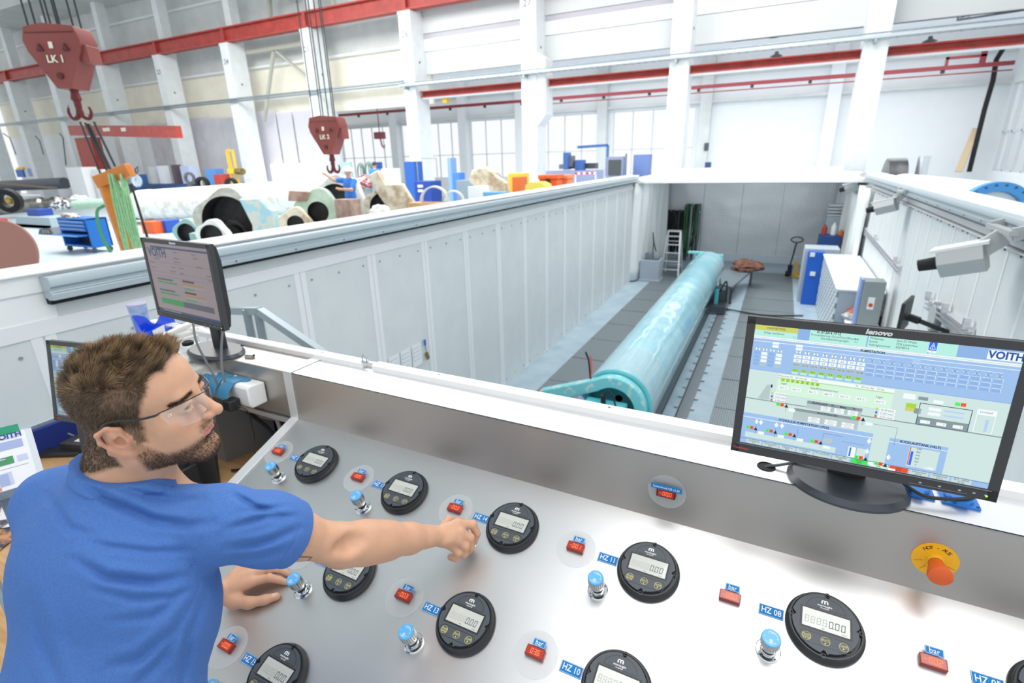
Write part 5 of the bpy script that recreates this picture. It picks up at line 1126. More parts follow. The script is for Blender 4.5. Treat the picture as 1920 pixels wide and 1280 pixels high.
# ---- tattoo: thin dark zig-zag on the inner upper arm, laid on the skin
def on_skin(q, lo=.9, hi=1.5, off=.0006):
    r = ray(*q); t = lo; c = np.array([0, 0, CAMZ])
    for _ in range(80):
        d = sk.ev((c+r*t)[None])[0]
        if d < 2e-4: break
        t += max(d, 2e-4)/np.linalg.norm(r)
    p = c+r*t; return p
def ribbon_on(path, w, name, m, parent):
    mb = MB(); pts = []
    for a, b in zip(path[:-1], path[1:]):
        for i in range(10): pts.append((a[0]+(b[0]-a[0])*i/10, a[1]+(b[1]-a[1])*i/10))
    pts.append(path[-1]); Q = [on_skin(q) for q in pts]; vs = []
    for i, q in enumerate(Q):
        e = 1e-3; g = np.array([sk.ev((q+np.eye(3)[j]*e)[None])[0]-sk.ev((q-np.eye(3)[j]*e)[None])[0] for j in range(3)]); g /= np.linalg.norm(g)
        t = Q[min(i+1, len(Q)-1)]-Q[max(i-1, 0)]; t /= np.linalg.norm(t)+1e-9; s_ = np.cross(g, t); vs += [q+g*.0012+s_*w, q+g*.0012-s_*w]
    mb.add(vs, [(2*i, 2*i+2, 2*i+3, 2*i+1) for i in range(len(Q)-1)]); return mb.build(name, m, parent, weld=False)
ribbon_on([(551, 1052), (553, 1043), (585, 1044), (559, 1065), (561, 1069)], .0011, 'tattoo', mat('tattoo_ink', '#5a5552', .6), person)
# ---- hair strands, brows and beard stubble
def strands(name, roots, nrm, dirs, length, r0, cols, parent, curl=.0, seg=4, droop=None, seed=3):
    n = len(roots); rs = np.random.RandomState(seed); V = np.zeros((n, seg, 3, 3)); C_ = np.ones((n, seg, 3, 4))
    p = roots-nrm*.0015; d = dirs/np.linalg.norm(dirs, axis=1)[:, None]; tgt = droop if droop is not None else d
    side = np.cross(d, rs.normal(size=(n, 3))); side /= np.linalg.norm(side, axis=1)[:, None]+1e-9
    for k in range(seg):
        t = k/(seg-1); up = np.cross(d, side); r = r0*(1-.85*t)
        for j in range(3):
            a = 2*math.pi*j/3; V[:, k, j] = p+(side*math.cos(a)+up*math.sin(a))*(r[:, None] if hasattr(r, 'shape') and r.ndim else r)
        C_[:, k, :, :3] = (cols*(.62+.5*t))[:, None, :]
        p = p+d*(length/(seg-1))[:, None]; d = d+(tgt-d)*.35+rs.normal(size=(n, 3))*curl; d /= np.linalg.norm(d, axis=1)[:, None]
        side = side-d*(side*d).sum(1)[:, None]; side /= np.linalg.norm(side, axis=1)[:, None]+1e-9
    base = (np.arange(n)*seg*3)[:, None]; fs = []
    for k in range(seg-1):
        for j in range(3): fs.append(base+np.array([k*3+j, k*3+(j+1) % 3, (k+1)*3+(j+1) % 3, (k+1)*3+j])[None])
    Fc = np.stack(fs, 1).reshape(-1, 4); W = V.reshape(-1, 3); inv = np.array(WM(parent).inverted()); W = W @ inv[:3, :3].T+inv[:3, 3]
    me = bpy.data.meshes.new(name); me.vertices.add(len(W)); me.vertices.foreach_set('co', W.ravel()); me.loops.add(Fc.size); me.loops.foreach_set('vertex_index', Fc.ravel().astype(np.int32))
    me.polygons.add(len(Fc)); me.polygons.foreach_set('loop_start', np.arange(0, Fc.size, 4, dtype=np.int32)); me.update(calc_edges=True); me.polygons.foreach_set('use_smooth', [True]*len(Fc))
    at = me.color_attributes.new('tint', 'FLOAT_COLOR', 'POINT'); at.data.foreach_set('color', np.clip(C_, 0, 1).ravel()); me.materials.append(M_hair)
    o = bpy.data.objects.new(name, me); COL.objects.link(o); o.parent = parent; return o
M_hair = vmat('hair_fibre', .42, spec=.5)
SH = hl(SV); isH = (np.abs(SH).max(1) < .16); ear = (np.abs(SH[:, 0]) > .0735) & (np.abs(SH[:, 1]+.008) < .030) & (np.abs(SH[:, 2]) < .037)
def pick(w, n, seed):
    rs = np.random.RandomState(seed); i = np.flatnonzero(w > 0); p = w[i]/w[i].sum(); i = rs.choice(i, n, p=p); return SV[i]+rs.normal(size=(n, 3))*.0009, SH[i], rs
hm = hairline(SH)+.003*(vnoise(SV, 150, 4)-.5)
P_, H_, rs = pick(np.where(isH & ~ear, np.clip(hm, 0, .006), 0), 30000, 5)
nl = H_-np.array([0, -.015, .045]); nl /= np.linalg.norm(nl, axis=1)[:, None]
topw = sm(H_[:, 2]-.35*np.abs(H_[:, 0]), .048, .082)*sm(H_[:, 1], -.105, -.06)
n3 = np.stack([vnoise(H_, 55, 11+i)-.5 for i in range(3)], 1); n4 = np.stack([vnoise(H_, 140, 21+i)-.5 for i in range(3)], 1)
ftop = np.stack([-.25+0*topw, .35+.45*sm(H_[:, 1], -.06, .05), .35+.85*sm(H_[:, 1], .0, .06)], 1)
fsid = np.stack([0*topw, -.55+.25*sm(H_[:, 1], -.04, .02), -.85+.35*sm(H_[:, 2], .02, .08)], 1)
dl = nl*(.42*topw+.22)[:, None]+ftop*topw[:, None]*.8+fsid*(1-topw)[:, None]*.8+n3*(1.7*topw+.3)[:, None]+n4*(.9*topw+.35)[:, None]+rs.normal(size=nl.shape)*.10
ln = (.006+.005*sm(H_[:, 2], -.02, .06))*(1-topw)+(.018+.008*sm(H_[:, 1], -.03, .06))*topw; ln = ln*rs.uniform(.75, 1.2, len(ln))*sm(hairline(H_), -.001, .008)*1.0+.002
lc = vnoise(H_, 70, 31); base = np.array(lin('#4c3d31')[:3]); shine_tint = np.array(lin('#c2a27c')[:3]); mixw = np.clip(.06+.22*rs.uniform(0, 1, len(ln))+topw*(1.5*(lc-.42)+.30*rs.uniform(0, 1, len(ln))), .03, 1)[:, None]  # highlight and shadow tones put into strand colour, lighter on top
strands('hair', P_, nl @ HR.T, dl @ HR.T, ln, .00052, base*(1-mixw)+shine_tint*mixw, person, curl=.07, seg=5, droop=(dl*.6+ftop*topw[:, None]*.9+fsid*(1-topw)[:, None]*.7) @ HR.T)
bm_ = beard(SH)+.004*(vnoise(SV, 300, 3)-.5)
P_, H_, rs = pick(np.where(isH & ~ear, np.clip(bm_, 0, .008), 0), 15000, 7)
nl = H_-np.array([0, .02, -.045]); nl /= np.linalg.norm(nl, axis=1)[:, None]; dl = nl*.55+np.array([0, .15, -.75])+rs.normal(size=nl.shape)*.22
strands('beard', P_, nl @ HR.T, dl @ HR.T, rs.uniform(.003, .0065, len(P_))*(.5+.5*sm(beard(H_), 0, .012)), .0003, np.repeat(np.array(lin('#4d3a2b')[:3])[None], len(P_), 0)*rs.uniform(.7, 1.8, (len(P_), 1)), person, seg=3)
bx = SH[:, 0]; bw = np.where((SH[:, 1] > .06) & isH, np.clip(.0042-np.abs(SH[:, 2]-.0405+.18*np.clip(np.abs(bx)-.034, 0, 1)), 0, 1)*(np.abs(bx) > .013)*(np.abs(bx) < .053), 0)
P_, H_, rs = pick(bw, 1100, 9); dl = np.stack([np.sign(H_[:, 0])*.8, .35+0*H_[:, 0], .25-6*np.clip(np.abs(H_[:, 0])-.03, 0, 1)], 1)+rs.normal(size=H_.shape)*.15; nl = np.tile([0, 1., 0], (len(P_), 1))
strands('eyebrows', P_, nl @ HR.T, dl @ HR.T, rs.uniform(.005, .008, len(P_)), .0003, np.repeat(np.array(lin('#46362a')[:3])[None], len(P_), 0), person, seg=3)
# ---- eyes
HM = Matrix(((*HR[0], HO[0]), (*HR[1], HO[1]), (*HR[2], HO[2]), (0, 0, 0, 1)))
for x in (-1, 1):
    mb = MB().at(HM @ Matrix.Translation((x*.031, .0805, .020)) @ Matrix.Rotation(math.radians(-22), 4, 'Z')); n = 20
    mb.lathe([(0.0122*math.sin(a), .0122*math.cos(a)) for a in np.linspace(math.pi, .52, 14)], n=n, ax=(0, 1, 0), k=0)
    mb.lathe([(.0060, .0107), (.0026, .0117)], n=n, ax=(0, 1, 0), k=1); mb.lathe([(.0026, .0118), (0, .0119)], n=n, ax=(0, 1, 0), k=2)
    mb.build('eye', [mat('eye_white', '#e6e2de', .15), mat('iris', '#5d6a6b', .2), mat('pupil', '#111111', .1)], person)
# ---- safety glasses
gl = MB().at(HM); M_lens = mat('lens_clear', '#ffffff', .05, alpha=.17, spec=.9, coat=.6); M_gfr = mat('glasses_frame', '#2c2d31', .3)  # white veil in the lenses stands in for their bright reflection
def lens_pt(x, z): return (x, .1185-11.2*x*x-.10*(max(0, -z+.03))*.6, z)
for sgn in (1, -1):
    vs = []; nu, nv = 20, 8
    for i in range(nu+1):
        u = i/nu; x = .009+.061*u; zt = .0395-.006*u*u-.004*(1-u)**3; dep = .050*math.sqrt(max(0, 1-abs(2*u-.86)**2.6/1.9))*(1-.15*u)+.002
        if u > .9: dep *= (1.0-(u-.9)*6)
        for j in range(nv+1): vs.append(lens_pt(sgn*x, zt-dep*j/nv))
    gl.add(vs, [(i*(nv+1)+j, (i+1)*(nv+1)+j, (i+1)*(nv+1)+j+1, i*(nv+1)+j+1) for i in range(nu) for j in range(nv)])
g_t = gl.build('glasses_lens', M_lens, person)
mb = MB().at(HM)
for sgn in (1, -1):
    top = [lens_pt(sgn*(.009+.061*u/12), .0395-.006*(u/12)**2-.004*(1-u/12)**3+.0008) for u in range(13)]
    mb.tube(top, .0011, n=6); hx, hy, hz = top[-1]
    mb.tube(spline([(hx, hy, hz), (sgn*.0765, hy-.006, hz-.001), (sgn*.0800, .030, .031), (sgn*.0815, .0, .0335), (sgn*.0835, -.018, .030), (sgn*.081, -.034, .014)]), [.0017]*5+[.0021]*36, n=8)
mb.tube(spline([lens_pt(.009, .035), (.0, .1200, .036), lens_pt(-.009, .035)]), .0013, n=6)
mb.build('glasses_frame', M_gfr, person)
mb = MB().at(HM); text(mb, 'CE', Vector(lens_pt(.0625, .024))+Vector((.0006, .0004, 0)), Vector((-.75, .66, 0)).normalized()*1, (0, 0, 1), .006, .0005); mb.build('glasses_mark', mat('etched', '#ffffff', .6), person, weld=False)
# ---- t-shirt
FOLDS = [([(136, 885), (201, 938), (287, 974), (350, 985), (400, 980)], 9, .0075), ([(151, 1014), (201, 1025), (287, 1035), (352, 1032)], 7, .004), ([(140, 1050), (201, 1082), (287, 1091), (345, 1082)], 9, .0075),
    ([(172, 1105), (250, 1122), (323, 1120), (372, 1098)], 7, .004), ([(201, 1165), (287, 1156), (345, 1118)], 8, .003), ([(205, 1250), (262, 1235), (330, 1180), (372, 1118)], 10, .006), ([(90, 930), (130, 990), (190, 1010)], 9, .0035),
    ([(424, 992), (470, 978), (503, 969), (560, 968)], 6, .005), ([(425, 1028), (480, 1020), (510, 1012), (562, 990)], 7, .0055), ([(432, 925), (450, 934), (478, 950), (520, 960)], 6, .0055), ([(455, 958), (490, 955), (540, 950)], 5, .003), ([(430, 1050), (480, 1046), (540, 1030)], 7, .0035),
    ([(60, 1120), (80, 1200), (110, 1290)], 12, .004), ([(340, 1290), (352, 1200), (385, 1120)], 9, .005), ([(250, 1290), (300, 1240), (352, 1170)], 9, .0045), ([(210, 905), (260, 925), (320, 935), (380, 935)], 7, .004)]
SEAMS = [([(427, 926), (402, 971), (374, 1018), (358, 1065), (356, 1092)], 1.8, .0022), ([(567, 976), (550, 1021), (508, 1084)], 1.5, .0016), ([(158, 846), (166, 872), (201, 890), (251, 897), (305, 906), (330, 914)], 1.6, .0020), ([(375, 1095), (352, 1150), (342, 1290)], 1.6, .0018), ([(175, 855), (190, 872), (240, 884), (300, 893), (328, 898)], 1.2, .0009)]
def fold_warp(P, d):
    Q = P-np.array([0, 0, CAMZ]); z = Q @ FWD; z = np.where(z > .1, z, .1); px = 960+F*(Q @ RT)/z; py = 640-F*(Q @ UP)/z; disp = np.zeros(len(P))
    def dist(path):
        best = np.full(len(P), 1e9); sg = np.zeros(len(P)); L = sum(math.dist(a, b) for a, b in zip(path[:-1], path[1:])); acc = 0; tt = np.zeros(len(P))
        for a, b in zip(path[:-1], path[1:]):
            dx, dy = b[0]-a[0], b[1]-a[1]; l2 = dx*dx+dy*dy; t = np.clip(((px-a[0])*dx+(py-a[1])*dy)/l2, 0, 1); ex = px-a[0]-t*dx; ey = py-a[1]-t*dy; q = np.hypot(ex, ey); m_ = q < best
            best = np.where(m_, q, best); sg = np.where(m_, np.sign(dx*ey-dy*ex), sg); tt = np.where(m_, (acc+t*math.sqrt(l2))/L, tt); acc += math.sqrt(l2)
        return best, sg, tt
    for path, w, A in FOLDS:
        q, sg, t = dist(path); s_ = q*sg; env = np.sin(np.clip(t, .03, .97)*math.pi)**.6; disp += 1.35*A*env*(-np.exp(-(s_/w)**2)+.75*np.exp(-((s_+1.9*w)/(1.3*w))**2)+.25*np.exp(-((s_-1.9*w)/(1.2*w))**2))
    for path, w, A in SEAMS:
        q, sg, t = dist(path); disp -= A*np.exp(-(q/w)**2)*(q < 6)
    back = sm(d, -.05, .0)
    return d-disp-(.0022*(vnoise(P, 22, 41)-.5)+.0010*(vnoise(P, 60, 42)-.5))
sh = SDF(); rz = _rot('Z', 16)
sh.ell((-1.063, .375, 1.295), (.192, .140, .235), rz, k=.05); sh.ell((-1.05, .285, 1.02), (.195, .15, .29), _rot('Z', 14), k=.06)
sh.cone(C7+A3([.0, .005, -.055]), SR+A3([-.035, -.02, -.004]), .072, .070, k=.04); sh.cone(C7+A3([0, .005, -.055]), SL+A3([.025, -.025, .045]), .076, .074, k=.04); sh.cone(C7+A3([.006, .016, .09]), C7+A3([0, .0, -.05]), .067, .090, k=.04)
ua = ER-SR; send = SR+ua*.62
sh.cone(SR+A3([0, -.01, 0]), SR+ua*.30, .070, .071, k=.035); sh.cone(SR+ua*.30, SR+ua*1.2, .0695, .066, k=.03)
ub = EL-SL; sh.cone(SL+A3([0, -.01, .02]), SL+ub*1.1, .068, .064, k=.03)
hn = ua/np.linalg.norm(ua); hemn = hn+A3([.0, .0, 0])
sh.ops.append(('p', SR+ua*.86, hn, 0, 0, .003, True)); 
sleeve_cut = None
def shirt_sdf():
    a = SDF(); a.ops = [o for o in sh.ops if o[0] != 'p']; return a
sh.ops = [o for o in sh.ops if o[0] != 'p']
_ev = sh.ev
class Shirt(SDF):
    def ev(s, P, ops=None):
        d = SDF.ev(s, P, ops)
        # cut the right sleeve at the hem, the left sleeve, the neck and the bottom, then hollow around the arms and neck
        c1 = (P-(SR+ua*SLV)) @ (hn+HT); near1 = np.linalg.norm(P-(SR+ua*SLV), axis=1) < .16; d = np.where(near1, np.maximum(d, c1), d); far1 = ((P-SR) @ hn > np.linalg.norm(ua)*SLV+.06) & (P[:, 0] > -1.0); d = np.where(far1, np.maximum(d, .02), d)
        hb = ub/np.linalg.norm(ub); q = P-(SL+ub*.75); c2 = q @ hb; near2 = (np.linalg.norm(q-np.outer(c2, hb), axis=1) < .12) & (P[:, 0] < -1.17); d = np.where(near2 & (c2 > -.03), np.maximum(d, c2), d)
        ia = SDF.prim(('c', SR+ua*.35, SR+ua*1.2, .058, .060), P); d = np.maximum(d, np.where(c1 > -.05, -ia, -1))
        ng = HR @ A3([0, -.035, -.03])+HO; nd = SDF.prim(('c', ng, C7+A3([.0, .01, -.0]), .0625, .068), P); nn = A3([.24, .16, .95]); nn = nn/np.linalg.norm(nn); cn = (P-A3([-1.03, .45, 1.548])) @ nn
        d = np.where((np.linalg.norm(P-C7, axis=1) < .17) & (cn > -.022) & (nd < .03), d-.0030*sm(cn, -.022, -.019), d); d = np.where(np.linalg.norm(P-C7, axis=1) < .17, np.maximum(np.maximum(d, cn), -nd), d)
        return np.maximum(d, .80-P[:, 2])
SLV = .495; HT = np.zeros(3)
S2 = Shirt(); S2.ops = sh.ops; S2.warp = fold_warp
M_shirt = mat('tshirt_blue', '#4a74b8', .9, noise='#446db0', nscale=260, bump=.12, bscale=900)
sh_o, _, _ = sdf_object(S2, 'tshirt', SKH, (-1.5, -.02, .76), (-.70, .82, 1.66), M_shirt, person, None)
# ---- trousers and shoes
tr = SDF(); hp = A3([-1.05, .17, .90]); tr.ell(hp, (.175, .125, .15), _rot('Z', 12), k=.04)
for x, fy in ((-.10, .02), (.10, .08)):
    tr.chain([hp+A3([x, 0, -.03]), A3([-1.05+x*1.15, .17, .50]), A3([-1.05+x*1.3, .10+fy*.3, .10])], [.095, .070, .058], k=.03)
sdf_object(tr, 'trousers', .008, (-1.4, -.1, .03), (-.7, .5, 1.1), mat('trousers_navy', '#26304a', .8), person, None)
fs_ = SDF()
for x, fy in ((-.13, .0), (.13, .03)): fs_.cone((-1.05+x, .06+fy, .05), (-1.05+x*1.15, .24+fy, .035), .048, .038, k=.02)
fs_.plane((0, 0, .0), (0, 0, 1)); fs_.ops.pop()
sdf_object(fs_, 'shoes', .006, (-1.4, -.1, -.02), (-.7, .4, .2), M_rubber if 'M_rubber' in globals() else mat('rubber', '#1d1e20', .7), person, None)
# ==================================================================== PIT CONTENTS
M_turq = mat('roll_film', '#a6d6e0', .22, noise='#86c4d3', nscale=1.3, coat=.7, bump=.10, bscale=3.5, ramp=(.3, .7))
M_turqp = mat('turquoise_paint', '#4fb9c6', .4, noise='#67c8cf', nscale=6); M_turql = mat('turquoise_light', '#7fd0d8', .4, noise='#c2ddd9', nscale=11, ramp=(.55, .62))
XA, ZA, RR, Y0, Y1 = -1.53, -.87, .44, 5.95, 15.1
roll = thing('paper_roll_cylinder', 'long roll wrapped in turquoise film lying along the pit', 'roll', (XA, Y0, ZP))
mb = MB(); n = 64; rnd = random.Random(4)
prof = [(RR*.93, 0), (RR*.985, .02), (RR, .05)]+[(RR*(1+.004*math.sin(i*1.7)+rnd.uniform(-.003, .003)), .05+(Y1-Y0-.1)*i/60) for i in range(1, 61)]+[(RR, Y1-Y0)]
mb.lathe(prof, n=n, p0=(XA, Y0, ZA), ax=(0, 1, 0)); mb.build('wrapped_barrel', M_turq, roll, ang=60)
mb = MB(); mb.lathe([(RR*1.012, .9), (RR*1.014, .02), (RR*1.0, -.02)], n=n, p0=(XA, Y0, ZA), ax=(0, 1, 0)); mb.build('film_cuff', mat('clear_film', '#d5eaf0', .15, alpha=.35, coat=.8), roll)
mb = MB(); mb.lathe([(RR*1.02, .0), (RR*1.02, -.03), (RR*.97, -.05), (RR*.80, -.05), (RR*.78, .10), (0.05, .12)], n=n, p0=(XA, Y0, ZA), ax=(0, 1, 0)); mb.build('end_ring', M_turqp, roll)
# arched bearing cover with lever arm to the left
arch = [(RR*.93*math.cos(a), RR*.93*math.sin(a)) for a in np.linspace(-.5, 2.15, 26)]+[(-.98, .06), (-1.02, -.06), (-.70, -.02)]+[(RR*.62*math.cos(a), RR*.62*math.sin(a)) for a in np.linspace(2.3, -.5, 24)]
mb = MB(); mb.prism(arch, .06, .20, o=(XA, Y0, ZA), X=(1, 0, 0), Y=(0, 0, 1)); mb.build('bearing_arch', M_turql, roll, bevel=.012)
mb = MB(); mb.box((XA-.05, Y0-.40, ZA-.02), (.50, .34, .30)); mb.box((XA+.28, Y0-.36, ZA-.09), (.16, .28, .22)); mb.box((XA-.40, Y0-.30, ZA-.13), (.20, .22, .22)); mb.box((XA, Y0-.30, ZA-.48), (1.0, .5, .9)); mb.build('bearing_block', M_turqp, roll, bevel=.015)
mb = MB(); mb.box((XA, Y0-.30, ZP+.06), (1.3, .8, .12)); mb.box((XA, Y1-.35, ZP+.25), (.9, .6, .5)); mb.box((XA, Y1-.35, ZA-.35), (.6, .4, .25)); mb.build('support_stand', M_steel, roll)
mb = MB(); mb.cyl((XA-.42, Y0-.36, ZA+.0), (XA-.34, Y0-.36, ZA+.14), .05); mb.build('nozzle', mat('silver_violet', '#a9abc6', .3, .5), roll)
mb = MB(); mb.tube(spline([(XA-.30, Y0-.15, ZA+.33), (XA-.36, Y0-.05, ZA+.52), (XA-.42, Y0+.0, ZA+.62)]), .012); mb.build('black_probe', M_rubber, roll)
mb = MB(); mb.tube(spline([(XA-.29, Y0-.15, ZA+.36), (XA-.32, Y0-.05, ZA+.48), (XA-.36, Y0+.0, ZA+.58)]), .010); mb.build('red_probe', mat('probe_red', '#d6555a', .4), roll)
mb = MB(); mb.cyl((XA-.05, Y0-.42, ZA+.13), (XA-.05, Y0-.42, ZA+.27), .03); mb.tube(spline([(XA-.05, Y0-.42, ZA+.27), (XA+.02, Y0-.42, ZA+.33), (XA+.12, Y0-.5, ZA+.2), (XA+.16, Y0-.55, ZA-.1), (XA+.18, Y0-.6, ZA-.4)]), .010); mb.build('sensor_cable', M_rubber, roll)
mb = MB(); mb.box((XA-.86, Y0-.14, ZA-.02), (.26, .10, .16)); mb.build('red_bracket', mat('bracket_red', '#e0604a', .4), roll)
mb = MB(); mb.box((XA, Y1+.03, ZA+.0), (.75, .06, .75)); mb.box((XA-.28, Y1+.0, ZA+.40), (.5, .12, .05)); mb.build('far_flange', M_turql, roll)
# ladder
def ladder_side(mb, x0, x1, y, dy, z0, z1, w):
    for x, t in ((x0, .09), (x1, -.09)): mb.bar((x, y, z0), (x+t, y+dy, z1), .05, .025)
lp = aty(1257, 512, 18.2); lx = lp.x
t = thing('stepladder', 'small aluminium stepladder beside the black hoses at the pit end', 'ladder', (lx, 18.2, ZP)); M_lad = mat('ladder_alu', '#dfe3e6', .35, .5)
for k, (y, dy) in enumerate(((18.0, .35), (18.85, -.42))):
    mb = MB(); ladder_side(mb, lx-.29, lx+.29, y, dy, ZP, ZP+1.5, .5); mb.build('front_rail' if k == 0 else 'rear_rail', M_lad, t)
for i in range(5):
    z = ZP+.25+i*.27; f = (z-ZP)/1.5; mb = MB(); mb.box((lx, 18.0+.35*f, z), (.56-.17*f, .11, .03)); mb.build('step', M_lad, t)
mb = MB(); mb.box((lx, 18.4, ZP+1.5), (.42, .28, .035)); mb.build('top_step', M_lad, t)
for i in range(3): z = ZP+.3+i*.42; f = (z-ZP)/1.5; mb = MB(); mb.box((lx, 18.85-.42*f, z), (.56-.17*f, .03, .025)); mb.build('rear_brace', M_lad, t)
# hose bundles hanging on a wall bracket
def hoses(name, label, x0, x1, y, zt, zb, cols, n, seed, r=.018):
    rnd = random.Random(seed); mb = MB()
    for i in range(n):
        x = x0+(x1-x0)*(i+.5)/n; yy = y+rnd.uniform(-.06, .06); b = zb+rnd.uniform(0, (zt-zb)*.35); d = rnd.uniform(.05, .11); mb.k = rnd.choice(cols)
        mb.tube(spline([(x-d*.5, yy, zt-.06), (x-d*.4, yy-.05, (zt+b)/2), (x+rnd.uniform(-.08, .02), yy-.04, b), (x+d*.5, yy-.05, (zt+b)/2), (x+d*.4, yy, zt-.06), (x, yy, zt+rnd.uniform(-.02, .03)), (x-d*.45, yy, zt-.05)], 5), r, n=5)
    o = mb.build(name, [M_rubber, mat('hose_yellow', '#c9b23c', .5), mat('hose_green', '#4f8a63', .5), mat('hose_pale', '#cfe0dc', .5)]); tag(o, label, 'hoses'); o['kind'] = 'stuff'; return o
hy = YB-.45; a = aty(1253, 395, hy); b = aty(1283, 395, hy); c = aty(1312, 392, hy); zt = a.z; zb = aty(1262, 490, hy).z
hoses('hose_bundle', 'thick bundle of black hoses hanging above the stepladder', a.x, b.x, hy, zt, zb+.25, [0], 22, 1, .014)
hoses('hose_bundle', 'bundle of green and yellow hoses hanging right of the black ones', b.x+.02, c.x, hy, aty(1300, 384, hy).z, zb-.1, [0, 0, 0, 1, 2, 2, 3, 0], 20, 2, .015)
mb = MB(); mb.bar((a.x-.1, hy+.05, zt-.03), (c.x+.1, hy+.05, zt-.03), .06, .06); mb.bar((a.x, hy, zt), (a.x, YB-.03, zt), .05, .05); mb.bar((c.x, hy, zt), (c.x, YB-.03, zt), .05, .05); tag(mb.build('hose_rack', M_galv), 'steel rack bar carrying the hanging hoses on the end wall', 'rack')
# grey chest with equipment, left corner
q = aty(1219, 519, 17.3); t = thing('grey_floor_unit', 'grey cabinet with a pump on top in the left corner of the pit', 'cabinet', (q.x, 17.4, ZP)); w = .62
mb = MB(); mb.box((q.x, 17.4, ZP+.36), (w, .62, .66)); mb.box((q.x, 17.4, ZP+.03), (w+.06, .7, .06)); mb.build('cabinet_box', mat('unit_grey', '#a9b4be', .45), t, bevel=.01)
mb = MB(); mb.box((q.x-.08, 17.35, ZP+.80), (.24, .26, .22)); mb.cyl((q.x-.08, 17.2, ZP+.8), (q.x-.08, 17.24, ZP+.8), .05); mb.box((q.x+.17, 17.3, ZP+.74), (.18, .2, .09)); mb.build('pump', mat('pump_grey', '#7d868c', .4, .3), t, bevel=.008)
mb = MB(); mb.tube(spline([(q.x+.0, 17.4, ZP+.85), (q.x+.02, 17.4, ZP+1.2), (q.x-.03, 17.45, ZP+1.55), (q.x+.04, 17.4, ZP+1.2), (q.x+.12, 17.4, ZP+.95)]), .016, n=6); mb.build('cable_loop', M_rubber, t)
# pallet truck
q = aty(1478, 515, 19.4); px_, py_ = q.x, 19.4
t = thing('pallet_truck', 'yellow hand pallet truck with a tall black handle by the end wall', 'pallet truck', (px_, py_, ZP)); M_yel2 = mat('truck_yellow', '#d2a93a', .45)
mb = MB(); mb.bar((px_, py_, ZP+.25), (px_+.10, py_-.05, ZP+1.12), .035, .035); mb.tube([(px_+.10+.17*math.cos(a)*(1 if 1 else 1), py_-.05, ZP+1.22+.09*math.sin(a)) for a in np.linspace(0, 2*math.pi, 20)[:-1]], .018, n=6, closed=True); mb.build('tiller', M_rubber, t)
mb = MB(); mb.box((px_+.02, py_, ZP+.22), (.14, .16, .30)); mb.cyl((px_-.10, py_, ZP+.09), (px_+.04, py_, ZP+.09), .09, n=18); mb.build('steering_wheels', M_rubber, t)
mb = MB(); mb.prism([(.10, .02), (.34, .02), (.34, .08), (.26, .18), (.24, .50), (.12, .50), (.12, .42), (.17, .40), (.16, .10), (.10, .10)], -.09, .09, o=(px_, py_, ZP), X=(1, 0, 0), Y=(0, 0, 1)); mb.build('body', M_yel2, t, bevel=.006)
for s_ in (-.2, .2): mb = MB(); mb.bar((px_+.25, py_+s_, ZP+.07), (px_+.95, py_+s_-.75, ZP+.07), .15, .05); mb.build('fork', M_yel2, t)
# low steel table, rag heap, jack device beside the roll, white beam
q = atz(1385, 540, ZP+.5); t = thing('steel_plate_table', 'low grey steel plate table right of the far roll end', 'table', (q.x, q.y, ZP))
A_, B_, C_, D_ = [atz(*p, ZP+.5) for p in ((1352, 505), (1412, 505), (1372, 538), (1352, 532))]
mb = MB(); mb.add([A_, B_, C_, D_]+[v-Vector((0, 0, .06)) for v in (A_, B_, C_, D_)], [(0, 1, 2, 3), (7, 6, 5, 4), (0, 4, 5, 1), (1, 5, 6, 2), (2, 6, 7, 3), (3, 7, 4, 0)]); mb.build('plate', mat('plate_grey', '#7f8c94', .4, .3), t)
for P_ in (A_, B_, C_, D_): mb = MB(); P2 = P_*.94+(A_+B_+C_+D_)/4*.06; mb.box2((P2.x-.03, P2.y-.03, ZP), (P2.x+.03, P2.y+.03, P2.z-.03)); mb.build('leg', M_steel, t)
def lump(name, c, r, sc, m, label, cat, seed, parent=None, amp=.35):
    rs = np.random.RandomState(seed); mb = MB(); mb.sphere((0, 0, 0), 1, 28); V = np.array([tuple(v) for v in mb.v]); d = vnoise(V, 2.2, seed)+.5*vnoise(V, 5, seed+1)
    V = V*(1-amp+amp*1.6*d)[:, None]*r*np.array(sc)+np.array(c); V[:, 2] = np.maximum(V[:, 2], c[2]-r*sc[2]*.6); mb.v = [Vector(v) for v in V]; o = mb.build(name, m, parent)
    return tag(o, label, cat) if label else o
q = atz(1402, 500, ZP+.62); lump('rag_heap', (q.x, q.y, ZP+.62), .28, (1.3, .9, .6), mat('rag_brown', '#5c4038', .9, noise='#8a6050', nscale=9), 'crumpled brown rags lying on the steel plate table', 'rags', 6, amp=.55)
mb = MB(); P0 = atz(1327, 576, ZP+.12); P1 = atz(1359, 578, ZP+.12); mb.box(((P0.x+P1.x)/2, P0.y, ZP+.09), (P1.x-P0.x, .24, .16)); tag(mb.build('white_beam', M_white, bevel=.02), 'short white beam lying across the rail beside the roll', 'beam')
q = atz(1347, 562, ZP+.3); t = thing('roller_jack', 'dark rolling jack with hoses beside the roll', 'jack', (q.x, q.y, ZP))
mb = MB(); mb.box((q.x, q.y, ZP+.14), (.42, .8, .16)); mb.box((q.x+.05, q.y+.2, ZP+.38), (.22, .25, .35)); mb.build('frame', M_steel, t)
mb = MB(); mb.cyl((q.x-.05, q.y-.1, ZP+.2), (q.x-.05, q.y-.1, ZP+.6), .05); mb.build('cylinder', M_turqp, t)
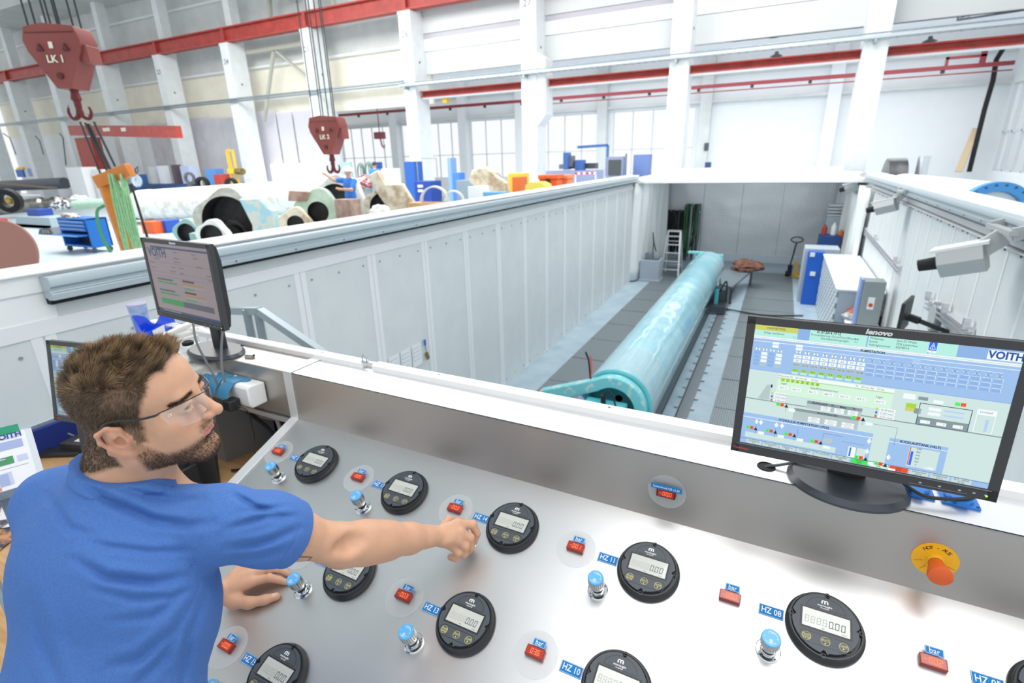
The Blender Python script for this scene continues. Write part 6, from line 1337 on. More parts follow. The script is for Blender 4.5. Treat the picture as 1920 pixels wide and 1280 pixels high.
mb = MB(); mb.tube(spline([(q.x, q.y, ZP+.5), (q.x+.15, q.y, ZP+.8), (q.x+.2, q.y-.2, ZP+.3)]), .02, n=6); mb.tube(spline([(q.x+.2, q.y+.1, ZP+.05), (q.x+1.1, q.y-.1, ZP+.03), (q.x+2.0, q.y+.2, ZP+.03)]), .02, n=6); mb.build('hose', M_rubber, t)
# ---- right side: blue cabinet with louvred panels
M_cblue = mat('cabinet_blue', '#1f63c9', .4); M_cgrey = mat('cabinet_side', '#b3bfc9', .45)
ax_, ay0, ay1, az = .93, 13.5, 15.9, -.43
def perfw():
    ma = mat('louvre_panel', '#d5dde3', .4); nt = ma.node_tree; b = nt.nodes['Principled BSDF']; tc = nt.nodes.new('ShaderNodeTexCoord'); mp = nt.nodes.new('ShaderNodeMapping'); mp.inputs['Scale'].default_value = (7, 5.5, 9); nt.links.new(tc.outputs['Object'], mp.inputs[0])
    ck = nt.nodes.new('ShaderNodeTexChecker'); ck.inputs['Scale'].default_value = 1.; ck.inputs[1].default_value = lin('#e9eef1'); ck.inputs[2].default_value = lin('#8b9dab'); nt.links.new(mp.outputs[0], ck.inputs[0]); nt.links.new(ck.outputs[0], b.inputs['Base Color']); return ma
t = thing('machine_enclosure', 'grey machine enclosure with louvred side and blue end beside the right wall', 'machine', (1.5, 14.6, ZP))
x0 = atz(1530, 600, ZP).x; P_tl = aty(1548, 478, 15.7); P_tr = aty(1612, 475, 15.7)
X0, X1_, Ya, Yb = 1.24, 2.0, 11.6, 15.7; zt = P_tl.z
mb = MB(); mb.box2((X0+.03, Ya, ZP), (X1_, Yb, zt)); mb.build('body', M_cgrey, t, bevel=.01)
mb = MB(); mb.box2((X0, Ya, ZP+.05), (X0+.03, Yb, zt-.02)); mb.build('louvre_side', perfw(), t)
mb = MB(); mb.box2((X0-.02, Ya-.03, zt), (X1_+.02, Yb+.02, zt+.03))
for i in range(5): mb.cyl((X0+.12, Ya+.3+i*.85, zt+.03), (X0+.12, Ya+.3+i*.85, zt+.06), .02, n=8)
mb.build('top_plate', mat('top_white', '#e9f0f4', .35), t)
q0 = aty(1512, 470, 15.9); q1 = aty(1547, 470, 15.9)
t = thing('blue_tool_cabinet', 'tall blue tool cabinet door standing open beside the machine enclosure', 'cabinet', (1.05, 15.9, ZP))
mb = MB(); mb.box2((q0.x+.05, 15.75, ZP), (q1.x, 15.95, q0.z)); mb.build('door', M_cblue, t, bevel=.01)
mb = MB(); mb.box2((q0.x-.03, 16.0, ZP), (q1.x+.35, 16.7, q0.z+.05)); mb.build('body', M_cgrey, t, bevel=.01)
mb = MB(); mb.box2((q0.x+.09, 15.72, q0.z-.12), (q0.x+.20, 15.76, q0.z-.02)); mb.box2((q0.x+.16, 15.70, q0.z-.62), (q0.x+.28, 15.76, q0.z-.52)); mb.build('latch', M_white, t)
# parts rack with blue bin and bottles behind it
q = aty(1556, 470, 18.6)
t = thing('blue_parts_bin', 'dark blue bin filled with bottles in the right corner', 'bin', (q.x, 18.6, ZP)); w0 = aty(1536, 440, 18.6).x; w1 = aty(1577, 440, 18.6).x
mb = MB(); mb.box2((w0, 18.3, ZP+.4), (w1, 18.9, aty(1556, 440, 18.6).z)); mb.build('bin_body', mat('bin_blue', '#2b4f8d', .45), t, bevel=.02)
mb = MB(); mb.box2((w0+.05, 18.35, ZP), (w1-.05, 18.85, ZP+.4)); mb.build('pedestal', M_steel, t)
zb_ = aty(1556, 440, 18.6).z
for (dx, cname, ccol, hh, lab) in ((.12, 'bottle', '#b0483f', .30, 'red spray bottle standing in the dark blue bin'), (.36, 'bottle', '#eef0f0', .36, 'white bottle standing in the middle of the dark blue bin'), (.56, 'bottle', '#e2803a', .16, 'orange bottle standing in the dark blue bin')):
    mb = MB(); mb.lathe([(0, -.3), (.07, -.3), (.075, hh*.7), (.03, hh*.9), (.03, hh), (0, hh)], n=14, p0=(w0+dx, 18.6, zb_)); tag(mb.build('bottle', mat('bottle'+ccol, ccol, .4)), lab, 'bottle')
w0 = aty(1553, 390, 19.8).x; w1 = aty(1585, 390, 19.8).x; z1_, z0_ = aty(1556, 381, 19.8).z, aty(1556, 440, 19.8).z
t = thing('paper_tray_stack', 'tray stack on a grey pillar cabinet in the right corner', 'trays', ((w0+w1)/2, 19.8, ZP))
mb = MB(); mb.box2((w0, 19.6, ZP), (w1, 20.1, z1_-.38)); mb.build('pillar', M_cgrey, t)
for i in range(4): mb = MB(); mb.box2((w0, 19.55, z1_-.36+i*.1), (w1, 20.05, z1_-.33+i*.1)); mb.build('tray', [mat('tray_white', '#e6ebee', .4), M_cblue][0], t)
# grey switch cabinet in front
Yk = 10.9; a = aty(1622, 527, Yk); b = aty(1665, 522, Yk)
t = thing('switch_cabinet', 'grey-green electrical switch cabinet in front of the machine enclosure', 'cabinet', ((a.x+b.x)/2, Yk+.15, ZP))
mb = MB(); mb.box2((a.x, Yk, ZP+.2), (b.x, Yk+.35, a.z)); mb.build('housing', mat('switch_grey', '#8f999b', .5), t, bevel=.01)
mb = MB(); mb.box2((a.x-.05, Yk+.04, ZP+.2), (a.x-.005, Yk+.3, a.z+.02)); mb.build('blue_side', mat('side_blue', '#8fa8dc', .4), t)
mb = MB(); mb.box2((a.x+.1, Yk-.02, a.z-.50), (a.x+.2, Yk, a.z-.28)); mb.k = 1; mb.cyl((a.x+.15, Yk-.03, a.z-.42), (a.x+.15, Yk, a.z-.42), .035, n=12); mb.build('switch_plate', [M_white, mat('switch_red', '#d04a3a', .4)], t)
mb = MB(); mb.box2((a.x+.05, Yk+.05, ZP), (b.x-.05, Yk+.3, ZP+.2)); mb.build('plinth', M_steel, t)
# white bench with clutter
z_ = atz(1640, 600, ZP+.85).z; A_, B_ = atz(1583, 598, z_), atz(1672, 608, z_)
t = thing('white_bench', 'white bench top seen behind the right monitor', 'bench', ((A_.x+B_.x)/2+.1, A_.y-.7, ZP))
mb = MB(); mb.box2((A_.x, A_.y-1.4, z_-.05), (1.95, A_.y, z_)); mb.build('bench_top', M_white, t, bevel=.01)
for x in (A_.x+.08, 1.87):
    for y in (A_.y-1.3, A_.y-.1): mb = MB(); mb.box2((x-.03, y-.03, ZP), (x+.03, y+.03, z_-.05)); mb.build('leg', M_galv, t)
q = atz(1598, 592, z_); lump('red_valve', (q.x, q.y-.15, z_+.09), .13, (1, .9, .9), mat('valve_red', '#d04f4a', .4, noise='#e79a74', nscale=9), 'red hose coupling lying on the white bench', 'coupling', 9)
q = atz(1563, 592, z_); lump('bagged_parts', (A_.x+.12, q.y-.12, z_+.05), .13, (1.2, .9, .5), mat('bag_white', '#e6e7e8', .3, noise='#a8a5a9', nscale=14), 'small heap of bagged parts at the left end of the white bench', 'bags', 11)
q = atz(1655, 592, z_); lump('cloth_heap', (q.x-.06, q.y-.1, z_+.13), .14, (.9, .8, 1), mat('cloth_grey', '#d9dcdc', .8, noise='#9da3a5', nscale=10), 'crumpled pale cloth standing on the white bench beside the switch cabinet', 'cloth', 12, amp=.5)
# swivel screen and oval plate
q = aty(1697, 590, 7.8); t = thing('wall_arm_screen', 'black flat screen on a wall arm seen edge-on behind the right monitor', 'screen', (q.x, 7.8, q.z))
mb = MB(); a_, b_ = aty(1688, 612, 7.6), aty(1700, 566, 8.0); mb.prism([(-.28, -.2), (.28, -.2), (.28, .2), (-.28, .2)], -.02, .02, o=(q.x, 7.8, q.z), X=Vector((.35, 1, 0)).normalized(), Y=(0, 0, 1)); mb.build('panel', M_black, t, bevel=.01)
mb = MB(); mb.bar((q.x+.03, 7.8, q.z-.02), (q.x+.15, 7.75, q.z-.05), .06, .08); mb.bar((q.x+.15, 7.75, q.z-.05), (2.06, 7.75, q.z-.16), .05, .05); mb.build('wall_arm', M_black, t)
q = atx(1755, 595, 2.04); mb = MB(); mb.cyl((2.055, q.y, q.z), (2.0, q.y, q.z), .20, n=36); mb.k = 1; mb.cyl((2.0, q.y, q.z), (1.99, q.y, q.z), .165, n=36); tag(mb.build('round_wall_dial', [mat('dial_rim', '#7f8486', .5), mat('dial_face', '#b3b8b9', .5)], bevel=.005), 'round grey dial on the right pit wall above the monitor', 'dial')
# angled rails on the right wall
def wall_rail(p, q, label):
    A_ = atx(*p, 2.03); B_ = atx(*q, 2.03); mb = MB()
    for dz in (0, -.06, -.12): mb.bar((2.02, A_.y, A_.z+dz), (2.02, B_.y, B_.z+dz), .05, .022)
    mb.bar((2.045, A_.y, A_.z-.06), (2.045, B_.y, B_.z-.06), .02, .17)
    for f in (.05, .5, .95): P_ = A_.lerp(B_, f); mb.box((1.99, P_.y, P_.z+.06), (.06, .05, .12))
    tag(mb.build('wall_rail', M_alu), label, 'rail')
wall_rail((1742, 560), (1823, 621), 'grey ribbed rail on the right pit wall just above the right monitor')
wall_rail((1615, 418), (1688, 500), 'grey ribbed rail on the far part of the right pit wall')
# ---- floodlight camera units on brackets of the right wall
def wall_unit(px, py, x, sc, label, M0=None):
    q = atx(px, py, x); t = thing('wall_camera_unit', label, 'camera unit', (q.x, q.y, q.z), (0, 0, 0), 'camera units on the right pit wall'); M_u = mat('unit_housing', '#b9bdbe', .4, .3); d = Vector((-.86, .30, -.30)).normalized(); s_ = Vector((-.3, -.86, 0)).normalized(); u = d.cross(s_)*-1
    if u.z < 0: u = -u
    mb = MB(); o = Vector((0, 0, 0)); oc = [(-.5, -.6), (.5, -.6), (1, 0), (.62, .62), (-.62, .62), (-1, 0)]
    mb.prism([(a*.20*sc, b*.20*sc) for a, b in oc], -.15*sc, .15*sc, o=o, X=s_, Y=u); mb.build('housing', M_u, t, world=False, bevel=.006)
    mb = MB(); mb.box(u*.115*sc, (.02, .02, .02)); mb.v = []; mb.f = []; mb.mi = []
    mb.prism([(-.14*sc, .10*sc), (.14*sc, .10*sc), (.14*sc, .125*sc), (-.14*sc, .125*sc)], -.19*sc, .19*sc, o=o, X=s_, Y=u); mb.build('sunshade', mat('shade_white', '#e6e9ea', .35), t, world=False, bevel=.003)
    Z_ = s_.cross(u)
    if Z_.dot(d) < 0: Z_ = -Z_
    mb = MB(); mb.cyl(Z_*.17*sc, Z_*.30*sc, .055*sc, .05*sc, 20); mb.build('lens', M_rubber, t, world=False)
    dx = 2.06-q.x; mb = MB(); mb.bar((.02, .0, .0), (dx*.55, -.02, .20*sc), .05, .14*sc); mb.bar((dx*.5, -.25*sc, .24*sc), (dx, -.25*sc, .30*sc), .04, .1*sc); mb.bar((dx*.5, .25*sc, .24*sc), (dx, .25*sc, .30*sc), .04, .1*sc); mb.bar((dx*.5, -.28*sc, .25*sc), (dx*.5, .28*sc, .25*sc), .06*sc, .04*sc); mb.build('bracket', M_u, t, world=False, bevel=.002)
    return t
wall_unit(1805, 485, 1.62, 1.12, 'nearest grey camera housing on a bracket of the right pit wall')
wall_unit(1662, 386, 1.72, 1.0, 'second grey camera housing along the right pit wall')
wall_unit(1600, 350, 1.80, 1.1, 'farthest grey camera housing, in the right corner of the pit')
# papers and brush on the left wall
A_ = atx(727, 672, XL+.012); B_ = atx(790, 640, XL+.012)
ys = np.linspace(A_.y, B_.y, 4); zt = atx(788, 640, XL).z; hgt = .31
for i in range(3):
    mb = MB(); mb.box2((XL+.008, ys[i]+.015, zt-hgt), (XL+.014, ys[i+1]-.015, zt)); mb.k = 1
    for j in range(4): mb.box2((XL+.014, ys[i]+.04, zt-.05-j*.055), (XL+.0146, ys[i+1]-.05, zt-.055-j*.055))
    mb.box2((XL+.014, ys[i]+.04, zt-.23), (XL+.0146, ys[i]+.045, zt-.04))
    tag(mb.build('paper_sheet', [M_white, mat('print_blue', '#93a5d6', .6)], None), '%s of the three printed sheets on the left pit wall' % ['nearest', 'middle', 'farthest'][i], 'paper', 'sheets on the left pit wall')
q = atx(793, 640, XL); t = thing('hanging_brush', 'paint brush with a blue handle hanging beside the wall sheets', 'brush', (XL+.03, q.y, q.z))
q2 = atx(798, 680, XL); mb = MB(); mb.bar((XL+.03, q.y, q.z+.03), (XL+.03, q.y+.005, q.z-.05), .03, .015, up=(1, 0, 0)); mb.build('handle', mat('handle_blue', '#2a6bd0', .4), t)
mb = MB(); mb.bar((XL+.03, q.y+.005, q.z-.05), (XL+.03, q.y+.012, q.z-.14), .012, .01, up=(1, 0, 0)); mb.build('shaft', M_galv, t)
mb = MB(); mb.bar((XL+.03, q.y+.015, q.z-.16), (XL+.03, q.y+.05, q.z-.26), .045, .02, up=(1, 0, 0)); mb.build('bristles', mat('bristle', '#7a6a35', .8), t)
# galvanised hand rail left of the stair
ry = 2.3; M_r = mat('rail_galv', '#a7b3b8', .4, .5)
a0, a1, a2 = aty(440, 594, ry), aty(487, 583, ry), aty(600, 660, ry)
t = thing('hand_rail', 'galvanised hand rail behind the left monitor stand', 'railing', (a1.x, ry, ZP))
mb = MB(); mb.bar(a0+Vector((-.2, .1, 0)), a1, .05, .05); mb.bar(a1, a1+(a2-a1)*1.3, .05, .05); mb.build('top_rail', M_r, t)
for dx in (-.02, -.16): mb = MB(); mb.bar((a1.x+dx, ry+(.02 if dx < -.1 else 0), ZP), (a1.x+dx, ry+(.02 if dx < -.1 else 0), a1.z-.01), .05, .05); mb.build('post', M_r, t)
# ==================================================================== HALL OBJECTS
random.seed(3)
def box_px(mb, px0, py0, px1, py1, y, dep, k=None):
    """box whose front face (plane y) spans the two pixel corners"""
    a = aty(px0, py0, y); b = aty(px1, py1, y); mb.box2((min(a.x, b.x), y, min(a.z, b.z)), (max(a.x, b.x), y+dep, max(a.z, b.z)), k); return a, b
def fbox(name, label, cat, px0, py0, px1, py1, y, dep, m, group=None, bevel=.01, floor=True):
    mb = MB(); a, b = box_px(mb, px0, py0, px1, py1, y, dep)
    if floor:
        zlo = min(a.z, b.z)
        if zlo > .02: mb = MB(); mb.box2((min(a.x, b.x), y, 0), (max(a.x, b.x), y+dep, max(a.z, b.z)))
    return tag(mb.build(name, m, bevel=bevel), label, cat, group)
M_rop = mat('rope_black', '#33373a', .6); M_hook = mat('hook_red', '#8f4a45', .5, noise='#84423e', nscale=2); M_hookd = mat('hook_dark', '#5a2a28', .5); M_hk2 = mat('hook_fork', '#6b2a2c', .35, .3)
def hook_block(name, label, px, py, dep, sc, txt, ropes, yaw):
    c = atd(px, py, dep); t = thingM(name, label, 'crane hook', Matrix.Translation(c) @ Matrix.Rotation(math.radians(yaw), 4, 'Z'), 'red crane hook blocks')
    w, h, d = .52*sc, .56*sc, .24*sc
    pl = [(-w, h*.55), (-w*.88, h*.88), (w*.40, h), (w*.82, h*.80), (w, h*.42), (w, h*.1), (w*.32, -h*.98), (-w*.18, -h*.98), (-w*.95, h*.1)]
    pl = [(-w, h*.45), (-w*.86, h*.86), (-w*.2, h*.96), (w*.86, h*.86), (w, h*.45), (w*.92, h*.12), (w*.25, -h), (-w*.25, -h), (-w*.92, h*.12)]
    mb = MB(); mb.prism(pl, -d, d, X=(1, 0, 0), Y=(0, 0, 1)); mb.k = 1
    mb.box((.0, -d-.008, h*.68), (w*1.7, .012, .012)); mb.k = 2; mb.box((-.02, -d-.01, h*.30), (.075*sc, .015, .11*sc)); text(mb, txt, (0, -d-.012, -h*.12), (1, 0, 0), (0, 0, 1), .17*sc, .002, bold=.03)
    mb.build('sheave_housing', [M_hook, M_hookd, mat('mark_cream', '#eee6d2', .5)], t, world=False, bevel=.012*sc)
    for sx in (-1, 1):
        mb = MB(); mb.prism([(-.05, -.04), (.05, -.04), (0, .06)], d, d+.03, o=(sx*w*.45, 0, h*.22), X=(1, 0, 0), Y=(0, 0, 1)); mb.build('lug', M_hookd, t, world=False)
    mb = MB(); mb.cyl((0, -d-.03, -h*.62), (0, d+.03, -h*.62), .055*sc); mb.build('pin', M_hookd, t, world=False)
    mb = MB(); mb.box((w*.95, 0, h*.05), (.14*sc, d*1.5, .30*sc)); mb.build('side_guard', M_hook, t, world=False, bevel=.01)
    # hook: swivel, shank, ramshorn
    mb = MB(); mb.lathe([(0, -h*.95), (.075*sc, -h*.97), (.07*sc, -h*1.1), (.095*sc, -h*1.3), (.06*sc, -h*1.38)], n=18); mb.build('swivel', M_hk2, t, world=False)
    for sx in (-1, 1):
        pts = [(0, 0, -h*1.35), (0, 0, -h*1.6), (sx*.05*sc, 0, -h*1.85), (sx*.15*sc, 0, -h*1.92), (sx*.215*sc, 0, -h*1.74), (sx*.20*sc, 0, -h*1.55)]
        mb = MB(); mb.tube(spline(pts, 5), [ (.065-.045*i/25)*sc for i in range(26)], n=10); mb.build('hook_prong', M_hk2, t, world=False)
    for (x, yy, tx) in ropes:
        mb = MB(); mb.tube([(x*sc, yy*sc, h*.85), (x*sc+tx, yy*sc, 9)], .012*sc+.004, n=6); mb.build('rope', M_rop, t, world=False)
    return t
hook_block('crane_hook_block', 'large red crane hook block lettered LK 1 at the upper left', 122, 108, 8.6, .86, 'LK 1', [(-.44, -.1, .0), (-.30, -.1, .0), (-.17, .1, .0), (-.10, -.1, .0), (0, .1, .0), (.1, -.1, .0), (.24, .1, .0), (.38, .1, .0)], 28)
hook_block('crane_hook_block', 'smaller red crane hook block lettered LK 2 near the centre', 617, 253, 14.6, .92, 'LK 2', [(-.40, -.1, .0), (-.26, .1, .0), (-.05, -.1, .0), (.0, .1, .0), (.16, .1, .0), (.34, -.1, .0)], 12)
# black slings from hook 1 down to the orange C-frame
hk = atd(158, 225, 8.6); cf = atd(205, 318, 8.9)
for i, (qx, qy, qd, px2, py2) in enumerate(((150, 228, 8.55, 190, 330), (160, 230, 8.6, 203, 325), (166, 232, 8.65, 208, 320), (176, 228, 8.7, 216, 312))):
    mb = MB(); mb.bar(atd(qx, qy, qd), atd(px2, py2, 8.9), .05 if i in (1, 2) else .03, .02); tag(mb.build('lifting_sling', M_rop), '%s black sling from the LK 1 hook down to the orange frame' % ['leftmost', 'second from the left', 'third from the left', 'rightmost'][i], 'sling', 'black slings under the LK 1 hook')
M_or = mat('frame_orange', '#dd8a3c', .45, noise='#cf7a32', nscale=5); M_or2 = mat('frame_orange_dark', '#c06a38', .5)
t = thing('lifting_hanger', 'orange angled lifting frame hanging in green slings beside the rail', 'lifting frame', tuple(atd(205, 340, 8.9)))
A_, B_, C_ = atd(184, 342, 8.9), atd(244, 318, 8.75), atd(245, 480, 9.0)
mb = MB(); mb.bar(A_, B_, .15, .20); mb.build('top_arm', M_or, t, bevel=.01)
mb = MB(); mb.bar(atd(200, 350, 8.95), C_, .18, .2, up=(.3, 1, 0)); mb.build('upright', M_or, t, bevel=.01)
mb = MB(); mb.tube(spline([atd(195, 385, 8.8), atd(182, 398, 8.7), atd(190, 440, 8.7), atd(212, 480, 8.7)]), .025, n=7); mb.build('safety_cable', mat('cable_green', '#4f9a6c', .5), t)
mb = MB(); mb.tube([atd(253, 318, 8.72), atd(258, 312, 8.7), atd(259, 322, 8.7), atd(255, 325, 8.72)], .01, n=6, closed=True); mb.build('shackle', M_steel, t)
M_gs = mat('sling_green', '#a3d3a0', .7, noise='#8bc08c', nscale=18)
for i, (a, b, c) in enumerate(((207, 222, 243), (212, 232, 262), (229, 244, 268))):
    mb = MB(); [mb.tube(spline([atd(a+dx, 326, 8.75+.02*dx), atd(b-2+dx*1.6, 385, 8.7), atd(c+dx*.8, 490, 8.75)], 6), .020, n=6) for dx in (-3, 0, 3)]; tag(mb.build('green_sling', M_gs), '%s pale green round sling hanging on the orange frame' % ['left', 'middle', 'right'][i], 'sling', 'green slings on the orange frame')
for i, (a, c) in enumerate(((222, 266), (246, 284))):
    mb = MB(); mb.bar(atd(a, 345, 9.05), atd(c, 470, 9.05), .06, .015, up=(0, 1, 0)); tag(mb.build('strap', M_rop), '%s dark strap behind the green slings' % ['left', 'right'][i], 'strap', 'dark straps behind the green slings')
# jib crane
yj = 21.0; a = aty(152, 245, yj); t = thing('jib_crane', 'red wall jib crane with a long horizontal arm on the left', 'crane', (a.x, yj, 0))
mb = MB(); p0, p1 = aty(140, 262, yj), aty(170, 262, yj); mb.box2((p0.x, yj, .0), (p1.x, yj+.6, p0.z+.1)); mb.build('post', M_red, t)
mb = MB(); q0, q1 = aty(132, 238, yj), aty(335, 243, yj-1.5); mb.bar(q0+Vector((0, 0, -.22)), q1+Vector((0, 0, -.12)), .3, .62); mb.k = 1
for f, l in ((.42, .12), (.57, .06)): P_ = (q0+Vector((0, 0, -.16))).lerp(q1, f); mb.box(P_+Vector((0, -.16, 0)), (l*9, .03, .2))
mb.build('arm', [M_red, mat('plate_cream', '#e8ddd2', .5)], t)
# wall conduit along the columns, cable tray to the right
mb = MB()
for z in (5.78, 5.66): mb.cyl((-62, YC-.12, z), (colx[7]+.1, YC-.12, z), .05, n=8)
tag(mb.build('wall_conduit', M_galv), 'long grey double pipe running across the hall columns', 'pipe')
mb = MB(); zt_ = 5.50; y_ = YC-.40
mb.box2((colx[7], y_-.02, zt_), (9, y_+.01, zt_+.09)); mb.box2((colx[7], y_+.34, zt_), (9, y_+.37, zt_+.09))
x = colx[7]
while x < 8.8: mb.box2((x, y_, zt_-.01), (x+.05, y_+.36, zt_+.02)); x += .28
mb.k = 1; mb.cyl((colx[7], y_+.2, zt_+.08), (9, y_+.2, zt_+.08), .035, n=8); mb.cyl((colx[7], y_+.1, zt_+.16), (9, y_+.1, zt_+.16), .025, n=8)
tag(mb.build('cable_tray', [mat('tray_zinc', '#c5ced3', .35, .5), M_galv]), 'ladder-type cable tray in front of the columns at the upper right', 'cable tray')
for i, x in enumerate(colx[7:]): mb = MB(); mb.box2((x+.25, y_, zt_-.12), (x+.33, YC-.01, zt_)); tag(mb.build('tray_bracket', M_galv), 'bracket of the cable tray on %s' % ['the column behind the blue cabinet', 'the column with the chamfered bracket', 'the column above the left pit corner', 'the column above the right pit corner'][i], 'bracket')
# side hall pendant lamps
for i, (px, py) in enumerate(((957, 120), (1174, 95), (1451, 66), (1785, 27), (1456, 102), (1744, 74))):
    q = aty(px, py, 25.5 if i < 4 else 24.4); mb = MB(); mb.lathe([(.0, .10), (.06, .10), (.07, .02), (.22, -.06), (.21, -.07), (.05, .0)], n=20, p0=q); tag(mb.build('ceiling_spotlight', mat('lamp_dark', '#3f464b', .5)), 'small dark ceiling lamp, number %s from the left in the side hall' % ['one', 'two', 'three', 'four', 'five', 'six'][i] if False else ['dark ceiling lamp left of column 27', 'dark ceiling lamp just right of column 27', 'dark ceiling lamp above the cable tray, left of the rightmost column', 'dark ceiling lamp beside the hanging frame at the upper right', 'dark lamp between the cable tray and red rail, left of the rightmost column', 'dark lamp between the cable tray and red rail at the right'][i], 'lamp', 'ceiling lamps of the side hall')
# duct frame top right
a, b, c = aty(1795, 38, 24.6), aty(1925, 18, 24.6), aty(1835, 14, 26.5)
mb = MB(); mb.bar(a, b, .06, .06); mb.bar(a, c, .06, .06); mb.bar(aty(1812, 34, 24.6), aty(1840, 12, 27), .1, .03); mb.bar(aty(1862, 28, 24.6), aty(1890, 8, 27), .04, .04); mb.bar(a+Vector((0, 0, .0)), a+Vector((0, 0, .8)), .04, .04); tag(mb.build('duct_support', M_zinc), 'grey metal frame hanging from the side hall ceiling at the upper right', 'frame')
# folding doors at the left hall wall
M_door = mat('corrugated_door', '#e0e0e4', .45, noise='#d6d6dc', nscale=2); M_doorl = mat('corrugated_door_light', '#e8e7ee', .45)
yd = YC+1.75; xs = [352, 388, 425, 441, 482, 520, 552, 604]
for i, (p, q) in enumerate(((272, 290), (292, 312), (352, 386), (388, 410), (412, 438), (441, 477), (479, 515), (517, 546), (548, 602))):
    a = aty(p, 210 if i > 4 else 222, yd); b = aty(q, 208, yd); mb = MB(); x = a.x; zt2 = a.z
    if i < 2: zt2 -= .4
    mb.box2((a.x, yd+.03, 0), (b.x-.06, yd+.08, zt2)); z = .1
    while z < zt2: mb.box2((a.x, yd, z), (b.x-.06, yd+.03, z+.035)); z += .09
    struct(mb.build('door_%d' % (i+1), M_door if i < 5 else M_doorl))
mb = MB(); a, b = aty(508, 308, yd-.2), aty(582, 338, yd-.2); mb.box2((a.x, yd-.25, 0), (b.x, yd-.2, a.z)); tag(mb.build('white_screen', mat('panel_glow', '#ffffff', .5, emit=1.2)), 'bright white glowing panel in front of the corrugated doors', 'panel')  # bright patch drawn as a panel with its own emission
# white partition/cabinet
fbox('white_partition', 'white box-shaped partition left of the orange frame', 'partition', 122, 314, 168, 372, 17.5, .8, M_white)
fbox('white_partition', 'second white partition behind the orange frame', 'partition', 170, 318, 205, 370, 17.8, .8, mat('partition_grey', '#e5e9ea', .5))
# ---- rolls and machine parts
M_wrap = mat('white_wrap', '#e9ecec', .5, noise='#d6cfc6', nscale=3.5, ramp=(.48, .60)); M_mint = mat('mint_paint', '#b9dcc4', .5, noise='#a9cdb6', nscale=6); M_cast = mat('cast_cream', '#e6dcc6', .7, noise='#b9a58a', nscale=4, ramp=(.42, .62)); M_castw = mat('cast_white', '#eef0ee', .65, noise='#dcdcd6', nscale=4); M_lblue = mat('cast_lightblue', '#a9d8e2', .65, noise='#d9dbd2', nscale=4.5, ramp=(.46, .56)); M_castg = mat('cast_green', '#cfe3cf', .65, noise='#b9d3bc', nscale=4); M_bore = mat('bore_black', '#2b2a2b', .5, noise='#3b3a3a', nscale=5); M_rust = mat('cast_brown', '#b89b8e', .7, noise='#94766a', nscale=5)
def shaft(name, label, cat, pa, pb, prof_parts):
    """horizontal turned part from point a to b: list of (name, material, [(radius, fraction)...])"""
    a = Vector(pa); b = Vector(pb); d = (b-a); L = d.length; t = thing(name, label, cat, (a.x, a.y, 0))
    for nm, m, prof in prof_parts: mb = MB(); mb.lathe([(r, f*L) for r, f in prof], n=40, p0=a, ax=d.normalized()); mb.build(nm, m, t)
    return t
Ry = 12.6; a = aty(215, 388, Ry); b = aty(640, 366, Ry+1.1); sc = (a-Vector((0, 0, CAMZ))).length/979.5
t = shaft('wrapped_roll', 'long white wrapped machine roll with mint journal end across the left', 'roll', a, b, [
    ('journal', M_mint, [(0, 0), (.30, .0), (.32, .02), (.32, .06), (.42, .07), (.45, .085), (.45, .11)]), ('seal_ring', M_bore, [(.50, .11), (.55, .115), (.55, .135), (.50, .14)]),
    ('barrel', M_wrap, [(.48, .14), (.59, .15), (.60, .20), (.585, .22), (.58, .62), (.565, .64), (.58, .66), (.58, 1.0), (0, 1.0)])])
for f in (.2, .6, .9): P_ = a.lerp(b, f); mb = MB(); mb.box2((P_.x-.25, P_.y-.3, 0), (P_.x+.25, P_.y+.3, P_.z-.35)); mb.build('trestle', M_steel, t)
a = aty(142, 384, 13.0); b = aty(212, 380, 13.0); shaft('mint_shaft', 'short mint green shaft left of the orange frame', 'shaft', a, b, [('shaft_body', M_mint, [(0, 0), (.20, 0), (.20, .9), (0, .9)])])
# big bearing housings: annular castings facing right-front
def housing(name, label, px, py, y, R, r, L, m, yaw, extra=None, squash=1.0, foot=True, cut=None):
    c = aty(px, py, y); kk = y/ray(px, py)[1]/F; R *= kk; r *= kk; M0 = Matrix.Translation(c) @ Matrix.Rotation(math.radians(yaw), 4, 'Z'); t = thingM(name, label, 'machine part', M0, 'bearing housings in the hall')
    ring = []
    for i in range(48):
        a = 2*math.pi*i/48; rr = R*(1+.10*math.cos(4*a+.8))*(1 if math.sin(a) > -.2 else 1.05); ring.append((rr*math.cos(a), rr*squash*math.sin(a)))
    mb = MB(); n = 48; vo = [(x, -L/2, z) for x, z in ring]+[(x*.96, L/2, z*.96) for x, z in ring]; vi = [(r*math.cos(2*math.pi*i/n), -L/2-.0, r*math.sin(2*math.pi*i/n)) for i in range(n)]
    mb.add(vo+vi, [(i, (i+1) % n, n+(i+1) % n, n+i) for i in range(n)]+[(i, 2*n+i, 2*n+(i+1) % n, (i+1) % n) for i in range(n)]+[tuple(range(n, 2*n))]); mb.build('casting', m, t, world=False, bevel=.02)
    mb = MB(); mb.lathe([(r, 0), (r*.98, L*.75), (0, L*.76)], n=40, p0=(0, -L/2, 0), ax=(0, 1, 0)); mb.build('bore', M_bore, t, world=False)
    if foot: mb = MB(); mb.box2((-R*.9, -L/2, -c.z), (R*.9, L/2, -R*.75)); mb.build('foot', m, t, world=False, bevel=.02)
    if extra: extra(t, R, r, L)
    return t
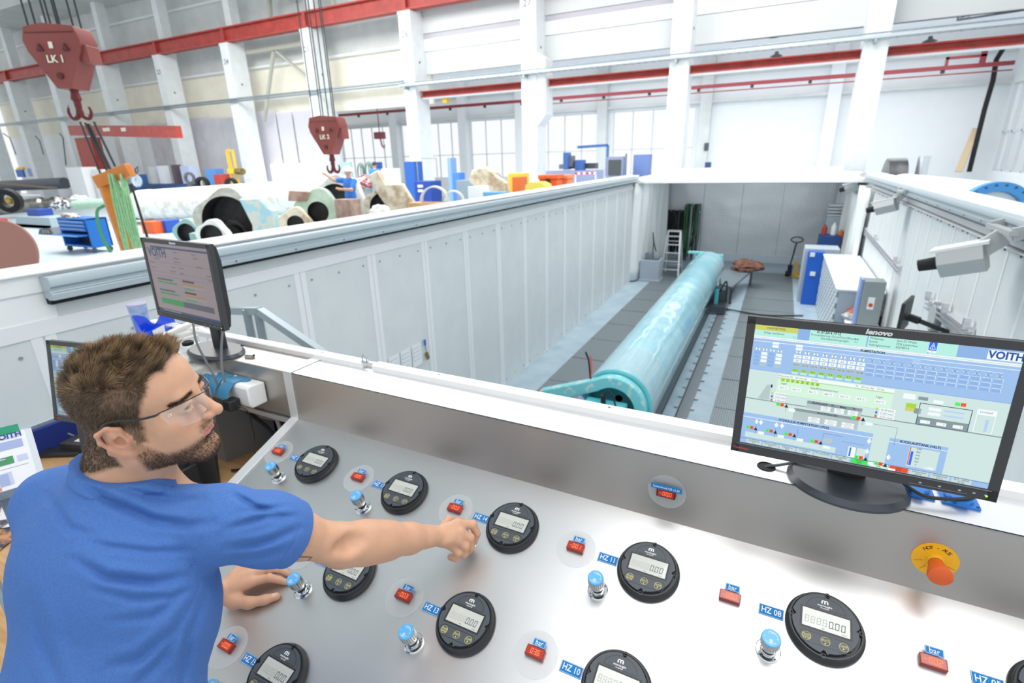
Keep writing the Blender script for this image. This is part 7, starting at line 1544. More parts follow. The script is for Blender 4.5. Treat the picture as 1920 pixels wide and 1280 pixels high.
def ex1(t, R, r, L):
    mb = MB(); mb.prism([(R*.62, R*.72), (R*1.25, R*.72), (R*1.6, R*.3), (R*1.6, -R*1.3), (R*.75, -R*1.3), (R*.88, -R*.1)], L/2-.15, L/2+.30, X=(1, 0, 0), Y=(0, 0, 1)); mb.build('lightblue_block', M_lblue, t, world=False, bevel=.04)
    mb = MB(); mb.lathe([(r*.62, 0), (r*.62, .3), (r*.42, .3), (r*.42, .02)], n=36, p0=(r*.15, -L/2-.25, -R*.45), ax=(0, 1, 0)); mb.build('inner_ring', mat('ring_dark', '#4c4a4a', .4, .4), t, world=False)
housing('bearing_housing', 'large bearing housing with black bore and light blue block', 440, 412, 10.2, 56, 45, .9, mat('cast_grey', '#d4d4cc', .7, noise='#b5b2a6', nscale=5), 30, ex1)
def ex2(t, R, r, L): mb = MB(); mb.box((-R*1.15, .0, -R*.2), (R*.7, L*.8, R*.8)); mb.build('side_lug', mat('lug_green', '#9fb3a8', .6, noise='#77b9c0', nscale=6), t, world=False, bevel=.02)
housing('bearing_housing', 'small grey bearing housing with a round opening left of the large one', 402, 440, 9.0, 27, 20, .35, M_castw, 32, ex2, foot=True)
housing('bearing_housing', 'small greenish bearing housing partly hidden at the rail', 356, 436, 9.6, 25, 18, .3, mat('cast_teal', '#a9bdb4', .6, noise='#7fc3cb', nscale=5), 24)
def ex3(t, R, r, L): mb = MB(); mb.prism([(-R*.2, R*.9), (-R*1.1, R*1.0), (-R*1.2, R*.55), (-R*.4, R*.5)], L/2-.2, L/2+.1, X=(1, 0, 0), Y=(0, 0, 1)); mb.build('brown_flange', M_rust, t, world=False, bevel=.01)
housing('bearing_housing', 'pale green bearing housing with a brown top edge', 600, 396, 10.8, 40, 19, .5, M_castg, 34, ex3)
housing('bearing_housing', 'small cream bearing housing right of the light blue block', 556, 418, 9.9, 28, 15, .35, M_cast, 40)
def ex4(t, R, r, L): mb = MB(); mb.prism([(R*.3, R*1.05), (R*1.0, R*.9), (R*1.35, -R*.4), (R*1.4, -R*1.5), (R*.75, -R*1.5), (R*.8, -R*.3)], L/2-.1, L/2+.2, X=(1, 0, 0), Y=(0, 0, 1)); mb.build('side_cheek', M_castw, t, world=False, bevel=.04)
housing('bearing_housing', 'tall white bearing housing with a black bore near the hook LK 2', 636, 378, 12.2, 45, 33, .6, M_castw, 26, ex4)
fbox('brown_casting_block', 'brown cast block in front of the white bearing housing', 'machine part', 626, 374, 660, 412, 10.5, .4, M_rust)
def ex5(t, R, r, L): mb = MB(); mb.prism([(-.3*R, R*.8), (-.6*R, R*1.5), (-.1*R, R*1.75), (.2*R, R*1.1), (1.0*R, R*1.1), (1.5*R, R*.2), (1.5*R, -R), (.8*R, -R)], L/2-.15, L/2+.15, X=(1, 0, 0), Y=(0, 0, 1)); mb.build('cast_arm', M_cast, t, world=False, bevel=.03)
housing('bearing_housing', 'rough beige casting with a black bore in the middle of the hall', 726, 388, 12.4, 38, 28, .5, M_cast, 24, ex5)
lump('white_casting', tuple(aty(712, 398, 10.6)), .25, (1, .8, .7), M_castw, 'small white casting in front of the beige housing', 'machine part', 21)
def ex6(t, R, r, L): mb = MB(); mb.prism([(-1.6*R, R*.5), (-1.3*R, R*1.3), (-.2*R, R*1.5), (.3*R, R*1.0), (1.3*R, R*.3), (1.5*R, -R*.9), (0, -R)], L/2-.05, L/2+.35, X=(1, 0, 0), Y=(0, 0, 1)); mb.build('cast_arm', M_cast, t, world=False, bevel=.03)
housing('bearing_housing', 'beige casting with dark bore left of the yellow parts', 925, 350, 15.2, 24, 15, .5, mat('cast_greyb', '#9a8f88', .7), 18, ex6)
# rings
for i, (px, py, y, R_, lab) in enumerate(((815, 375, 12.2, .37, 'large pale metal ring standing by the rail'), (850, 378, 12.6, .30, 'smaller pale ring right of the large one'))):
    c = aty(px, py, y); mb = MB(); ax = Vector((-.45, .9, 0)).normalized(); mb.lathe([(R_, -.18), (R_, .18), (R_*.9, .18), (R_*.9, -.18), (R_, -.18)], n=48, p0=(c.x, c.y, c.z), ax=ax); mb.k = 0; mb.box2((c.x-.25, c.y-.15, 0), (c.x+.25, c.y+.25, c.z-R_+.03)); tag(mb.build('metal_ring', mat('ring_pale', '#dcdcd8', .4, .2)), lab, 'ring', 'metal rings by the rail')
fbox('wooden_crate', 'light wooden crate beside the metal ring', 'crate', 766, 380, 826, 394, 11.8, .5, mat('crate_wood', '#d2a777', .7, noise='#c2955f', nscale=6, stretch=(1, 8, 8)))
fbox('white_block', 'white block between the ring and the beige casting', 'block', 877, 350, 899, 375, 13.2, .6, M_white)
fbox('blue_bracket', 'small light blue part on the rail side of the beige casting', 'machine part', 905, 360, 946, 372, 13.0, .3, mat('part_blue', '#6fa6d8', .5))
# left edge machinery
c = aty(8, 372, 8.3); mb = MB(); mb.lathe([(.17, -.06), (.20, -.05), (.20, .05), (.17, .06), (.11, .06), (.11, -.06), (.17, -.06)], n=40, p0=atd(17, 376, 9.2), ax=(-.55, .8, .1)); mb.k = 1; mb.sphere(atd(17, 376, 9.2), .06, 12); tag(mb.build('black_handwheel', [M_rubber, mat('yellowish', '#b9a648', .4)]), 'black rubber rimmed wheel at the left edge', 'wheel')
shaft('steel_roll', 'shiny steel roll with white wrapping at the left edge', 'roll', aty(-60, 398, 11.5), aty(128, 376, 13.6), [('barrel', mat('steel_roll_metal', '#a8a6a3', .25, .9, noise='#6f6a66', nscale=2), [(0, 0), (.30, 0), (.30, .75), (.2, .77), (.2, .86), (.26, .86), (.26, .95), (.14, .95), (.14, 1), (0, 1)])])
shaft('dark_roll', 'long dark grey covered roll lying behind the steel roll', 'roll', aty(-60, 352, 18.5), aty(122, 343, 19.5), [('barrel', mat('cover_dark', '#565c66', .5), [(0, 0), (.36, 0), (.36, 1), (0, 1)])])
for i, (x0, y0, x1, y1, y, m, lab) in enumerate(((0, 338, 100, 352, 15.5, mat('sheet_brown', '#7a6a60', .5), 'brownish steel sheet on top of the machinery at the left'), (0, 356, 70, 366, 14.5, mat('film_white', '#eef1f4', .3), 'strip of white film on the left machinery'), (100, 368, 150, 380, 13.5, M_rust, 'brown flat plate beside the mint shaft'))):
    mb = MB(); a = aty(x0, y0+6, y); b = aty(x1, y1, y+1); mb.bar(a, b, .5, .06); tag(mb.build('flat_sheet', m), lab, 'sheet', 'sheets on the left machinery')
lump('clutter_cloth', tuple(aty(150, 372, 13.2)), .3, (1.6, .8, .4), M_castw, 'white crumpled covers beside the mint shaft', 'cover', 31, amp=.6)
lump('wrapped_fitting', tuple(aty(112, 385, 11.8)), .28, (1.2, .8, .9), mat('fitting_mix', '#e4e6e8', .3, noise='#3c3f42', nscale=7, ramp=(.48, .54)), 'black and white fitting on the steel roll end', 'fitting', 33, amp=.6)
fbox('blue_saddle', 'dark blue saddle block above the grey pedestal', 'saddle', 48, 392, 74, 408, 10.6, .5, mat('saddle_blue', '#28489a', .5), floor=False)
c = aty(65, 435, 10.4); t = thing('grey_pedestal', 'grey machine pedestal under the dark blue saddle', 'pedestal', (c.x, 10.4, 0)); M_ped = mat('pedestal_grey', '#9fb0b8', .5)
pa = [aty(p[0], p[1], 10.4) for p in ((30, 405), (92, 408), (100, 438), (104, 452), (62, 456), (55, 446), (36, 452), (28, 430))]; mb = MB(); mb.prism([(p.x, p.z) for p in pa], -11.2, -10.4, X=(1, 0, 0), Y=(0, 0, 1)); mb.build('body', M_ped, t, bevel=.02)
mb = MB(); mb.box2((pa[7].x, 10.4, 0), (pa[3].x, 11.2, .12)); mb.build('base', M_ped, t)
mb = MB(); mb.lathe([(0, 0), (.62, 0), (.64, .03), (.62, .06), (0, .06)], n=56, p0=atd(-2, 482, 9.0), ax=(.55, -.75, .35)); tag(mb.build('brown_disc', mat('disc_brown', '#a5776c', .6), bevel=.005), 'large reddish brown round disc cut by the left edge', 'disc')
fbox('red_machine_foot', 'red painted machine part at the far left edge', 'machine part', -12, 410, 9, 446, 10.5, .3, mat('part_red', '#b9483c', .5))
q = aty(100, 493, 9.3); mb = MB(); mb.prism([(-.55, 0), (.55, 0), (.35, .24), (-.35, .18)], -.25, .25, o=(q.x, 9.6, .0), X=(1, 0, 0), Y=(0, 0, 1)); mb.k = 1
for i in range(3): mb.box((q.x-.1+.16*i, 9.35, .1), (.05, .03, .12))
tag(mb.build('black_steel_plate', [mat('plate_black', '#44484c', .4, .4), mat('slot_light', '#9aa6aa', .5)], bevel=.01), 'dark slotted steel block lying on the floor by the rail', 'block')
# tool trolley
yt = 7.5; a = aty(106, 408, yt); b = aty(176, 470, yt); t = thing('tool_trolley', 'blue tool trolley with open drawers in the hall', 'trolley', ((a.x+b.x)/2, yt+.3, 0)); M_tb = mat('trolley_blue', '#1f6fc4', .4); W_ = b.x-a.x
cx = (a.x+b.x)/2; H_t = a.z; zb = .14
mb = MB(); mb.box2((a.x, yt, zb), (a.x+.04, yt+.5, H_t)); mb.box2((b.x-.04, yt, zb), (b.x, yt+.5, H_t)); mb.box2((a.x, yt+.46, zb), (b.x, yt+.5, H_t)); mb.box2((a.x, yt, H_t-.04), (b.x, yt+.5, H_t)); mb.box2((a.x, yt, zb), (b.x, yt+.5, zb+.05)); mb.build('cabinet', M_tb, t, bevel=.008)
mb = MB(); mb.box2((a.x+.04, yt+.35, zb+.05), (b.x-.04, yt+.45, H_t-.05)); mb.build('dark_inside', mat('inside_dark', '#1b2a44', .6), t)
hh = (H_t-zb-.1)
for i, (f0, f1, out) in enumerate(((.86, .98, 0), (.72, .84, 0), (.58, .70, .02), (.40, .46, .22))):
    mb = MB(); mb.box2((a.x+.06, yt-.02-out, zb+.05+hh*f0), (b.x-.06, yt+.3, zb+.05+hh*f1)); d_ = mb.build('drawer', M_tb, t, bevel=.005); mb = MB(); mb.box2((a.x+.1, yt-.045-out, zb+.05+hh*f1-.03), (b.x-.1, yt-.02-out, zb+.05+hh*f1-.01)); mb.build('handle', mat('handle_steelblue', '#7fb0e0', .3), d_)
for sx in (a.x+.08, b.x-.08):
    for sy in (yt+.06, yt+.44): mb = MB(); mb.cyl((sx-.02, sy, .065), (sx+.02, sy, .065), .065, n=16); mb.box2((sx-.01, sy-.03, .065), (sx+.01, sy+.03, zb)); mb.build('castor', M_steel, t)
lump('trolley_clutter', tuple(aty(130, 408, yt+.2)), .2, (1.5, .8, .45), mat('clutter_pale', '#d9d6cc', .6, noise='#8a8a84', nscale=12), 'pale gloves and rags lying on the blue trolley', 'clutter', 41, amp=.7)
fbox('orange_crate', 'orange crate standing behind the slings', 'crate', 262, 415, 293, 445, 10.6, .5, mat('crate_orange', '#e4622c', .5))
fbox('blue_crate', 'blue crate right of the orange crate', 'crate', 290, 413, 316, 443, 10.9, .5, mat('crate_blue', '#2c56b0', .5))
# benches and clutter behind the wrapped roll
yb = 20.5
def small(name, label, cat, px0, py0, px1, py1, y, col, dep=.5, **k): return fbox(name, label, cat, px0, py0, px1, py1, y, dep, mat('c'+col, col, .5), **k)
t = fbox('workbench', 'long dark blue workbench behind the wrapped roll', 'bench', 240, 345, 350, 356, yb, .8, mat('bench_navy', '#34507e', .5))
zb_ = aty(300, 345, yb).z
for i, (px, w, h, col, lab) in enumerate(((262, 10, 18, '#3a6fae', 'blue boxed gauge on the workbench'), (285, 14, 32, '#c9ced3', 'pale grey apparatus on the workbench'), (303, 16, 34, '#dfe4ea', 'white apparatus in the middle of the workbench'), (328, 14, 36, '#5a5058', 'dark brown stack on the workbench'), (350, 24, 34, '#b7c3e2', 'light blue cupboard at the right of the workbench'), (246, 8, 26, '#a9b2b8', 'grey box at the left end of the workbench'))):
    y0_ = 345; a = aty(px-w/2, y0_-h, yb+.2); b = aty(px+w/2, y0_, yb+.2); mb = MB(); mb.box2((a.x, yb+.15, zb_), (b.x, yb+.6, a.z)); tag(mb.build('bench_apparatus', mat('c'+col, col, .5)), lab, 'apparatus', 'things on the workbench')
c = aty(255, 339, 19.0); mb = MB(); mb.lathe([(.33, 0), (.36, .03), (.36, .1), (.30, .1), (.29, .06), (.0, .06)], n=36, p0=c+Vector((0, .1, 0)), ax=(.2, -1, .0)); mb.k = 1; mb.bar(c+Vector((0, -.02, 0)), c+Vector((.1, -.03, .18)), .02, .02); mb.box2((c.x-.1, 19.0, 0), (c.x+.1, 19.2, c.z-.3)); tag(mb.build('platform_scale', [mat('scale_face', '#cfe0ee', .4), mat('scale_blue', '#2c4f8e', .4)]), 'round faced blue scale on a post left of the workbench', 'scale')
c = aty(356, 334, 17.5); mb = MB(); R_ = .27; poly = []
for i in range(60): rr = R_*(1.1 if i % 2 else 1.0); a = 2*math.pi*i/60; poly.append((rr*math.cos(a), rr*math.sin(a)))
n = 60; vo = [(c.x+x*.8, c.y-.06+x*.4, c.z+z) for x, z in poly]; vb = [(x-.06, y+.14, z) for x, y, z in vo]; vi = [(c.x+x*.8*.65, c.y-.06+x*.4*.65, c.z+z*.65) for x, z in poly]; vib = [(x-.06, y+.14, z) for x, y, z in vi]
mb.add(vo+vb+vi+vib, [(i, (i+1) % n, n+(i+1) % n, n+i) for i in range(n)]+[(i, 2*n+i, 2*n+(i+1) % n, (i+1) % n) for i in range(n)]+[(2*n+i, 3*n+i, 3*n+(i+1) % n, 2*n+(i+1) % n) for i in range(n)]+[(n+i, n+(i+1) % n, 3*n+(i+1) % n, 3*n+i) for i in range(n)]); mb.box2((c.x-.2, c.y-.08, 0), (c.x+.1, c.y+.02, c.z-.24)); tag(mb.build('gear_ring', mat('gear_grey', '#6d6f6e', .4, .5)), 'toothed grey gear ring behind the wrapped roll', 'gear')
for i, (px, py, R_, lab) in enumerate(((380, 345, .34, 'black tyre-like ring right of the gear ring'), (434, 346, .30, 'black ring below the yellow lifter'))): mb = MB(); mb.lathe([(R_, -.1), (R_, .1), (R_*.6, .1), (R_*.6, -.1), (R_, -.1)], n=32, p0=aty(px, py, 17), ax=(.3, -1, 0)); q = aty(px, py, 17); mb.box2((q.x-.15, q.y-.05, 0), (q.x+.15, q.y+.05, q.z-R_+.02)); tag(mb.build('black_ring', M_rubber), lab, 'ring', 'black rings behind the wrapped roll')
small('blue_motor', 'small blue motor behind the wrapped roll', 'motor', 384, 317, 404, 330, 17.8, '#4d86c4'); small('red_pump', 'small red pump below the blue motor', 'pump', 399, 327, 416, 343, 17.6, '#b2433c')
# yellow lifter
yl = 18.0; a = aty(426, 282, yl); b = aty(458, 340, yl); t = thing('yellow_lifter', 'yellow lifting mast with a black motor behind the wrapped roll', 'lifter', ((a.x+b.x)/2, yl, 0)); M_ly = mat('lifter_yellow', '#eebb2e', .45)
mb = MB(); mb.bar((a.x, yl, 0), (a.x-.05, yl, a.z), .07, .09); mb.bar((a.x+.42, yl, 0), (a.x+.38, yl, a.z), .07, .09); mb.bar((a.x-.05, yl, a.z), (a.x+.4, yl, a.z), .07, .07); mb.bar((a.x+.1, yl, a.z*.6), (a.x+.08, yl, a.z), .04, .05); mb.build('mast', M_ly, t)
mb = MB(); z_ = aty(440, 320, yl).z; mb.box2((a.x, yl-.2, z_-.12), (a.x+.5, yl+.1, z_+.10)); mb.box2((a.x, yl-.5, 0), (a.x+.75, yl+.3, .12)); mb.build('carriage', M_ly, t)
mb = MB(); mb.cyl((a.x+.5, yl-.1, z_-.02), (a.x+.98, yl-.1, z_-.04), .15, n=20); mb.build('motor', mat('motor_dark', '#4a4538', .5, noise='#8d7a30', nscale=9), t)
# hoses / reels
for i, (px, py, lab) in enumerate(((674, 310, 'left'), (689, 308, 'right'))):
    c = aty(px, py, 19.5); mb = MB()
    for j in range(4): mb.tube([(c.x+(.16+.02*j)*math.cos(a), 19.5+.03*j, c.z-.35+(.40+.02*j)*math.sin(a)) for a in np.linspace(0, 2*math.pi, 18)[:-1]], .025, n=5, closed=True)
    mb.tube([(c.x, 19.55, 0), (c.x, 19.55, c.z+.05)], .02, n=6); tag(mb.build('hose_loop', mat('hose_loop_green', '#5d7f78', .5)), '%s dark green hose loop behind the LK 2 hook' % lab, 'hose', 'hose loops behind the LK 2 hook')
lump('red_compressor', tuple(aty(690, 344, 18.5)), .45, (1.1, .8, .7), mat('comp_red', '#8e3a42', .5, noise='#b8bcc0', nscale=5, ramp=(.5, .56)), 'red and grey compressor unit in front of the blue shirted worker', 'compressor', 51, amp=.5)
fbox('green_screen', 'pale green partition panel in the hall centre', 'partition', 714, 316, 752, 352, 21, .08, mat('partition_green', '#cfe0d3', .6))
t = fbox('blue_cabinet', 'tall blue cabinet beside column 26', 'cabinet', 757, 303, 780, 360, 18.5, .6, mat('cab_blue', '#2f62b4', .45)); 
fbox('blue_cabinet', 'lower navy workbench cabinet with white labels in front of column 26', 'cabinet', 776, 340, 810, 378, 16.5, .7, mat('bench_blue', '#2748a0', .45))
a = aty(784, 345, 16.48); mb = MB(); mb.box2((a.x, 16.44, a.z-.12), (a.x+.2, 16.5, a.z-.03)); mb.box2((a.x, 16.44, a.z-.28), (a.x+.2, 16.5, a.z-.19)); tag(mb.build('label_holder', M_white), 'white label holders on the navy cabinet', 'label holder')
mb = MB(); a, b = aty(781, 297, 18.2), aty(818, 297, 18.2); mb.bar(a, b, .03, .03); mb.bar(a, (a.x, a.y, 1.0), .03, .03); mb.bar(b, (b.x, b.y, 1.0), .03, .03); mb.bar((a.x, a.y, 1.0), (b.x, b.y, 1.0), .03, .03); mb.bar((a.x, a.y, 0), (a.x, a.y, 1), .05, .05); mb.bar((b.x, b.y, 0), (b.x, b.y, 1), .05, .05); tag(mb.build('wire_frame_stand', M_galv), 'thin steel frame stand right of the tall blue cabinet', 'stand')
fbox('navy_board', 'navy board behind the blue shirted worker', 'board', 697, 304, 716, 322, 22.7, .1, mat('board_navy', '#2c4a8c', .5))
fbox('teal_board', 'teal board left of the hose loops', 'board', 638, 304, 658, 314, 22.7, .1, mat('board_teal', '#9fc0cc', .5))
# right middle items
small('blue_box', 'light blue box right of column 26', 'box', 838, 296, 848, 352, 22.0, '#86a9e0'); small('blue_box', 'strong blue box beside the light blue one', 'box', 848, 324, 862, 352, 20.5, '#4c86dc'); 
small('light_blue_crate', 'pale turquoise crate behind the beige casting', 'crate', 893, 324, 918, 345, 19.0, '#9fcfe0'); small('metal_parts_box', 'grey box of metal parts in front of the windows', 'box', 855, 338, 890, 356, 17.5, '#8a9ba6'); small('yellow_guard', 'yellow guard frame right of the beige casting', 'guard', 952, 325, 982, 356, 16.8, '#f0c94a')
small('orange_part', 'rusty orange part inside the yellow guard', 'machine part', 960, 332, 977, 346, 16.5, '#d9703a')
c = aty(1003, 352, 14.0); mb = MB(); mb.prism([(-.32, -.3), (-.30, .12), (-.14, .20), (.14, .20), (.30, .12), (.32, -.3), (.20, -.3), (.16, .02), (-.16, .02), (-.20, -.3)], -14.5, -14.0, o=(c.x, 0, c.z-.05), X=(1, 0, 0), Y=(0, 0, 1)); mb.box2((c.x-.3, 14.0, 0), (c.x+.3, 14.5, c.z-.3)); tag(mb.build('yellow_arch', mat('arch_yellow', '#efd95f', .5)), 'yellow arch-shaped part on the rail side', 'machine part')
for i, (p0, p1, lab) in enumerate(((1009, 1046, 'orange lidded tool bin with black handle'), (1047, 1066, 'second paler orange bin behind the first'))):
    y_ = 15.0+i*.6; a = aty(p0, 328, y_); b = aty(p1, 348, y_); t = thing('orange_bin', lab, 'bin', ((a.x+b.x)/2, y_+.3, 0), group='orange bins by the rail'); m_ = mat('bin_orange%d' % i, '#e8622c' if not i else '#f08a5c', .45)
    mb = MB(); mb.box2((a.x+.03, y_, 0), (b.x-.03, y_+.5, a.z-.12)); mb.build('tub', m_, t, bevel=.02); mb = MB(); mb.box2((a.x, y_-.03, a.z-.12), (b.x, y_+.53, a.z)); mb.build('lid', m_, t, bevel=.02)
    if not i: mb = MB(); mb.box(((a.x+b.x)/2, y_-.03, a.z-.22), (.12, .05, .2)); mb.build('latch', M_rubber, t)
# machine tool with blue jib
ym = 25.5; a = aty(1045, 318, ym); t = thing('drilling_machine', 'grey and blue drilling machine with a blue jib arm before the windows', 'machine', (a.x, ym, 0)); M_mb = mat('machine_blue', '#4a72b8', .5)
for k_, (x0, y0, x1, y1) in enumerate(((1056, 286, 1064, 318), (1064, 292, 1072, 312), (1078, 300, 1092, 320), (1048, 308, 1086, 316), (1095, 306, 1116, 316))): mb = MB(); box_px(mb, x0, y0, x1, y1, ym+.2*k_, .5); mb.build(['column', 'drill_head', 'control_box', 'bed', 'vice'][k_], [M_mb, mat('machine_grey', '#77797c', .5), M_mb, mat('machine_base', '#8b8d92', .5), M_steel][k_], t)
mb = MB(); mb.bar(aty(1083, 276, ym), aty(1140, 272, ym), .1, .12); mb.bar(aty(1140, 272, ym), aty(1138, 330, ym), .1, .1); mb.build('jib_arm', M_mb, t)
mb = MB(); a, b = aty(1030, 316, ym+1), aty(1130, 316, ym+1); mb.box2((a.x, ym, 0), (b.x, ym+1.2, a.z-.1)); mb.build('machine_table', mat('table_lav', '#9fa9c9', .5), t)
mb = MB(); a, b = aty(1078, 325, 22), aty(1118, 323, 22)
for i in range(8): mb.k = i % 2; mb.box2((a.x+(b.x-a.x)*i/8, 22, a.z-.04), (a.x+(b.x-a.x)*(i+1)/8, 22.04, a.z+.04))
mb.k = 1; mb.box2((a.x, 22, 0), (a.x+.04, 22.04, a.z)); mb.box2((b.x-.04, 22, 0), (b.x, 22.04, a.z)); tag(mb.build('barrier_bar', [mat('bar_red', '#d2395a', .5), M_white]), 'red and white striped barrier before the windows', 'barrier')
t = thing('control_cabinet', 'dark control cabinet with a framed front before the windows', 'cabinet', tuple(aty(1152, 330, 23)*Vector((1, 1, 0)) if False else (aty(1152, 330, 23).x, 23, 0)))
mb = MB(); a, b = aty(1138, 294, 23), aty(1167, 330, 23); mb.box2((a.x, 23, 0), (b.x, 23.5, a.z)); mb.build('frame', mat('ctl_frame', '#8d93b0', .5), t); mb = MB(); box_px(mb, 1141, 300, 1163, 328, 22.96, .04); mb.build('dark_door', mat('ctl_dark', '#4a5052', .5), t)
small('blue_locker', 'blue-grey locker right of the dark control cabinet', 'locker', 1188, 290, 1216, 330, 24, '#6f86bd'); mb = MB(); a = aty(1174, 288, 24); mb.box2((a.x-.03, 24, 0), (a.x+.03, 24.06, a.z)); tag(mb.build('green_post', mat('post_green', '#3f7d70', .5)), 'thin dark green post beside the blue-grey locker', 'post')
fbox('wall_box', 'small navy box at the foot of the window pillar', 'box', 1322, 304, 1332, 314, 30, .3, mat('wbox_navy', '#3d4d77', .5), floor=False); fbox('wall_phone', 'dark oval fitting on the window pillar', 'fitting', 1321, 268, 1328, 282, YW-.6, .12, M_steel, floor=False)
# far right: pipe reel, white roll with blue flange, plank, pipe
c = aty(1683, 325, 16.0); mb = MB(); a0, a1 = aty(1664, 300, 22), aty(1699, 300, 22); mb.cyl((a0.x, 22, a0.z-.9), (a1.x, 22, a0.z-.9), .95, n=40); mb.box2((a0.x, 21.6, 0), (a1.x, 22.4, .6)); tag(mb.build('dark_drum', mat('drum_steel', '#8d8f90', .3, .8, noise='#5c5f60', nscale=2)), 'dark shiny steel drum at the right behind the pit', 'drum')
mb = MB(); a0, a1 = aty(1722, 305, 21.5), aty(1746, 305, 21.5); mb.cyl(((a0.x+a1.x)/2, 21.7, 0), ((a0.x+a1.x)/2, 21.7, a0.z+.2), (a1.x-a0.x)/2, n=30); tag(mb.build('steel_canister', mat('can_steel', '#d9dde0', .25, .7)), 'pale steel canister right of the dark drum', 'canister')
Rw = .62; A_ = Vector((2.95, 11.4, .95)); B_ = Vector((2.75, 17.5, .95)); A_ = atd(1862, 402, 9.6); A_ = Vector((A_.x, A_.y, A_.z)); Bw = atd(1690, 365, 14.6)
t = shaft('large_white_roll', 'large white roll with a bright blue end flange beyond the right rail', 'roll', A_, Bw, [('barrel', mat('roll_white', '#f2f5f6', .35), [(.0, .03), (.55, .03), (.56, .035), (.56, 1), (0, 1)]), ('blue_flange', mat('flange_blue', '#4f9fe0', .4), [(.40, .01), (.42, -.005), (.575, -.005), (.575, .03), (.40, .03)]), ('inner_plate', mat('inner_white', '#dfe9ef', .3), [(0, .015), (.40, .015)])])
d_ = (A_-Bw).normalized(); u_ = Vector((0, 0, 1)); s_ = d_.cross(u_).normalized(); u_ = s_.cross(d_)
for i in range(22): a = 2*math.pi*i/22; P_ = A_+d_*.035+(s_*math.cos(a)+u_*math.sin(a))*.52; mb = MB(); mb.cyl(P_, P_+d_*.02, .018, n=8); mb.build('flange_bolt', mat('bolt_navy', '#274f86', .4), t)
for f in (.25, .8): P_ = A_.lerp(Bw, f); mb = MB(); mb.box2((P_.x-.3, P_.y-.3, 0), (P_.x+.3, P_.y+.3, max(.1, P_.z-.5))); mb.build('trestle', M_steel, t)
mb = MB(); mb.bar(aty(1797, 322, 32.5), aty(1831, 240, 33.4), .28, .06); tag(mb.build('leaning_plank', mat('plank_wood', '#cdb897', .7)), 'wooden plank leaning on the white wall at the right', 'plank')
mb = MB(); mb.tube([aty(1817, 322, 33), aty(1846, 205, 33), aty(1862, 150, 33), aty(1868, 112, 33), aty(1884, 86, 33)], .10, n=10); tag(mb.build('black_downpipe', M_rubber), 'black pipe rising along the right end of the white wall', 'pipe')
# chain hoist in the side hall
q = aty(712, 254, 28); mb = MB(); mb.box(q, (.6, .4, .4)); mb.tube([q+Vector((0, 0, .2)), q+Vector((0, 0, 1.6))], .03); mb.tube([q, q+Vector((.1, 0, -.6)), q+Vector((.25, 0, -.75)), q+Vector((.3, 0, -.55))], .05); tag(mb.build('chain_hoist', mat('hoist_red', '#8c4a52', .5)), 'small red chain hoist hanging before the left windows', 'hoist')
fbox('yellow_wall_lamp', 'yellow lamp on the red rail beside column 26', 'lamp', 829, 180, 837, 192, YC+.6, .3, mat('lamp_yellow', '#f0c340', .4), floor=False)
# left wall small things
for i, (x0, y0, x1, y1, col, lab, cat) in enumerate(((28, 318, 46, 332, '#2a6cc0', 'blue box on the far left wall', 'box'), (50, 316, 66, 330, '#8fb0da', 'light blue notice on the far left wall', 'notice'), (2, 312, 14, 324, '#efe7c4', 'cream notice at the far left', 'notice'), (8, 326, 28, 334, '#e8764e', 'orange box at the far left', 'box'), (30, 314, 44, 318, '#f0c040', 'yellow strip above the blue box', 'strip'))):
    fbox('wall_item', lab, cat, x0, y0, x1, y1, YC+1.9, .1, mat('c'+col, col, .5), floor=False)
for i, (px, py, px2, py2) in enumerate(((6, 250, 30, 290), (66, 255, 82, 290), (112, 250, 124, 310))):
    mb = MB(); mb.tube([aty(px, py, YC-.1), aty((px+px2)/2, py+8, YC-.1), aty(px2, py2, YC-.1)], .04); tag(mb.build('hanging_hose', M_steel), '%s dark cable hanging on the far left columns' % ['leftmost', 'middle', 'right'][i], 'cable', 'cables on the far left columns')
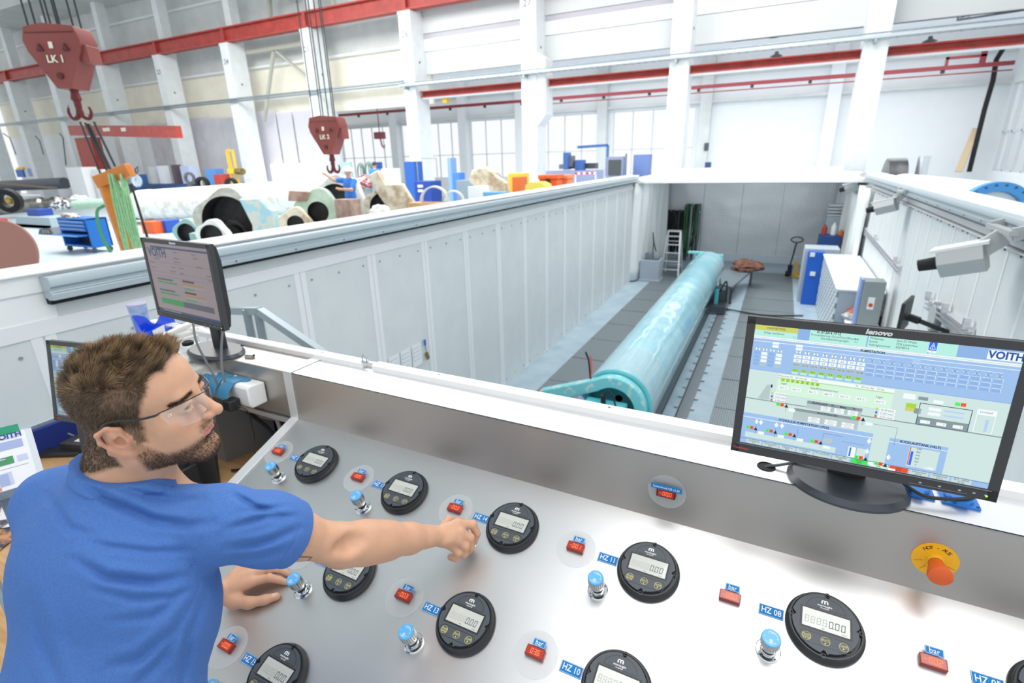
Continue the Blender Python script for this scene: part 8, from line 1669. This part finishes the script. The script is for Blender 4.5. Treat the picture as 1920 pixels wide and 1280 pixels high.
# ---- the two workers in the hall
def worker(name, label, head, dep, pose, helmet):
    hp_ = np.array(atd(*head, dep)); t = thing(name, label, 'person', (hp_[0], hp_[1], 0)); z = hp_[2]; s = SDF(); s.frame(np.eye(3), hp_)
    s.ell((0, 0, .0), (.078, .095, .115), k=.02); s.cone((0, -.0, -.08), (0, -.0, -.17), .055, .06); s.ell((0, 0, -.36), (.17, .11, .22), k=.05); s.ell((0, 0, -.62), (.15, .11, .2), k=.05)
    for nm, pts in pose: s.chain(pts, [.06, .042, .03, .035][:len(pts)], k=.03)
    base = -z
    for x in (-.1, .1): s.chain([(x, 0, -.78), (x, .02, -.78+(base+.78)*.5), (x, 0, base+.06)], [.09, .06, .045], k=.03)
    cut = lambda V: V
    def colr(V):
        c = np.repeat(SKINC[None], len(V), 0); return c
    o, V, Fc = sdf_object(s, 'body', .016, hp_-np.array([.8, .8, z+.02]), hp_+np.array([.8, .8, .25]), M_skin, t, colr)
    g = SDF(); g.frame(np.eye(3), hp_); g.ell((0, 0, -.36), (.19, .13, .23), k=.05); g.ell((0, 0, -.62), (.17, .13, .2), k=.05)
    for nm, pts in pose: P = [np.array(p, float) for p in pts]; g.cone(P[0], P[0]*.3+P[1]*.7, .075, .062, k=.03)
    sdf_object(g, 'shirt', .016, hp_-np.array([.6, .6, .9]), hp_+np.array([.6, .6, 0]), mat('worker_blue', '#3f7fd6', .8), t)
    g = SDF(); g.frame(np.eye(3), hp_); g.ell((0, 0, -.80), (.165, .125, .12), k=.04)
    for x in (-.1, .1): g.chain([(x, 0, -.8), (x, .02, -.78+(base+.78)*.5), (x, 0, base+.06)], [.105, .075, .065], k=.03)
    sdf_object(g, 'trousers', .02, hp_-np.array([.5, .5, z+.02]), hp_+np.array([.5, .5, -.6]), mat('worker_jeans', '#7f9fb8', .8), t)
    h = SDF(); h.frame(np.eye(3), hp_)
    if helmet: h.ell((0, 0, .045), (.125, .145, .105), k=.02); h.ell((0, .02, .02), (.14, .175, .02), k=.01); h.plane((0, 0, .0), (0, 0, -1)); sdf_object(h, 'hard_hat', .012, hp_-.3, hp_+.3, mat('helmet_white', '#f2f3f2', .35), t)
    else: h.ell((0, -.01, .03), (.085, .10, .10), k=.02); sdf_object(h, 'hair', .012, hp_-.3, hp_+.3, mat('worker_hair', '#4a3c34', .7), t)
    return t
worker('person', 'worker in white hard hat and blue shirt reaching for the LK 2 hook', (652, 322), 13.9, [('r', [(-.19, .0, -.22), (-.28, -.25, -.20), (-.50, -.30, -.06), (-.56, -.32, -.02)]), ('l', [(.19, 0, -.24), (.22, -.18, -.45), (.02, -.40, -.42), (-.03, -.44, -.40)])], True)
worker('person', 'bareheaded worker in a blue shirt standing in front of the navy board', (702, 309), 21.5, [('r', [(-.19, 0, -.22), (-.24, -.1, -.48), (-.2, -.35, -.5), (-.18, -.4, -.5)]), ('l', [(.19, 0, -.22), (.25, -.05, -.5), (.22, -.28, -.62), (.2, -.34, -.64)])], False)
